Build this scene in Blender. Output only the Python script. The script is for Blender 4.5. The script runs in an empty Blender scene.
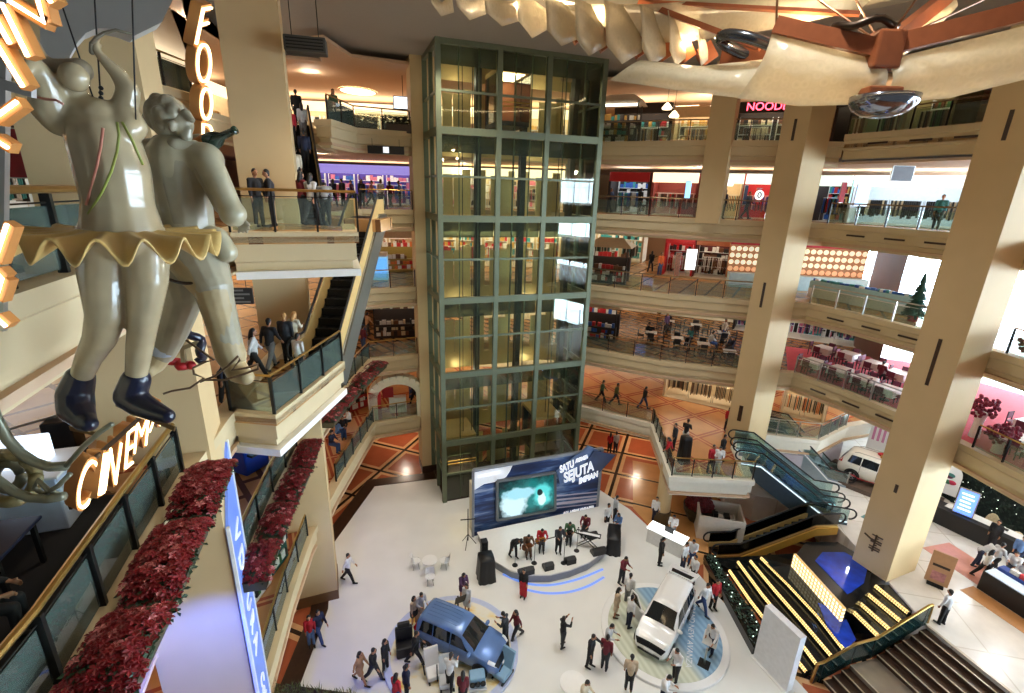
import bpy, bmesh, math, random
from mathutils import Vector, Matrix, Euler
R = random.Random(7)
SC = bpy.context.scene
COL = SC.collection
PI = math.pi
# ---------------------------------------------------------------- camera model (photo pixel <-> place)
FPX, CX, CY, EYE = 484.0, 512.0, 346.5, 18.4
_dx, _dy = 467 - 512, 1850 - 346.5
PITCH = math.atan2(FPX, math.hypot(_dx, _dy)); ROLL = math.atan2(-_dx, _dy)
FW = Vector((0, math.cos(PITCH), -math.sin(PITCH)))
DN = Vector((0, -math.sin(PITCH), -math.cos(PITCH)))
RT = Vector((1, 0, 0))
_c, _s = math.cos(ROLL), math.sin(ROLL)
CAMP = Vector((0, 0, EYE))
def ray(px, py):
    u, v = px - CX, py - CY
    return FW * FPX + RT * (u * _c + v * _s) + DN * (-u * _s + v * _c)
def G(px, py, z=0.0):
    d = ray(px, py); return CAMP + d * ((z - EYE) / d.z)
def Y(px, py, y):
    d = ray(px, py); return CAMP + d * (y / d.y)
cam = bpy.data.cameras.new('camera'); camo = bpy.data.objects.new('camera', cam); COL.objects.link(camo)
xa = RT * _c - DN * _s; ya = -(RT * _s + DN * _c); za = -FW
camo.matrix_world = Matrix(((xa.x, ya.x, za.x, 0), (xa.y, ya.y, za.y, 0), (xa.z, ya.z, za.z, EYE), (0, 0, 0, 1)))
cam.sensor_width = 36; cam.lens = FPX / 1024 * 36; cam.clip_end = 300; cam.clip_start = 0.05
SC.camera = camo
# ---------------------------------------------------------------- materials
MATS = {}
def nt(name):
    m = bpy.data.materials.new(name); m.use_nodes = True
    return m, m.node_tree.nodes, m.node_tree.links, m.node_tree.nodes['Principled BSDF']
def col4(c): return (c[0], c[1], c[2], 1.0)
def srgb(r, g, b):
    f = lambda v: (v / 255 / 12.92) if v / 255 <= 0.04045 else ((v / 255 + 0.055) / 1.055) ** 2.4
    return (f(r), f(g), f(b))
def mat(name, c, rough=0.6, metal=0.0, emit=0.0, ec=None, var=0.06, scale=6.0, spec=0.5, bump=0.0, coat=0.0):
    if name in MATS: return MATS[name]
    m, N, L, b = nt(name)
    tc = N.new('ShaderNodeTexCoord'); no = N.new('ShaderNodeTexNoise'); no.inputs['Scale'].default_value = scale
    no.inputs['Detail'].default_value = 2.0
    L.new(tc.outputs['Object'], no.inputs['Vector'])
    mx = N.new('ShaderNodeMixRGB'); mx.blend_type = 'MULTIPLY'; mx.inputs[0].default_value = 1.0
    rp = N.new('ShaderNodeValToRGB'); lo = 1 - var * 1.5
    rp.color_ramp.elements[0].position = 0.3; rp.color_ramp.elements[0].color = (lo, lo, lo, 1)
    rp.color_ramp.elements[1].position = 0.7; rp.color_ramp.elements[1].color = (1, 1, 1, 1)
    L.new(no.outputs['Fac'], rp.inputs[0]); mx.inputs[1].default_value = col4(c); L.new(rp.outputs[0], mx.inputs[2])
    L.new(mx.outputs[0], b.inputs['Base Color'])
    b.inputs['Roughness'].default_value = rough; b.inputs['Metallic'].default_value = metal
    b.inputs['Specular IOR Level'].default_value = spec
    if coat: b.inputs['Coat Weight'].default_value = coat; b.inputs['Coat Roughness'].default_value = 0.05
    if emit:
        b.inputs['Emission Color'].default_value = col4(ec or c); b.inputs['Emission Strength'].default_value = emit
    if bump:
        bp = N.new('ShaderNodeBump'); bp.inputs['Strength'].default_value = bump; bp.inputs['Distance'].default_value = 0.02
        L.new(no.outputs['Fac'], bp.inputs['Height']); L.new(bp.outputs[0], b.inputs['Normal'])
    MATS[name] = m; return m
def glass(name, tint=(0.9, 1, 0.95), gloss=0.12, rough=0.02, body=0.0, bodyc=(.5, .6, .55)):
    if name in MATS: return MATS[name]
    m = bpy.data.materials.new(name); m.use_nodes = True; N, L = m.node_tree.nodes, m.node_tree.links
    N.clear(); out = N.new('ShaderNodeOutputMaterial'); tr = N.new('ShaderNodeBsdfTransparent'); gl = N.new('ShaderNodeBsdfGlossy')
    tr.inputs[0].default_value = col4(tint); gl.inputs['Roughness'].default_value = rough
    fr = N.new('ShaderNodeFresnel'); fr.inputs[0].default_value = 1.45
    ad = N.new('ShaderNodeMath'); ad.operation = 'ADD'; ad.inputs[1].default_value = gloss - 0.04; ad.use_clamp = True
    L.new(fr.outputs[0], ad.inputs[0])
    mx = N.new('ShaderNodeMixShader'); L.new(ad.outputs[0], mx.inputs[0]); L.new(tr.outputs[0], mx.inputs[1]); L.new(gl.outputs[0], mx.inputs[2])
    last = mx
    if body:
        df = N.new('ShaderNodeBsdfDiffuse'); df.inputs[0].default_value = col4(bodyc)
        m2 = N.new('ShaderNodeMixShader'); m2.inputs[0].default_value = body
        L.new(mx.outputs[0], m2.inputs[1]); L.new(df.outputs[0], m2.inputs[2]); last = m2
    L.new(last.outputs[0], out.inputs[0]); MATS[name] = m; return m
def tiles(name, rot, size, c1, c2, grout, gw, inner=None, iw=0.04, rough=0.25, sy=None, off=0.0, lattice=False):
    """stone floor laid in a grid: tiles c1/c2, borders of colour grout and an inlay line inside the border"""
    m, N, L, b = nt(name)
    ge = N.new('ShaderNodeNewGeometry'); mp = N.new('ShaderNodeMapping'); mp.inputs['Rotation'].default_value = (0, 0, math.radians(rot))
    L.new(ge.outputs['Position'], mp.inputs['Vector'])
    def brick(c1, c2, g, w, vec):
        t = N.new('ShaderNodeTexBrick'); t.offset = off; t.squash = 1.0
        t.inputs['Color1'].default_value = col4(c1); t.inputs['Color2'].default_value = col4(c2); t.inputs['Mortar'].default_value = col4(g)
        t.inputs['Scale'].default_value = 1.0; t.inputs['Mortar Size'].default_value = w; t.inputs['Mortar Smooth'].default_value = 0.0
        t.inputs['Brick Width'].default_value = size; t.inputs['Row Height'].default_value = sy or size
        L.new(vec, t.inputs['Vector']); return t
    t1 = brick(c1, c2, grout, gw, mp.outputs[0]); last = t1.outputs['Color']
    no = N.new('ShaderNodeTexNoise'); no.inputs['Scale'].default_value = 1.6; no.inputs['Detail'].default_value = 4
    L.new(ge.outputs['Position'], no.inputs['Vector'])
    if inner:
        t2 = brick((0, 0, 0), (0, 0, 0), (1, 1, 1), iw, mp.outputs[0])
        mx = N.new('ShaderNodeMixRGB'); L.new(t2.outputs['Color'], mx.inputs[0]); L.new(last, mx.inputs[1]); mx.inputs[2].default_value = col4(inner); last = mx.outputs[0]
    rp = N.new('ShaderNodeValToRGB'); rp.color_ramp.elements[0].color = (.78, .78, .78, 1); rp.color_ramp.elements[1].color = (1.1, 1.1, 1.1, 1)
    L.new(no.outputs['Fac'], rp.inputs[0]); mu = N.new('ShaderNodeMixRGB'); mu.blend_type = 'MULTIPLY'; mu.inputs[0].default_value = 1
    L.new(last, mu.inputs[1]); L.new(rp.outputs[0], mu.inputs[2]); L.new(mu.outputs[0], b.inputs['Base Color'])
    b.inputs['Roughness'].default_value = rough; MATS[name] = m; return m
BEIGE = mat('beige_plaster', srgb(208, 188, 148), 0.7, var=0.03, scale=1.5)
COLM = mat('column_plaster', srgb(212, 184, 136), 0.7, var=0.03, scale=1.0)
CEIL = mat('ceiling_paint', srgb(158, 150, 138), 0.8, var=0.02)
SOFF = mat('gallery_ceiling_paint', srgb(204, 172, 140), 0.8, var=0.02)
WALLB = mat('wall_paint', srgb(190, 150, 105), 0.8)
WHITEW = mat('white_plaster', srgb(235, 232, 224), 0.6, var=0.02)
WFLOOR = mat('white_stone_floor', srgb(236, 236, 232), 0.22, var=0.04, scale=0.7)
BROWN = mat('dark_brown_stone', srgb(62, 40, 26), 0.3, var=0.2)
BRASS = mat('brass', srgb(196, 160, 90), 0.28, 1.0, var=0.05)
STEEL = mat('brushed_steel', srgb(190, 190, 185), 0.3, 1.0)
DSTEEL = mat('dark_steel', srgb(50, 50, 48), 0.4, 0.8)
BLACK = mat('black_paint', srgb(18, 18, 19), 0.5)
RUBBER = mat('black_rubber', srgb(20, 20, 20), 0.6)
WHITE = mat('white_paint', srgb(238, 238, 236), 0.4, var=0.02)
RED = mat('red_paint', srgb(180, 24, 28), 0.5)
GLASS_RAIL = glass('rail_glass', (0.78, 0.86, 0.78), 0.10, body=0.06)
GLASS_CLR = glass('clear_glass', (0.88, 0.93, 0.9), 0.12)
GLASS_TWR = glass('tower_glass', (0.86, 0.91, 0.82), 0.045, body=0.012, bodyc=(.30, .34, .28))
GLASS_CAR = glass('car_glass', (0.25, 0.3, 0.3), 0.18)
ORANGE = tiles('orange_marble_floor', 20, 3.0, srgb(180, 98, 64), srgb(166, 86, 54), srgb(220, 170, 120), 0.34, srgb(40, 26, 16), 0.10)
ORANGE1 = tiles('orange_lattice_floor', 62, 2.3, srgb(212, 158, 108), srgb(204, 144, 92), srgb(168, 84, 60), 0.20, srgb(214, 156, 108), 0.05)
TANF = tiles('tan_marble_floor', 30, 1.5, srgb(206, 160, 104), srgb(190, 142, 90), srgb(120, 80, 48), 0.07)
HERR = tiles('brown_zigzag_floor', 48, 1.8, srgb(184, 132, 84), srgb(150, 100, 60), srgb(88, 54, 34), 0.10, sy=0.7, off=0.5)
PINK = mat('pink_carpet', srgb(206, 84, 96), 0.9, var=0.08)
RFLOOR = tiles('pale_stone_floor', 12, 2.6, srgb(232, 228, 220), srgb(226, 220, 212), srgb(206, 198, 186), 0.03)
# ---------------------------------------------------------------- mesh builder
class MB:
    def __init__(s): s.v = []; s.f = []; s.m = []; s.cur = 0
    def add(s, vs, fs):
        n = len(s.v); s.v += [Vector(v) for v in vs]; s.f += [tuple(i + n for i in f) for f in fs]; s.m += [s.cur] * len(fs); return s
    def box(s, x0, x1, y0, y1, z0, z1, M=None):
        vs = [Vector((x, y, z)) for z in (z0, z1) for x, y in ((x0, y0), (x1, y0), (x1, y1), (x0, y1))]
        if M: vs = [M @ v for v in vs]
        return s.add(vs, [(3, 2, 1, 0), (4, 5, 6, 7), (0, 1, 5, 4), (1, 2, 6, 5), (2, 3, 7, 6), (3, 0, 4, 7)])
    def rbox(s, x0, x1, y0, y1, z0, z1, b=0.03, M=None):
        bm = bmesh.new(); r = bmesh.ops.create_cube(bm, size=1.0)
        for v in bm.verts: v.co = Vector(((x0 + x1) / 2 + v.co.x * (x1 - x0), (y0 + y1) / 2 + v.co.y * (y1 - y0), (z0 + z1) / 2 + v.co.z * (z1 - z0)))
        b = min(b, 0.45 * min(x1 - x0, y1 - y0, z1 - z0))
        bmesh.ops.bevel(bm, geom=bm.edges[:], offset=b, segments=2, affect='EDGES', profile=0.5)
        bm.verts.ensure_lookup_table(); bm.verts.index_update()
        vs = [(M @ v.co) if M else v.co.copy() for v in bm.verts]; fs = [tuple(v.index for v in f.verts) for f in bm.faces]
        bm.free(); return s.add(vs, fs)
    def beam(s, a, b, w, h, up=Vector((0, 0, 1))):
        a, b = Vector(a), Vector(b); d = (b - a); l = d.length
        if l < 1e-6: return s
        d /= l; sd = d.cross(up)
        if sd.length < 1e-4: sd = d.cross(Vector((0, 1, 0)))
        sd.normalize(); u = sd.cross(d)
        vs = [p + sd * (x * w / 2) + u * (y * h / 2) for p in (a, b) for x, y in ((-1, -1), (1, -1), (1, 1), (-1, 1))]
        return s.add(vs, [(3, 2, 1, 0), (4, 5, 6, 7), (0, 1, 5, 4), (1, 2, 6, 5), (2, 3, 7, 6), (3, 0, 4, 7)])
    def prism(s, poly, z0, z1, flat=True):
        n = len(poly); vs = [(p[0], p[1], z0) for p in poly] + [(p[0], p[1], z1) for p in poly]
        fs = [tuple(range(n - 1, -1, -1)), tuple(range(n, 2 * n))] + [(i, (i + 1) % n, n + (i + 1) % n, n + i) for i in range(n)]
        return s.add(vs, fs)
    def extr(s, poly, dvec):
        """poly of 3-d points extruded by a vector"""
        n = len(poly); d = Vector(dvec); vs = [Vector(p) for p in poly] + [Vector(p) + d for p in poly]
        return s.add(vs, [tuple(range(n - 1, -1, -1)), tuple(range(n, 2 * n))] + [(i, (i + 1) % n, n + (i + 1) % n, n + i) for i in range(n)])
    def tube(s, pts, r, n=8, closed=False, sq=None):
        pts = [Vector(p) for p in pts]; k = len(pts); rs = r if isinstance(r, (list, tuple)) else [r] * k
        rings = []; prev = None
        for i, p in enumerate(pts):
            if closed: t = pts[(i + 1) % k] - pts[i - 1]
            else: t = pts[min(i + 1, k - 1)] - pts[max(i - 1, 0)]
            t.normalize()
            if prev is None:
                a = t.cross(Vector((0, 0, 1)))
                if a.length < 0.1: a = t.cross(Vector((1, 0, 0)))
            else: a = prev - t * prev.dot(t)
            a.normalize(); prev = a; b = t.cross(a)
            rings.append([p + (a * math.cos(2 * PI * j / n) + b * math.sin(2 * PI * j / n) * (sq or 1)) * rs[i] for j in range(n)])
        vs = [v for g in rings for v in g]; fs = []
        for i in range(k if closed else k - 1):
            i2 = (i + 1) % k
            for j in range(n): fs.append((i * n + j, i * n + (j + 1) % n, i2 * n + (j + 1) % n, i2 * n + j))
        if not closed: fs += [tuple(range(n - 1, -1, -1)), tuple(range((k - 1) * n, k * n))]
        return s.add(vs, fs)
    def lathe(s, prof, c=(0, 0, 0), n=24, M=None, sx=1, sy=1):
        c = Vector(c); vs = []; fs = []; k = len(prof)
        for r, z in prof:
            for j in range(n): vs.append(Vector((math.cos(2 * PI * j / n) * r * sx, math.sin(2 * PI * j / n) * r * sy, z)))
        vs = [(M @ v if M else v) + c for v in vs]
        for i in range(k - 1):
            for j in range(n): fs.append((i * n + j, i * n + (j + 1) % n, (i + 1) * n + (j + 1) % n, (i + 1) * n + j))
        if prof[0][0] > 1e-5: fs.append(tuple(range(n - 1, -1, -1)))
        if prof[-1][0] > 1e-5: fs.append(tuple(range((k - 1) * n, k * n)))
        return s.add(vs, fs)
    def ball(s, c, rx, ry=None, rz=None, n=12, m=8, M=None):
        ry = ry or rx; rz = rz or rx
        prof = [(max(1e-6, math.sin(PI * i / m)), -math.cos(PI * i / m)) for i in range(m + 1)]
        T = Matrix.Diagonal((rx, ry, rz, 1)); T = (M @ T) if M else T
        return s.lathe(prof, c, n, T)
    def sweep(s, path, prof, closed=False, side=1):
        """sweep a profile [(out, up)] along a plan path of (x, y, z); out is to the right of travel"""
        P = [Vector(p) for p in path]; k = len(P); rows = []
        for i in range(k):
            a = (P[i] - P[i - 1]) if (i > 0 or closed) else (P[1] - P[0]); b = (P[(i + 1) % k] - P[i]) if (i < k - 1 or closed) else a
            a = Vector((a.x, a.y, 0)).normalized(); b = Vector((b.x, b.y, 0)).normalized()
            na, nb = Vector((a.y, -a.x, 0)), Vector((b.y, -b.x, 0)); m = (na + nb)
            m = m / max(0.35, m.dot(na)) if m.length > 1e-4 else na
            rows.append([P[i] + m * (o * side) + Vector((0, 0, u)) for o, u in prof])
        q = len(prof); vs = [v for r in rows for v in r]; fs = []
        for i in range(k if closed else k - 1):
            for j in range(q):
                fs.append((i * q + j, ((i + 1) % k) * q + j, ((i + 1) % k) * q + (j + 1) % q, i * q + (j + 1) % q))
        if not closed: fs += [tuple(range(q)), tuple(range(k * q - 1, (k - 1) * q - 1, -1))]
        return s.add(vs, fs)
    def mesh(s, name, smooth=False):
        me = bpy.data.meshes.new(name); me.from_pydata([tuple(v) for v in s.v], [], s.f)
        if max(s.m or [0]): me.polygons.foreach_set('material_index', s.m)
        if smooth: me.polygons.foreach_set('use_smooth', [True] * len(me.polygons))
        me.update(); return me
    def build(s, name, mats, parent=None, smooth=False, fix=True):
        me = s.mesh(name, smooth)
        if fix:
            bm = bmesh.new(); bm.from_mesh(me); bmesh.ops.recalc_face_normals(bm, faces=bm.faces[:]); bm.to_mesh(me); bm.free()
        return link(name, me, mats, parent)
def link(name, me, mats, parent=None):
    for m in (mats if isinstance(mats, (list, tuple)) else [mats]): me.materials.append(m)
    o = bpy.data.objects.new(name, me); COL.objects.link(o)
    if parent is not None: o.parent = parent
    return o
def empty(name, label, cat, loc=(0, 0, 0), rz=0.0, group=None, kind=None):
    o = bpy.data.objects.new(name, None); COL.objects.link(o); o.location = loc; o.rotation_euler = (0, 0, rz); o.empty_display_size = 0.2
    return tag(o, label, cat, group, kind)
def tag(o, label, cat, group=None, kind=None):
    o['label'] = label; o['category'] = cat
    if group: o['group'] = group
    if kind: o['kind'] = kind
    return o
def struct(o, label=None, cat=None):
    o['kind'] = 'structure'
    if label: o['label'] = label; o['category'] = cat or 'structure'
    return o
def off(o, c):
    """give a world-coordinate child mesh the frame of its parent empty (no rotation)"""
    c.location = -Vector(o.location); return c
def dup(root, loc, rz=0.0, label=None, group=None):
    r = root.copy(); COL.objects.link(r); r.location = loc; r.rotation_euler = (0, 0, rz)
    if label: r['label'] = label
    if group: r['group'] = group
    for ch in list(root.children):
        c = ch.copy(); COL.objects.link(c); c.parent = r
        for g in ch.children:
            d = g.copy(); COL.objects.link(d); d.parent = c
    return r
def recolor(root, name, m):
    for ch in root.children:
        if ch.name.split('.')[0] == name:
            ch.material_slots[0].link = 'OBJECT'; ch.material_slots[0].material = m
def remeshed(mb, voxel, name, smooth_it=2):
    """fuse overlapping closed shapes into one continuous skin"""
    me = mb.mesh('tmp'); o = bpy.data.objects.new('tmp', me); COL.objects.link(o)
    md = o.modifiers.new('r', 'REMESH'); md.mode = 'VOXEL'; md.voxel_size = voxel
    if smooth_it:
        sm = o.modifiers.new('s', 'SMOOTH'); sm.iterations = smooth_it; sm.factor = 0.5
    dg = bpy.context.evaluated_depsgraph_get(); dg.update()
    out = bpy.data.meshes.new_from_object(o.evaluated_get(dg)); out.name = name
    bpy.data.objects.remove(o); bpy.data.meshes.remove(me)
    out.polygons.foreach_set('use_smooth', [True] * len(out.polygons)); out.materials.clear()
    return out
def capsule(mb, a, b, ra, rb, n=10):
    """rounded tapered limb"""
    a, b = Vector(a), Vector(b); d = b - a; l = d.length
    if l < 1e-5: return mb.ball(a, ra, n=n)
    d /= l; pts, rs = [], []
    for t in (-0.98, -0.75, -0.4, 0): pts.append(a + d * ra * t); rs.append(ra * math.sqrt(max(0.02, 1 - t * t)))
    for t in (0, 0.4, 0.75, 0.98): pts.append(b + d * rb * t); rs.append(rb * math.sqrt(max(0.02, 1 - t * t)))
    return mb.tube(pts, rs, n)
def chain(mb, pts, rs, n=10):
    for i in range(len(pts) - 1): capsule(mb, pts[i], pts[i + 1], rs[i], rs[i + 1], n)
def text(name, s, size, mat_, parent=None, M=None, depth=0.02, font_shear=0.0, align='CENTER', bold=0.0):
    cu = bpy.data.curves.new(name, 'FONT'); cu.body = s; cu.size = size; cu.extrude = depth; cu.align_x = align; cu.align_y = 'CENTER'; cu.shear = font_shear; cu.offset = bold
    o = bpy.data.objects.new(name, cu); COL.objects.link(o)
    dg = bpy.context.evaluated_depsgraph_get(); dg.update(); me = bpy.data.meshes.new_from_object(o.evaluated_get(dg)); bpy.data.objects.remove(o)
    me.name = name; me.materials.clear()
    if M: me.transform(M)
    return link(name, me, mat_, parent)
def frame(o, x, y):
    """matrix with origin o, x axis and y axis (made orthogonal), z = normal"""
    x = Vector(x).normalized(); y = Vector(y); y = (y - x * y.dot(x)).normalized(); z = x.cross(y); o = Vector(o)
    return Matrix(((x.x, y.x, z.x, o.x), (x.y, y.y, z.y, o.y), (x.z, y.z, z.z, o.z), (0, 0, 0, 1)))
def lerp(a, b, t): return a + (b - a) * t
def along(path, step):
    """points every step along a polyline, with direction"""
    out = []; P = [Vector(p) for p in path]
    for i in range(len(P) - 1):
        d = P[i + 1] - P[i]; n = max(1, round(d.length / step))
        for k in range(n): out.append((P[i] + d * (k / n), d.normalized()))
    out.append((P[-1], (P[-1] - P[-2]).normalized())); return out
# ================================================================ THE SETTING
ZL = {1: 4.25, 2: 8.5, 3: 12.75, 4: 17.2, 5: 21.3}
ZR = 1.7                                     # the raised floor on the right of the hall
INN_L = [(-4.2, 0.5), (-5.1, 4.2), (-5.85, 6.4), (-6.55, 8.6), (-7.1, 10.8), (-7.8, 14.0), (-8.3, 17.0), (-8.5, 21), (-8.5, 27.5), (-5.9, 28.7)]
INN_B = [(-5.2, 31.6), (3.3, 31.6)]
INN_R = [(4.8, 31.0), (9.3, 28.75), (13.7, 27.5), (16.9, 27.3), (18.2, 24.8), (19.2, 22), (19.75, 18.6), (20.1, 15), (20.5, 8)]
INN_R1 = [(4.8, 31.0), (9.2, 28.5), (8.6, 22.4), (12.9, 22.2), (13.6, 25.6), (15.6, 27.6), (19.2, 26.9), (22.3, 29.0), (31, 32)]
OUT = [(34, -4), (34, 20), (31, 33), (24, 43), (8, 52), (-12, 52), (-26, 44), (-26, 0.5)]
INN_L5 = [(-11.5, 0.5), (-11.5, 19), (-13.2, 21), (-14, 27.6), (-10.4, 28.6), (-9.5, 24.7), (-8.7, 24.4), (-8.5, 27.5), (-5.9, 28.7)]
INN_L12 = [(-7.0, 0.5), (-7.7, 7.0), (-8.35, 8.75), (-7.1, 10.8)] + INN_L[5:]
def inn_left(lv): return INN_L5 if lv == 5 else (INN_L12 if lv < 3 else INN_L)
def inner(lv): return inn_left(lv) + INN_B + (INN_R1 if lv == 1 else INN_R)
def outl(lv): return OUT[2:] if lv == 1 else OUT
FLM = {1: ORANGE1, 2: HERR, 3: TANF, 4: TANF, 5: TANF}
LEDGE = [(-0.4, 0), (0.08, 0), (0.08, -0.26), (0.0, -0.32), (0.0, -0.74), (-0.12, -0.8), (-0.12, -1.22), (-0.4, -1.22)]
def p3(path, z): return [(x, y, z) for x, y in path]
CREAML = mat('cream_ledge', srgb(232, 226, 208), 0.6, var=0.02)
names = {1: 'first', 2: 'second', 3: 'third', 4: 'fourth', 5: 'fifth'}
for lv, z in ZL.items():
    poly = inner(lv) + outl(lv)
    struct(MB().prism(poly, z - 0.30, z - 0.12).build('floor', FLM[lv]), 'stone floor of the %s upper gallery' % names[lv], 'floor')
    struct(MB().prism(poly, z - 1.1, z - 0.98).build('ceiling', SOFF), 'ceiling under the %s upper gallery' % names[lv], 'ceiling')
    for side, path in (('left', inn_left(lv)), ('back', [INN_L[-1]] + INN_B + [INN_R[0]]), ('right', INN_R1 if lv == 1 else INN_R)):
        if lv == 5 and side == 'right':
            path = INN_R[:4]
            struct(MB().sweep(p3(INN_R[3:], z + 0.35), LEDGE).build('trim_gallery_edge', BEIGE), 'beige ledge of the top right gallery', 'ledge')
        struct(MB().sweep(p3(path, z), LEDGE).build('trim_gallery_edge', CREAML if (lv == 1 and side == 'right') else BEIGE), 'beige stepped ledge on the %s side of the %s upper gallery' % (side, names[lv]), 'ledge')
# landings that stand out into the hall
PLAT3 = [(-7.3, 11.35), (-6.0, 11.2), (-5.65, 15.4), (-8.0, 15.7)]
PLAT4 = [(-7.15, 12.35), (-4.3, 13.55), (-5.4, 16.6), (-8.3, 17.4)]
for poly, z, nm in ((PLAT3, ZL[3], 'third'), (PLAT4, ZL[4], 'fourth')):
    struct(MB().prism(poly, z - 0.30, z - 0.11).build('floor', TANF), 'floor of the landing on the %s gallery' % nm, 'floor')
    struct(MB().prism(poly, z - 1.2, z - 1.0).build('ceiling', WHITEW), 'underside of the landing on the %s gallery' % nm, 'ceiling')
    struct(MB().sweep(p3(poly[:3], z), [(a - 0.08 if a > -0.3 else a, b) for a, b in LEDGE], side=1).build('trim_gallery_edge', BEIGE), 'cream stepped ledge of the landing on the %s gallery' % nm, 'ledge')
struct(MB().prism([(-8.6, 20.6), (-5.6, 20.6), (-5.6, 22.6), (-8.6, 22.6)], ZL[4] - 0.6, ZL[4] - 0.1).build('floor', TANF), 'bridge at the head of the escalator', 'floor')
# ---------------------------------------------------------------- ground
struct(MB().prism([(-30, -6), (20, -6), (34, 8), (34, 34), (24, 44), (8, 52), (-12, 52), (-30, 44)], -0.3, 0.0).build('floor', ORANGE), 'orange marble ground floor', 'floor')
WF = [(-7.3, 7), (-7.75, 13.4), (-8.0, 17.2), (-9.3, 21.4), (-8.55, 26.8), (-4.6, 27.9), (4, 29.5), (5.0, 28.4), (7.5, 25.2), (9.75, 20.4), (10.7, 17.4), (11.3, 15.9), (12.1, 13.6), (12.6, 7)]
struct(MB().prism(WF, 0.0, 0.06).build('floor', WFLOOR), 'glossy white exhibition floor', 'floor')
struct(MB().sweep(p3([(-7.4, 7), (-7.85, 13.4), (-8.1, 17.2), (-9.4, 21.4), (-8.65, 26.95), (-4.7, 28.05)], 0.03), [(0.1, -0.03), (0.1, 0.045), (-0.65, 0.045), (-0.65, -0.03)]).build('trim_floor_border', BROWN), 'dark brown stone border of the white floor', 'border')
RF = [(18.9, 5), (18.55, 12.2), (17.6, 15.7), (17.7, 18.0), (17.8, 21.9), (17.6, 23.9), (14.6, 24.6), (13.6, 26), (13.6, 34), (30.2, 34.2), (33.8, 20), (33.8, 5)]
struct(MB().prism(RF, 0.0, ZR).build('floor', RFLOOR), 'pale stone raised floor on the right', 'floor')
struct(MB().box(-0.9, 0.9, -2.2, 2.2, 0, 0.015, Matrix.Translation((22.6, 18.6, ZR)) @ Matrix.Rotation(0.25, 4, 'Z')).build('floor', mat('pink_stone', srgb(214, 150, 132), 0.3)), 'pink stone panel in the pale floor', 'floor')
struct(MB().box(-1.6, 1.6, -0.3, 0.3, 0, 0.012, Matrix.Translation((21.2, 23.4, ZR)) @ Matrix.Rotation(0.5, 4, 'Z')).build('floor', mat('green_stone', srgb(70, 130, 128), 0.3)), 'green stone strip in the pale floor', 'floor')
# ---------------------------------------------------------------- columns
def column(quad, z0, z1, label, m=COLM, base=None):
    o = MB().prism(quad, z0, z1).build('pillar', m); struct(o, label, 'column')
    c = Vector((sum(p[0] for p in quad) / 4, sum(p[1] for p in quad) / 4)); 
    if base:
        q = [((p[0] - c.x) * 1.03 + c.x, (p[1] - c.y) * 1.03 + c.y) for p in quad]
        b = MB().prism(q, z0, z0 + 0.55).build('base', base, o)
    return o
CE = 25.0
def xy(px, py, y): v = Y(px, py, y); return (v.x, v.y)
C_L1 = [(-6.6, 9.4), (-7.12, 10.7), (-8.95, 10.05), (-8.43, 8.75)]
C_L2 = [(-7.75, 17.85), (-8.35, 19.45), (-10.0, 18.85), (-9.4, 17.2)]
a, b, c = xy(852, 559, 19.55), xy(886, 582, 18.1), xy(915, 570, 18.9)
C_R1 = [a, b, c, (a[0] + c[0] - b[0], a[1] + c[1] - b[1])]
a, b, c = xy(727, 425, 26.9), xy(748, 432, 26.1), xy(768, 428, 26.9)
C_R2 = [a, b, c, (a[0] + c[0] - b[0], a[1] + c[1] - b[1])]
PIL_NEAR = column(C_L1, 0, CE, 'near left column with the blue lettered sign down its edge')
column(C_L2, 0, CE, 'left column behind the two landings, brown skirting at its foot', base=mat('brown_skirting', srgb(120, 86, 52), 0.4))
o = column(C_R1, ZR, CE, 'big right-hand column rising behind the fountain')
b_, a_ = Vector((*C_R1[1], 0)), Vector((*C_R1[0], 0)); nrm = Vector((-(b_ - a_).y, (b_ - a_).x, 0)).normalized()
if nrm.x > 0: nrm = -nrm
def slot(o, A, B, t, z0, z1, w=0.13, nm='slot', m=BROWN):
    p = A.lerp(B, t); d = (B - A).normalized(); n = Vector((d.y, -d.x, 0)); 
    MB().extr([p - d * w / 2 + Vector((0, 0, z0)) - n * 0.02, p + d * w / 2 + Vector((0, 0, z0)) - n * 0.02, p + d * w / 2 + Vector((0, 0, z1)) - n * 0.02, p - d * w / 2 + Vector((0, 0, z1)) - n * 0.02], n * 0.045).build(nm, m, o)
slot(o, a_, b_, 0.5, 11.2, 13.2); slot(o, a_, b_, 0.5, 20.6, 21.6); slot(o, a_, b_, 0.55, 6.05, 6.45)
# wrought emblem near the foot of the column
em = MB(); p = a_.lerp(b_, 0.45); d = (b_ - a_).normalized(); n = Vector((d.y, -d.x, 0)) * 0.04
for k in range(7):
    z = 2.85 + 0.12 * k; w = 0.12 + 0.12 * math.sin(k * 2.1 + 0.5)
    em.beam(p + n - d * w + Vector((0, 0, z)), p + n + d * (w + 0.1) + Vector((0, 0, z + 0.05)), 0.04, 0.045)
em.beam(p + n + Vector((0, 0, 2.75)), p + n + Vector((0, 0, 3.65)), 0.05, 0.05); em.beam(p + n - d * 0.5 + Vector((0, 0, 3.4)), p + n + Vector((0, 0, 3.25)), 0.05, 0.06)
em.build('emblem', mat('bronze', srgb(96, 74, 48), 0.5, 0.4), o)
o = column(C_R2, 0, CE, 'right column between the two gallery wings')
a_, b_ = Vector((*C_R2[0], 0)), Vector((*C_R2[1], 0))
slot(o, a_, b_, 0.5, 12.6, 14.0); slot(o, a_, b_, 0.5, 21.2, 22.2); slot(o, a_, b_, 0.5, 5.6, 6.6, 0.22)
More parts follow.
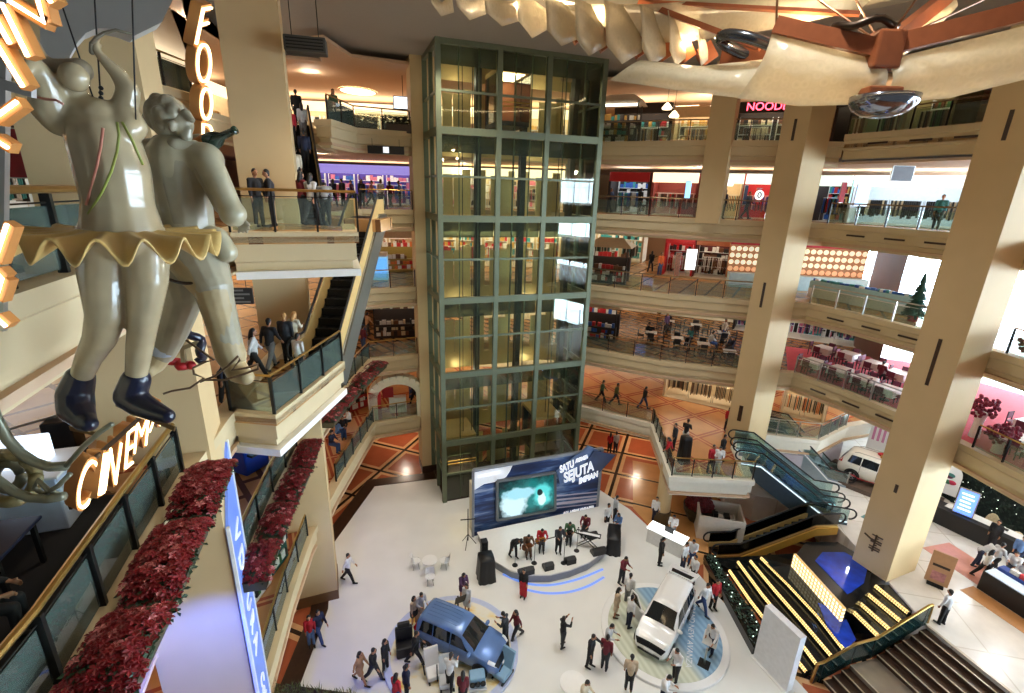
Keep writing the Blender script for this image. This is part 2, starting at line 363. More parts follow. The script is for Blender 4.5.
def rsq(cx, cy, h, deg, hy=None):
    r = math.radians(deg); c, s = math.cos(r), math.sin(r); hy = hy or h
    return [(cx + x * c - y * s, cy + x * s + y * c) for x, y in ((-h, -hy), (h, -hy), (h, hy), (-h, hy))]
column(rsq(-5.35, 29.45, 0.72, 20), 0, CE, 'beige column on the left of the glass elevator tower', base=BROWN)
column(rsq(10.9, 28.35, 0.62, -30), ZL[4] - 0.2, CE, 'slim column standing on the fourth gallery')
o = struct(MB().lathe([(0.42, 0.4), (0.42, 4.2)], (9.15, 24.3, 0), 20).build('pillar', COLM), 'round column under the balcony', 'column')
MB().lathe([(0.5, 0), (0.5, 0.75), (0.44, 0.8)], (9.15, 24.3, 0), 20).build('base', mat('olive_skirting', srgb(86, 70, 44), 0.4), o)
# ---------------------------------------------------------------- outer walls
WARMW = mat('warm_wall', srgb(186, 142, 96), 0.8, var=0.1, scale=0.4)
DARKW = mat('dark_timber_wall', srgb(104, 72, 54), 0.6, var=0.12, scale=0.8)
GREYW = mat('grey_wall', srgb(178, 176, 172), 0.8)
DAY = mat('daylit_window', (0.8, 0.92, 1.0), 0.3, emit=24, ec=(0.60, 0.80, 1.0), var=0.02)
segs = list(zip(OUT[:-1], OUT[1:]))
wn = 0
for lv in range(0, 6):
    z0 = 0 if lv == 0 else ZL[lv] - 0.12; z1 = (ZL[lv + 1] - 1.1) if lv < 5 else CE
    for i, (p, q) in enumerate(segs):
        p, q = Vector((*p, 0)), Vector((*q, 0)); d = (q - p).normalized(); n = Vector((d.y, -d.x, 0)) * 0.25
        if i in (0, 1, 2) and lv in ((0, 1, 2, 3, 4) if i < 2 else (2, 3)):
            # glazed outer wall: daylight
            wn += 1
            w = MB().extr([p + Vector((0, 0, z0)), q + Vector((0, 0, z0)), q + Vector((0, 0, z1)), p + Vector((0, 0, z1))], n * 0.2).build('window_%d' % wn, DAY)
            struct(w, 'tall daylit window wall of the right wing, storey %d' % lv, 'window')
            fr = MB()
            L_ = (q - p).length; k = int(L_ / 2.6)
            for t in range(k + 1):
                s0 = p + d * (L_ * t / k) - n * 0.3; fr.beam(s0 + Vector((0, 0, z0)), s0 + Vector((0, 0, z1)), 0.1, 0.1)
            s0 = p - n * 0.3 + Vector((0, 0, z0 + 2.0)); fr.beam(s0, s0 + d * L_, 0.07, 0.07)
            fr.build('window_frame', mat('pale_frame', srgb(200, 205, 208), 0.4), w)
        else:
            m = (WARMW, WARMW, DARKW, WARMW, WARMW, WARMW, WARMW)[i] if lv < 5 else WARMW
            struct(MB().extr([p + Vector((0, 0, z0)), q + Vector((0, 0, z0)), q + Vector((0, 0, z1)), p + Vector((0, 0, z1))], n).build('wall_%s' % ('right', 'right', 'right', 'back', 'back', 'back', 'left', 'left')[i], m), None)
# a timber clad wall stands in the right wing before the windows on three storeys
for lv in (2, 3):
    z0, z1 = ZL[lv] - 0.12, ZL[lv + 1] - 1.1
    A = Y(868, 290, 33.5); B = Y(899, 290, 30.0)
    struct(MB().extr([(A.x, A.y, z0), (B.x, B.y, z0), (B.x, B.y, z1), (A.x, A.y, z1)], (0.8, 1.2, 0)).build('wall_right', DARKW), 'timber clad pier before the tall windows', 'wall')
# ---------------------------------------------------------------- hall ceiling
cb = MB(); ctr = Vector((5.5, 13.5)); rad = 9.5
ring = [(ctr.x + rad * 1.05 * math.cos(2 * PI * k / 64), ctr.y + rad * math.sin(2 * PI * k / 64)) for k in range(64)]
big = [(-34, -20), (44, -20), (44, 60), (-34, 60)]
bm = bmesh.new()
v1 = [bm.verts.new((x, y, CE)) for x, y in big]; v2 = [bm.verts.new((x, y, CE)) for x, y in ring]
e = [bm.edges.new((v1[i], v1[(i + 1) % 4])) for i in range(4)] + [bm.edges.new((v2[i], v2[(i + 1) % 64])) for i in range(64)]
bmesh.ops.triangle_fill(bm, use_beauty=True, edges=e)
top = [bm.verts.new((x, y, CE + 1.3)) for x, y in ring]
for i in range(64): bm.faces.new((v2[i], v2[(i + 1) % 64], top[(i + 1) % 64], top[i]))
bm.faces.new(top)
me = bpy.data.meshes.new('ceiling'); bm.to_mesh(me); bm.free()
struct(link('ceiling', me, CEIL), 'hall ceiling with a round recess over the chandelier', 'ceiling')
struct(MB().sweep([(x, y, CE) for x, y in ring], [(0, 0.1), (0, -0.16), (-0.35, -0.16), (-0.35, 0.0)], closed=True).build('trim_ceiling_rim', CEIL), 'round rim of the ceiling recess', 'trim')
struct(MB().sweep([(ctr.x + (x - ctr.x) * 0.97, ctr.y + (y - ctr.y) * 0.97, CE + 0.35) for x, y in ring], [(0, 0), (0, 0.06), (-0.1, 0.06), (-0.1, 0)], closed=True).build('trim_cove_light', mat('cove_light', (1, .78, .5), emit=9, ec=(1, .74, .42))), 'warm cove light inside the ceiling recess', 'light')
# lowered gallery ceiling on top floor
struct(MB().prism(INN_L5[1:] + INN_B + INN_R[:4] + OUT[2:7], 24.55, 24.7).build('ceiling', SOFF), 'lowered ceiling over the top gallery', 'ceiling')
struct(MB().prism(INN_R[3:] + OUT[:3], 24.75, 24.9).build('ceiling', SOFF), 'ceiling over the top right gallery', 'ceiling')
# white dropped soffit with an arched mouth at the head of the near left column
pl = [(40, -60), (200, -60), (162, 22), (134, 36), (120, 30.5), (108, 28), (96, 28.5), (86, 33), (78, 42), (70, 56), (66, 75), (40, 75)]
struct(MB().extr([Y(*p, 8.35) for p in pl], (-.35, .38, 0)).build('trim_arch', mat('grey_white_soffit', srgb(196, 198, 194), .7, var=.02)), 'white arched soffit at the head of the near left column', 'soffit')
# dark vent slots in the right wing ledges
for lv in (2, 3, 4, 5):
    zz = ZL[lv] + (.35 if lv == 5 else 0) - .52; A, B = Vector((16.9, 27.3, zz)), Vector((19.2, 22.0, zz)); d = (B - A).normalized(); n = Vector((d.y, -d.x, 0)); vt = MB()
    for t in (.3, .62, .92): c = A.lerp(B, t) + n * .0 + n * (.06 if t < .5 else .03); vt.beam(c - d * .45, c + d * .45, .06, .09)
    struct(vt.build('trim_vents', BROWN), 'dark vent slots in the right wing ledge', 'vent')
# dark patch added over the floor by the near railing
struct(MB().prism([(-5.0, 1.0), (-5.4, 4.2), (-6.1, 6.4), (-6.7, 8.0), (-9.5, 7.6), (-12, 1.0)], ZL[3] - .115, ZL[3] - .10).build('floor', mat('dark_floor_patch', srgb(30, 28, 30), .9)), 'dark floor patch behind the near railing', 'floor')
# ---------------------------------------------------------------- railings
HRB = mat('brass_handrail', srgb(188, 150, 84), 0.3, 0.9)
HRS = mat('bronze_handrail', srgb(150, 126, 92), 0.35, 0.8)
def railing(path, label, step=1.5, h=1.05, hand=HRS, post=DSTEEL, pw=0.05, hr=0.035, gl=GLASS_RAIL, group=None):
    """path of (x,y,z) along the top of a ledge"""
    P = [Vector(p) for p in path]; c = P[0]
    root = empty('glass_railing', label, 'railing', c, group=group)
    pts = along(path, step); up = Vector((0, 0, 1)); n = len(pts)
    MB().tube([p - c + up * h for p in P], hr, 8).build('handrail', hand, root)
    MB().tube([p - c + up * (h - 0.16) for p in P], 0.012, 6).build('guard_wire', post, root)
    for i, (p, d) in enumerate(pts):
        MB().beam(p - c, p - c + up * (h - hr), pw, pw * 1.6, up=d.cross(up)).build('post', post, root)
        if i < n - 1:
            q = pts[i + 1][0]; e = (q - p).normalized(); s = Vector((e.y, -e.x, 0)) * 0.012; a, b = p - c + e * 0.07, q - c - e * 0.07
            MB().extr([a + up * 0.06, b + up * 0.06, b + up * (h - 0.2), a + up * (h - 0.2)], s).build('glass_panel', gl, root)
    return root
def ins(path, t):      # move a plan path sideways, away from the hall
    return [(x + R.uniform(0, 0), y) for x, y in path]
def inset(path, w):
    P = [Vector((x, y, 0)) for x, y in path]; out = []
    for i in range(len(P)):
        a = P[i] - P[i - 1] if i else P[1] - P[0]; b = P[i + 1] - P[i] if i < len(P) - 1 else a
        t = (a.normalized() + b.normalized()).normalized(); out.append((P[i].x - t.y * w, P[i].y + t.x * w))
    return out
L_SETS = {1: [INN_L[4:7], INN_L[7:]], 2: [INN_L[4:7], INN_L[7:]], 3: [INN_L[0:4], INN_L[7:]], 4: [INN_L[0:4], INN_L[8:]], 5: [INN_L5[6:], INN_L5[:2]]}
for lv, sets in L_SETS.items():
    for k, path in enumerate(sets):
        near = k == 0 and lv in (3, 4)
        railing(p3(inset(path, 0.12), ZL[lv]), 'glass railing on the %s left gallery, %s' % (names[lv], 'near the camera' if near else ('between the two left columns' if k == 0 and lv < 3 else 'behind the FOOD sign' if lv == 5 and k else 'beyond the far left column')),
                1.45, hand=HRB, pw=0.07 if near else 0.05, hr=0.05 if near else 0.035)
railing(p3(inset(PLAT3[:3], 0.1), ZL[3]), 'glass railing round the landing where people queue below', 1.2, hand=HRB)
railing(p3(inset(PLAT4[:2], 0.1) , ZL[4]), 'glass railing along the front of the upper landing', 1.2, hand=HRB)
for lv in (2, 3, 4, 5):
    railing(p3(inset(INN_R[:3], 0.12), ZL[lv]), 'glass railing on the %s gallery right of the elevator tower' % names[lv], 1.6)
    railing(p3(inset(INN_R[3:6], 0.12), ZL[lv] + (0.35 if lv == 5 else 0)), 'glass railing on the %s gallery between the two right columns' % names[lv], 1.4, hand=STEEL if lv in (2, 3) else HRS, post=STEEL if lv in (2, 3) else DSTEEL)
    if lv < 4: railing(p3(inset(INN_R[6:9], 0.12), ZL[lv]), 'glass railing on the %s gallery beyond the big right column' % names[lv], 1.4, hand=HRB)
railing(p3(inset(INN_R1[:2], 0.12), ZL[1]), 'glass railing on the lowest gallery behind the stage board', 1.6)
railing(p3(inset(INN_R1[1:4], 0.12), ZL[1]), 'glass railing round the balcony above the round column', 1.1, hand=HRB)
railing(p3(inset(INN_R1[5:8], 0.12), ZL[1]), 'curved glass railing on the pale partition by the parked car', 1.1, hand=STEEL, post=STEEL)
struct(MB().sweep(p3(INN_R1[5:8], ZL[1] - 1.2), [(0, 0), (-0.3, 0), (-0.3, -1.4), (0, -1.4)]).build('wall_right', mat('lilac_wall', srgb(176, 168, 176), 0.6)), 'pale lilac partition under the curved railing', 'wall')
# ================================================================ GLASS ELEVATOR TOWER
TG = mat('tower_steel', srgb(108, 118, 96), 0.45, 0.3, var=0.05)
TD = mat('tower_dark', srgb(52, 56, 48), 0.5, 0.2)
GOLDP = mat('gold_panel', srgb(226, 194, 128), 0.4, 0.2, var=0.05)
TA, TB = Vector((-3.85, 25.4, 0)), Vector((4.4, 28.4, 0)); td = (TB - TA).normalized(); tn = Vector((-td.y, td.x, 0)); TW = (TB - TA).length; TDp = 3.7
tw = empty('elevator_tower', 'tall glass and green-grey steel elevator tower in the middle of the hall', 'elevator shaft', TA)
BAY = [0, 0.346, 0.645, 1.0]
def tl(u, w, z): return td * (u * TW) + tn * (w * TDp) + Vector((0, 0, z))
zs = [0, 4.1, 8.4, 12.7, 17.0, 21.15, CE]
for t in BAY:
    for w in (0, 1): MB().beam(tl(t, w, 0), tl(t, w, CE), 0.24, 0.26, up=td).build('post', TG, tw)
MB().beam(tl(1.0, 0.5, 0), tl(1, 0.5, CE), 0.16, 0.2, up=td).build('post', TG, tw)
MB().beam(tl(0, 0.5, 0), tl(0, 0.5, CE), 0.16, 0.2, up=td).build('post', TG, tw)
for i, z in enumerate(zs[1:]):
    fr = MB()
    for a, b in (((0, 0), (1, 0)), ((1, 0), (1, 1)), ((0, 0), (0, 1))):
        fr.beam(tl(*a, z - 0.05), tl(*b, z - 0.05), 0.2, 0.34)
    fr.build('floor_beam', TG, tw)
    lo = MB()
    for a, b in (((0, 0), (1, 0)), ((1, 0), (1, 1)), ((0, 0), (0, 1))): lo.beam(tl(*a, z - 2.15), tl(*b, z - 2.15), 0.1, 0.11)
    lo.build('transom', TG, tw)
    sp = MB()
    for k in range(3): sp.beam(tl(BAY[k] + 0.015, 0.05, z - 0.62), tl(BAY[k + 1] - 0.015, 0.05, z - 0.62), 0.03, 0.8)
    sp.build('spandrel', glass('spandrel_glass', (0.42, 0.46, 0.38), 0.08, body=0.25, bodyc=(.2, .22, .17)), tw)
    z0 = zs[i]
    for k in range(3): MB().extr([tl(BAY[k] + 0.015, 0.0, z0 + 0.15), tl(BAY[k + 1] - 0.015, 0, z0 + 0.15), tl(BAY[k + 1] - 0.015, 0, z - 0.25), tl(BAY[k] + 0.015, 0, z - 0.25)], -tn * 0.015).build('glass_panel', GLASS_TWR, tw)
    MB().extr([tl(1, 0.05, z0 + 0.15), tl(1, 0.95, z0 + 0.15), tl(1, 0.95, z - 0.25), tl(1, 0.05, z - 0.25)], td * 0.015).build('glass_panel', GLASS_TWR, tw)
    # lobby wall with the lift doors
    MB().extr([tl(0.0, 1.0, z - 1.0), tl(1.0, 1.0, z - 1.0), tl(1, 1, z), tl(0, 1, z)], tn * 0.1).build('lobby_panel', GOLDP, tw)
    for k in range(3):
        u0, u1 = BAY[k], BAY[k + 1]; um = (u0 + u1) / 2; hw = 0.065
        pn = MB()
        for e0, e1 in ((u0 + .01, um - hw), (um + hw, u1 - .01)): pn.extr([tl(e0, 1, z0), tl(lerp(e0, e1, .55), 1, z0), tl(lerp(e0, e1, .55), 1, z0 + 2.5), tl(e0, 1, z0 + 2.5)], tn * 0.1)
        pn.build('lobby_panel', GOLDP, tw)
        dr = MB()
        for e0, e1 in ((um - hw, um - 0.003), (um + 0.003, um + hw)): dr.extr([tl(e0, 0.98, z0), tl(e1, 0.98, z0), tl(e1, 0.98, z0 + 2.2), tl(e0, 0.98, z0 + 2.2)], tn * 0.05)
        dr.build('lift_door', mat('lift_door', srgb(216, 190, 130), 0.35, 0.3), tw)
for u in (.115, .23, .445, .545, .76, .88): MB().beam(tl(u, 0.02, .2), tl(u, 0.02, CE - .2), 0.05, 0.05, up=td).build('mullion', TG, tw)
for u in (0.17, 0.23, 0.49, 0.53, 0.80, 0.9):
    MB().beam(tl(u, 0.35, 0), tl(u, 0.35, CE), 0.035, 0.035, up=td).build('cable', BLACK, tw)
for u in (0.285, 0.585, 0.93):
    MB().beam(tl(u, 0.55, 0), tl(u, 0.55, CE), 0.42, 0.3, up=td).build('guide_mast', TD, tw)
MB().extr([tl(0, 0, 0.0), tl(1, 0, 0), tl(1, 1, 0), tl(0, 1, 0)], Vector((0, 0, 0.12))).build('plinth', BROWN, tw)
def lift_cabin(u0, u1, z, label):
    c = TA + tl((u0 + u1) / 2, 0.5, z); r = empty('elevator_cabin', label, 'elevator', c)
    a, b, w0, w1 = u0 - (u0 + u1) / 2, u1 - (u0 + u1) / 2, -0.32, 0.35
    def q(u, w, z): return tl(u, w, z)
    for zz, nm, m in ((0, 'floor_tray', DSTEEL), (2.5, 'canopy', GOLDP)):
        MB().extr([q(a, w0, zz), q(b, w0, zz), q(b, w1, zz), q(a, w1, zz)], Vector((0, 0, 0.22))).build(nm, m, r)
    MB().extr([q(a, w1, 0.2), q(b, w1, 0.2), q(b, w1, 2.5), q(a, w1, 2.5)], tn * 0.04).build('rear_panel', mat('cabin_panel', srgb(170, 100, 66), 0.5), r)
    for e in (a, b): MB().extr([q(e, w0, 0.2), q(e, w1, 0.2), q(e, w1, 2.5), q(e, w0, 2.5)], td * 0.02).build('side_glass', GLASS_CLR, r)
    hr = MB()
    for zz in (0.9, 1.1): hr.beam(q(a, w0, zz), q(b, w0, zz), 0.05, 0.05)
    hr.build('rail', BRASS, r)
    MB().extr([q(a * .8, w0 * .7, 2.47), q(b * .8, w0 * .7, 2.47), q(b * .8, w1 * .8, 2.47), q(a * .8, w1 * .8, 2.47)], Vector((0, 0, 0.02))).build('lamp_panel', mat('cabin_lamp', (1, .85, .6), emit=6, ec=(1, .82, .55)), r)
    return r
lift_cabin(0.04, 0.25, 1.3, 'elevator cabin near the bottom left of the glass tower')
lift_cabin(0.70, 0.90, 1.9, 'elevator cabin near the bottom right of the glass tower, above the stage board')
lift_cabin(0.37, 0.56, 21.6, 'elevator cabin at the very top of the glass tower')
# ================================================================ ESCALATORS
def escalator(bot, top, width, label, side=DSTEEL, inner=GOLDP, hand=RUBBER, deck=STEEL, gl=None, depth=0.9, flat=1.0, bh=0.95):
    """bot, top: floor points; the band runs level for `flat` at both ends"""
    bot, top = Vector(bot), Vector(top); h = top.z - bot.z; d = Vector((top.x - bot.x, top.y - bot.y, 0)); L_ = d.length; d.normalize(); s = Vector((d.y, -d.x, 0))
    r = empty('escalator', label, 'escalator', bot)
    prof = [(0, 0), (flat, 0.0), (L_ - flat, h), (L_, h)]
    def zat(x):
        for (x0, z0), (x1, z1) in zip(prof[:-1], prof[1:]):
            if x <= x1: return lerp(z0, z1, (x - x0) / (x1 - x0))
        return h
    up = Vector((0, 0, 1)); hw = width / 2
    def P(x, y, z): return d * x + s * y + up * z
    low = [P(x, 0, zat(x) - depth if 0.01 < x < L_ - 0.01 else zat(x) - 0.25) for x, z in [(0, 0), (flat, 0), (L_ - flat, h), (L_, h)]]
    for sg in (-1, 1):
        y0 = sg * hw; y1 = sg * (hw + 0.1)
        pl = [P(x, y0, z - (depth if 0 < i < 3 else 0.3)) for i, (x, z) in enumerate(prof)] + [P(x, y0, z + 0.12) for x, z in reversed(prof)]
        MB().extr(pl, s * (sg * 0.12)).build('side_cladding', side, r)
        pi = [P(x, y0 - sg * 0.03, z) for x, z in prof] + [P(x, y0 - sg * 0.03, z + (0.3 if gl else 0.78)) for x, z in reversed(prof)]
        MB().extr(pi, s * (sg * 0.03)).build('skirt', inner, r)
        if gl:
            pg = [P(x, y0, z + 0.28) for x, z in prof] + [P(x, y0, z + bh - 0.06) for x, z in reversed(prof)]
            MB().extr(pg, s * (sg * 0.02)).build('balustrade_glass', gl, r)
        MB().tube([P(x, sg * (hw + 0.03), z + 0.14) for x, z in prof], 0.035, 6).build('deck_strip', deck, r)
        hp = []
        for k in range(7):
            a = PI * (1 - k / 6) ; hp.append(P(-0.1 - 0.36 * math.sin(a), y0, bh / 2 + 0.2 - math.cos(PI - a) * -0.27 * -1))
        arc0 = [P(-0.05 - 0.3 * math.sin(PI * k / 8), y0, bh - 0.3 - 0.3 * math.cos(PI * k / 8)) for k in range(8)]
        arc1 = [P(L_ + 0.05 + 0.3 * math.sin(PI * k / 8), y0, h + bh - 0.3 + 0.3 * math.cos(PI * k / 8)) for k in range(1, 9)]
        MB().tube(arc0 + [P(x, y0, z + bh) for x, z in prof] + arc1, 0.045, 8).build('handrail', hand, r)
    st = MB(); n = int(L_ / 0.36)
    for k in range(n):
        x0, x1 = L_ * k / n, L_ * (k + 1) / n; z1 = zat((x0 + x1) / 2)
        st.add([P(x0, -hw + .04, z1 - 0.25), P(x0, hw - .04, z1 - 0.25), P(x0, hw - .04, z1 + .02), P(x0, -hw + .04, z1 + .02), P(x1, -hw + .04, z1 + .02), P(x1, hw - .04, z1 + .02)], [(0, 1, 2, 3), (3, 2, 5, 4)])
        for g in range(5):
            y = lerp(-hw + .1, hw - .1, g / 4); st.beam(P(x0, y, z1 + .025), P(x1, y, z1 + .025), 0.03, 0.02)
    st.build('steps', mat('escalator_steps', srgb(28, 28, 30), 0.5, 0.5), r)
    un = MB(); w = hw + 0.1
    un.add([P(x, y, z - (depth if 0 < i < 3 else 0.3)) for i, (x, z) in enumerate(prof) for y in (-w, w)], [(0, 1, 3, 2), (2, 3, 5, 4), (4, 5, 7, 6)]); un.build('underside', side, r)
    return r
CLAD = mat('grey_truss_cladding', srgb(96, 94, 86), 0.4, 0.3)
escalator((-6.55, 14.9, ZL[3] - .1), (-6.55, 22.6, ZL[4] - .1), 1.2, 'dark escalator climbing from the landing where people queue', side=CLAD, depth=1.0)
escalator((-7.9, 19.0, ZL[4] - .1), (-11.5, 27.2, ZL[5] - .1), 1.25, 'busy escalator climbing from the upper landing to the top gallery', side=CLAD, depth=0.9)
GLB = glass('teal_glass', (0.72, 0.88, 0.88), 0.16, body=0.06, bodyc=(.4, .62, .65))
LITS = mat('lit_skirting', srgb(220, 240, 245), 0.4, emit=0.9, ec=(.75, .95, 1))
SILV = mat('silver_cladding', srgb(150, 164, 172), 0.35, 0.5)
TEALC = mat('slate_cladding', srgb(76, 92, 100), 0.3, 0.3)
escalator((18.55, 22.7, ZR), (13.1, 24.3, ZL[1] - .1), 1.0, 'front glass escalator from the raised floor up to the balcony', side=TEALC, inner=SILV, gl=GLB, deck=LITS, depth=0.9)
escalator((18.9, 24.2, ZR), (13.45, 25.8, ZL[1] - .1), 1.0, 'rear glass escalator from the raised floor up to the balcony', side=TEALC, inner=SILV, gl=GLB, deck=LITS, depth=0.9)
escalator((21.0, 26.2, ZR), (16.9, 28.8, ZL[1] - .1), 1.0, 'silver sided escalator by the pale partition and parked car', side=SILV, inner=SILV, gl=GLB, deck=WHITE, depth=0.8)
escalator((11.2, 21.7, 0.0), (17.6, 22.3, ZR), 0.95, 'short gold sided escalator beside the fountain', side=mat('gold_cladding', srgb(236, 186, 84), 0.35, 0.2), inner=GOLDP, depth=0.35, gl=glass('smoke_glass', (.4, .38, .3), .12), deck=BRASS, flat=1.2)
# ================================================================ FOUNTAIN AND STEPS
DKST = mat('black_granite', srgb(24, 26, 26), 0.12, var=0.2, scale=20)
WATER = mat('blue_light_tinted_water', srgb(24, 70, 190), 0.06, var=0.35, scale=2.5, bump=0.15)  # blue lamp light is put into the water colour
DWATER = mat('dark_water', srgb(16, 34, 40), 0.06, var=0.4, scale=3, bump=0.2)
def grid_light(name, c, e, sx, sy, back):
    m, N, L, b = nt(name); tc = N.new('ShaderNodeTexCoord'); br = N.new('ShaderNodeTexBrick'); br.offset = 0
    br.inputs['Scale'].default_value = 1; br.inputs['Brick Width'].default_value = sx; br.inputs['Row Height'].default_value = sy; br.inputs['Mortar Size'].default_value = min(sx, sy) * 0.22; br.inputs['Mortar Smooth'].default_value = 0.5
    br.inputs['Color1'].default_value = col4(c); br.inputs['Color2'].default_value = col4([x * .8 for x in c]); br.inputs['Mortar'].default_value = col4(back)
    L.new(tc.outputs['UV'], br.inputs['Vector']); L.new(br.outputs['Color'], b.inputs['Base Color']); L.new(br.outputs['Color'], b.inputs['Emission Color']); b.inputs['Emission Strength'].default_value = e
    return m
def uvquad(name, a, b, c, d, m, parent, thick=None):
    """a rectangular panel with metric UVs; thickness given by a vector"""
    mb = MB(); a, b, c, d = map(Vector, (a, b, c, d)); t = Vector(thick) if thick is not None else (b - a).cross(d - a).normalized() * 0.03
    mb.extr([a, b, c, d], -t); me = mb.mesh(name); uv = me.uv_layers.new(name='UVMap'); w, h = (b - a).length, (d - a).length
    co = [(0, 0), (w, 0), (w, h), (0, h)] * 2
    for lp in me.loops: uv.data[lp.index].uv = co[lp.vertex_index]
    return link(name, me, m, parent)
fo = G(752, 600, 0.5); ft = empty('fountain', 'stepped black granite fountain with gold lit edges and water tinted as if lit blue', 'fountain', fo)
V3 = lambda v, z: Vector((v.x, v.y, z))
zst = [0.98, 0.76, 0.54, 0.32]
S1 = [[(760.7, 557), (788, 584), (818, 616), (843, 648)], [(750, 560), (774, 589), (803, 622), (831, 655)], [(737.6, 561), (762, 594), (790, 628), (816, 663)], [(729, 569.6), (750, 600), (778, 636), (806, 671)]]
SP = [[G(*p, z) for p in l] for l, z in zip(S1, zst)]
BK = [G(793, 566, 0.98), G(842, 622, 0.98)]          # foot of the lit wall
GOLDL = grid_light('gold_step_light', (1.0, .76, .30), 1.5, 0.10, 0.09, (.18, .11, .03))
back0, back1 = V3(BK[0], 0), V3(BK[1], 0)
ext = V3(G(851, 650, .98), 0)
for k in range(4):
    z = zst[k]; L_ = SP[k]; poly = [(p.x - fo.x, p.y - fo.y) for p in L_] + [(ext.x - fo.x, ext.y - fo.y), (back1.x - fo.x, back1.y - fo.y), (back0.x - fo.x, back0.y - fo.y)]
    MB().prism(poly, -fo.z + 0.02, z - fo.z).build('step', DKST, ft)
    for i in range(3):
        p, q = L_[i] - fo, L_[i + 1] - fo; d = (q - p).normalized(); n = Vector((d.y, -d.x, 0))
        if n.x > 0: n = -n
        uvquad('edge_light', p + n * .02 + Vector((0, 0, -.10)), q + n * .02 + Vector((0, 0, -.10)), q + n * .0 + Vector((0, 0, .012)), p + Vector((0, 0, .012)), GOLDL, ft, thick=-n * 0.02)
        uvquad('edge_light', p + n * .02 + Vector((0, 0, .012)), q + n * .02 + Vector((0, 0, .012)), q - n * .07 + Vector((0, 0, .012)), p - n * .07 + Vector((0, 0, .012)), GOLDL, ft, thick=Vector((0, 0, .01)))
# basin water behind the top step, blue lamplight painted in towards the rail
wp = [SP[0][0].lerp(SP[0][3], .05), SP[0][1], SP[0][2], SP[0][3], V3(ext, 0), BK[1], BK[0]]
ins_ = sum((Vector((p.x, p.y, 0)) for p in wp), Vector()) / 7
MB().prism([((p.x - ins_.x) * .93 + ins_.x - fo.x, (p.y - ins_.y) * .93 + ins_.y - fo.y) for p in wp], .985 - fo.z, 1.0 - fo.z).build('basin_water', DWATER, ft)
w2 = [G(818, 603, 1.01), G(843, 612, 1.01), G(856, 640, 1.01), G(846, 649, 1.01), G(828, 628, 1.01)]
MB().prism([(p.x - fo.x, p.y - fo.y) for p in w2], 1.0 - fo.z, 1.02 - fo.z).build('blue_light_tinted_water', WATER, ft)
# lit wall of glass blocks and the upper pool
GRID = grid_light('glass_block_light', (1.0, .86, .55), 1.6, 0.19, 0.19, (.35, .22, .08))
a, b = BK[0] - fo, BK[1] - fo; d = (b - a).normalized(); n = Vector((d.y, -d.x, 0)); n = -n if n.x > 0 else n
uvquad('glass_block_wall', a + Vector((0, 0, 0)), b, b + Vector((0, 0, .76)), a + Vector((0, 0, .76)), GRID, ft, thick=-n * 0.12)
u4 = [BK[0], BK[1], G(852, 606, 1.72), G(870, 590, 1.72), G(873, 562, 1.72), G(838, 541, 1.72), G(806, 541, 1.72)]
MB().prism([(p.x - fo.x, p.y - fo.y) for p in u4], -fo.z + .02, 1.66 - fo.z).build('upper_basin', DKST, ft)
c4 = sum((Vector((p.x, p.y, 0)) for p in u4), Vector()) / len(u4)
MB().prism([((p.x - c4.x) * .68 + c4.x + .25 - fo.x, (p.y - c4.y) * .62 + c4.y - fo.y) for p in u4], 1.66 - fo.z, 1.69 - fo.z).build('upper_pool', WATER, ft)
# upper cascade on the right of the lit wall
zs2 = [1.62, 1.46, 1.30, 1.14]
S2 = [[(875, 585), (908, 612)], [(860, 587), (900, 620)], [(848, 592), (890, 629)], [(846, 604), (880, 637)]]
SQ = [[G(*p, z) for p in l] for l, z in zip(S2, zs2)]
tr0, tr1 = G(890, 584, 1.66), G(921, 608, 1.66)
for k in range(4):
    z = zs2[k]; l = SQ[k]; poly = [(p.x - fo.x, p.y - fo.y) for p in (l[0], l[1], tr1, tr0)]
    MB().prism(poly, -fo.z + .02, z - fo.z).build('step', DKST, ft)
    p, q = l[0] - fo, l[1] - fo; d = (q - p).normalized(); n = Vector((d.y, -d.x, 0)); n = -n if n.x > 0 else n
    uvquad('edge_light', p + n * .02 + Vector((0, 0, -.12)), q + n * .02 + Vector((0, 0, -.12)), q + Vector((0, 0, .012)), p + Vector((0, 0, .012)), GOLDL, ft, thick=-n * .02)
    uvquad('edge_light', p + n * .02 + Vector((0, 0, .012)), q + n * .02 + Vector((0, 0, .012)), q - n * .09 + Vector((0, 0, .012)), p - n * .09 + Vector((0, 0, .012)), GOLDL, ft, thick=Vector((0, 0, .01)))
MB().prism([(p.x - fo.x, p.y - fo.y) for p in (tr0, tr1, Vector((17.75, 15.9, 0)), Vector((17.75, 18.3, 0)))], -fo.z + .02, 1.68 - fo.z).build('rim_slab', DKST, ft)
# dark back block under the short escalator
MB().prism([(p.x - fo.x, p.y - fo.y) for p in (G(703, 560, 0), V3(SP[3][0], 0), V3(SP[0][0], 0), V3(BK[0], 0), G(806, 541, 1.66), Vector((17.0, 21.6, 0)), Vector((11.3, 20.9, 0)))], -fo.z + .02, 0.36 - fo.z).build('back_ledge', DKST, ft)
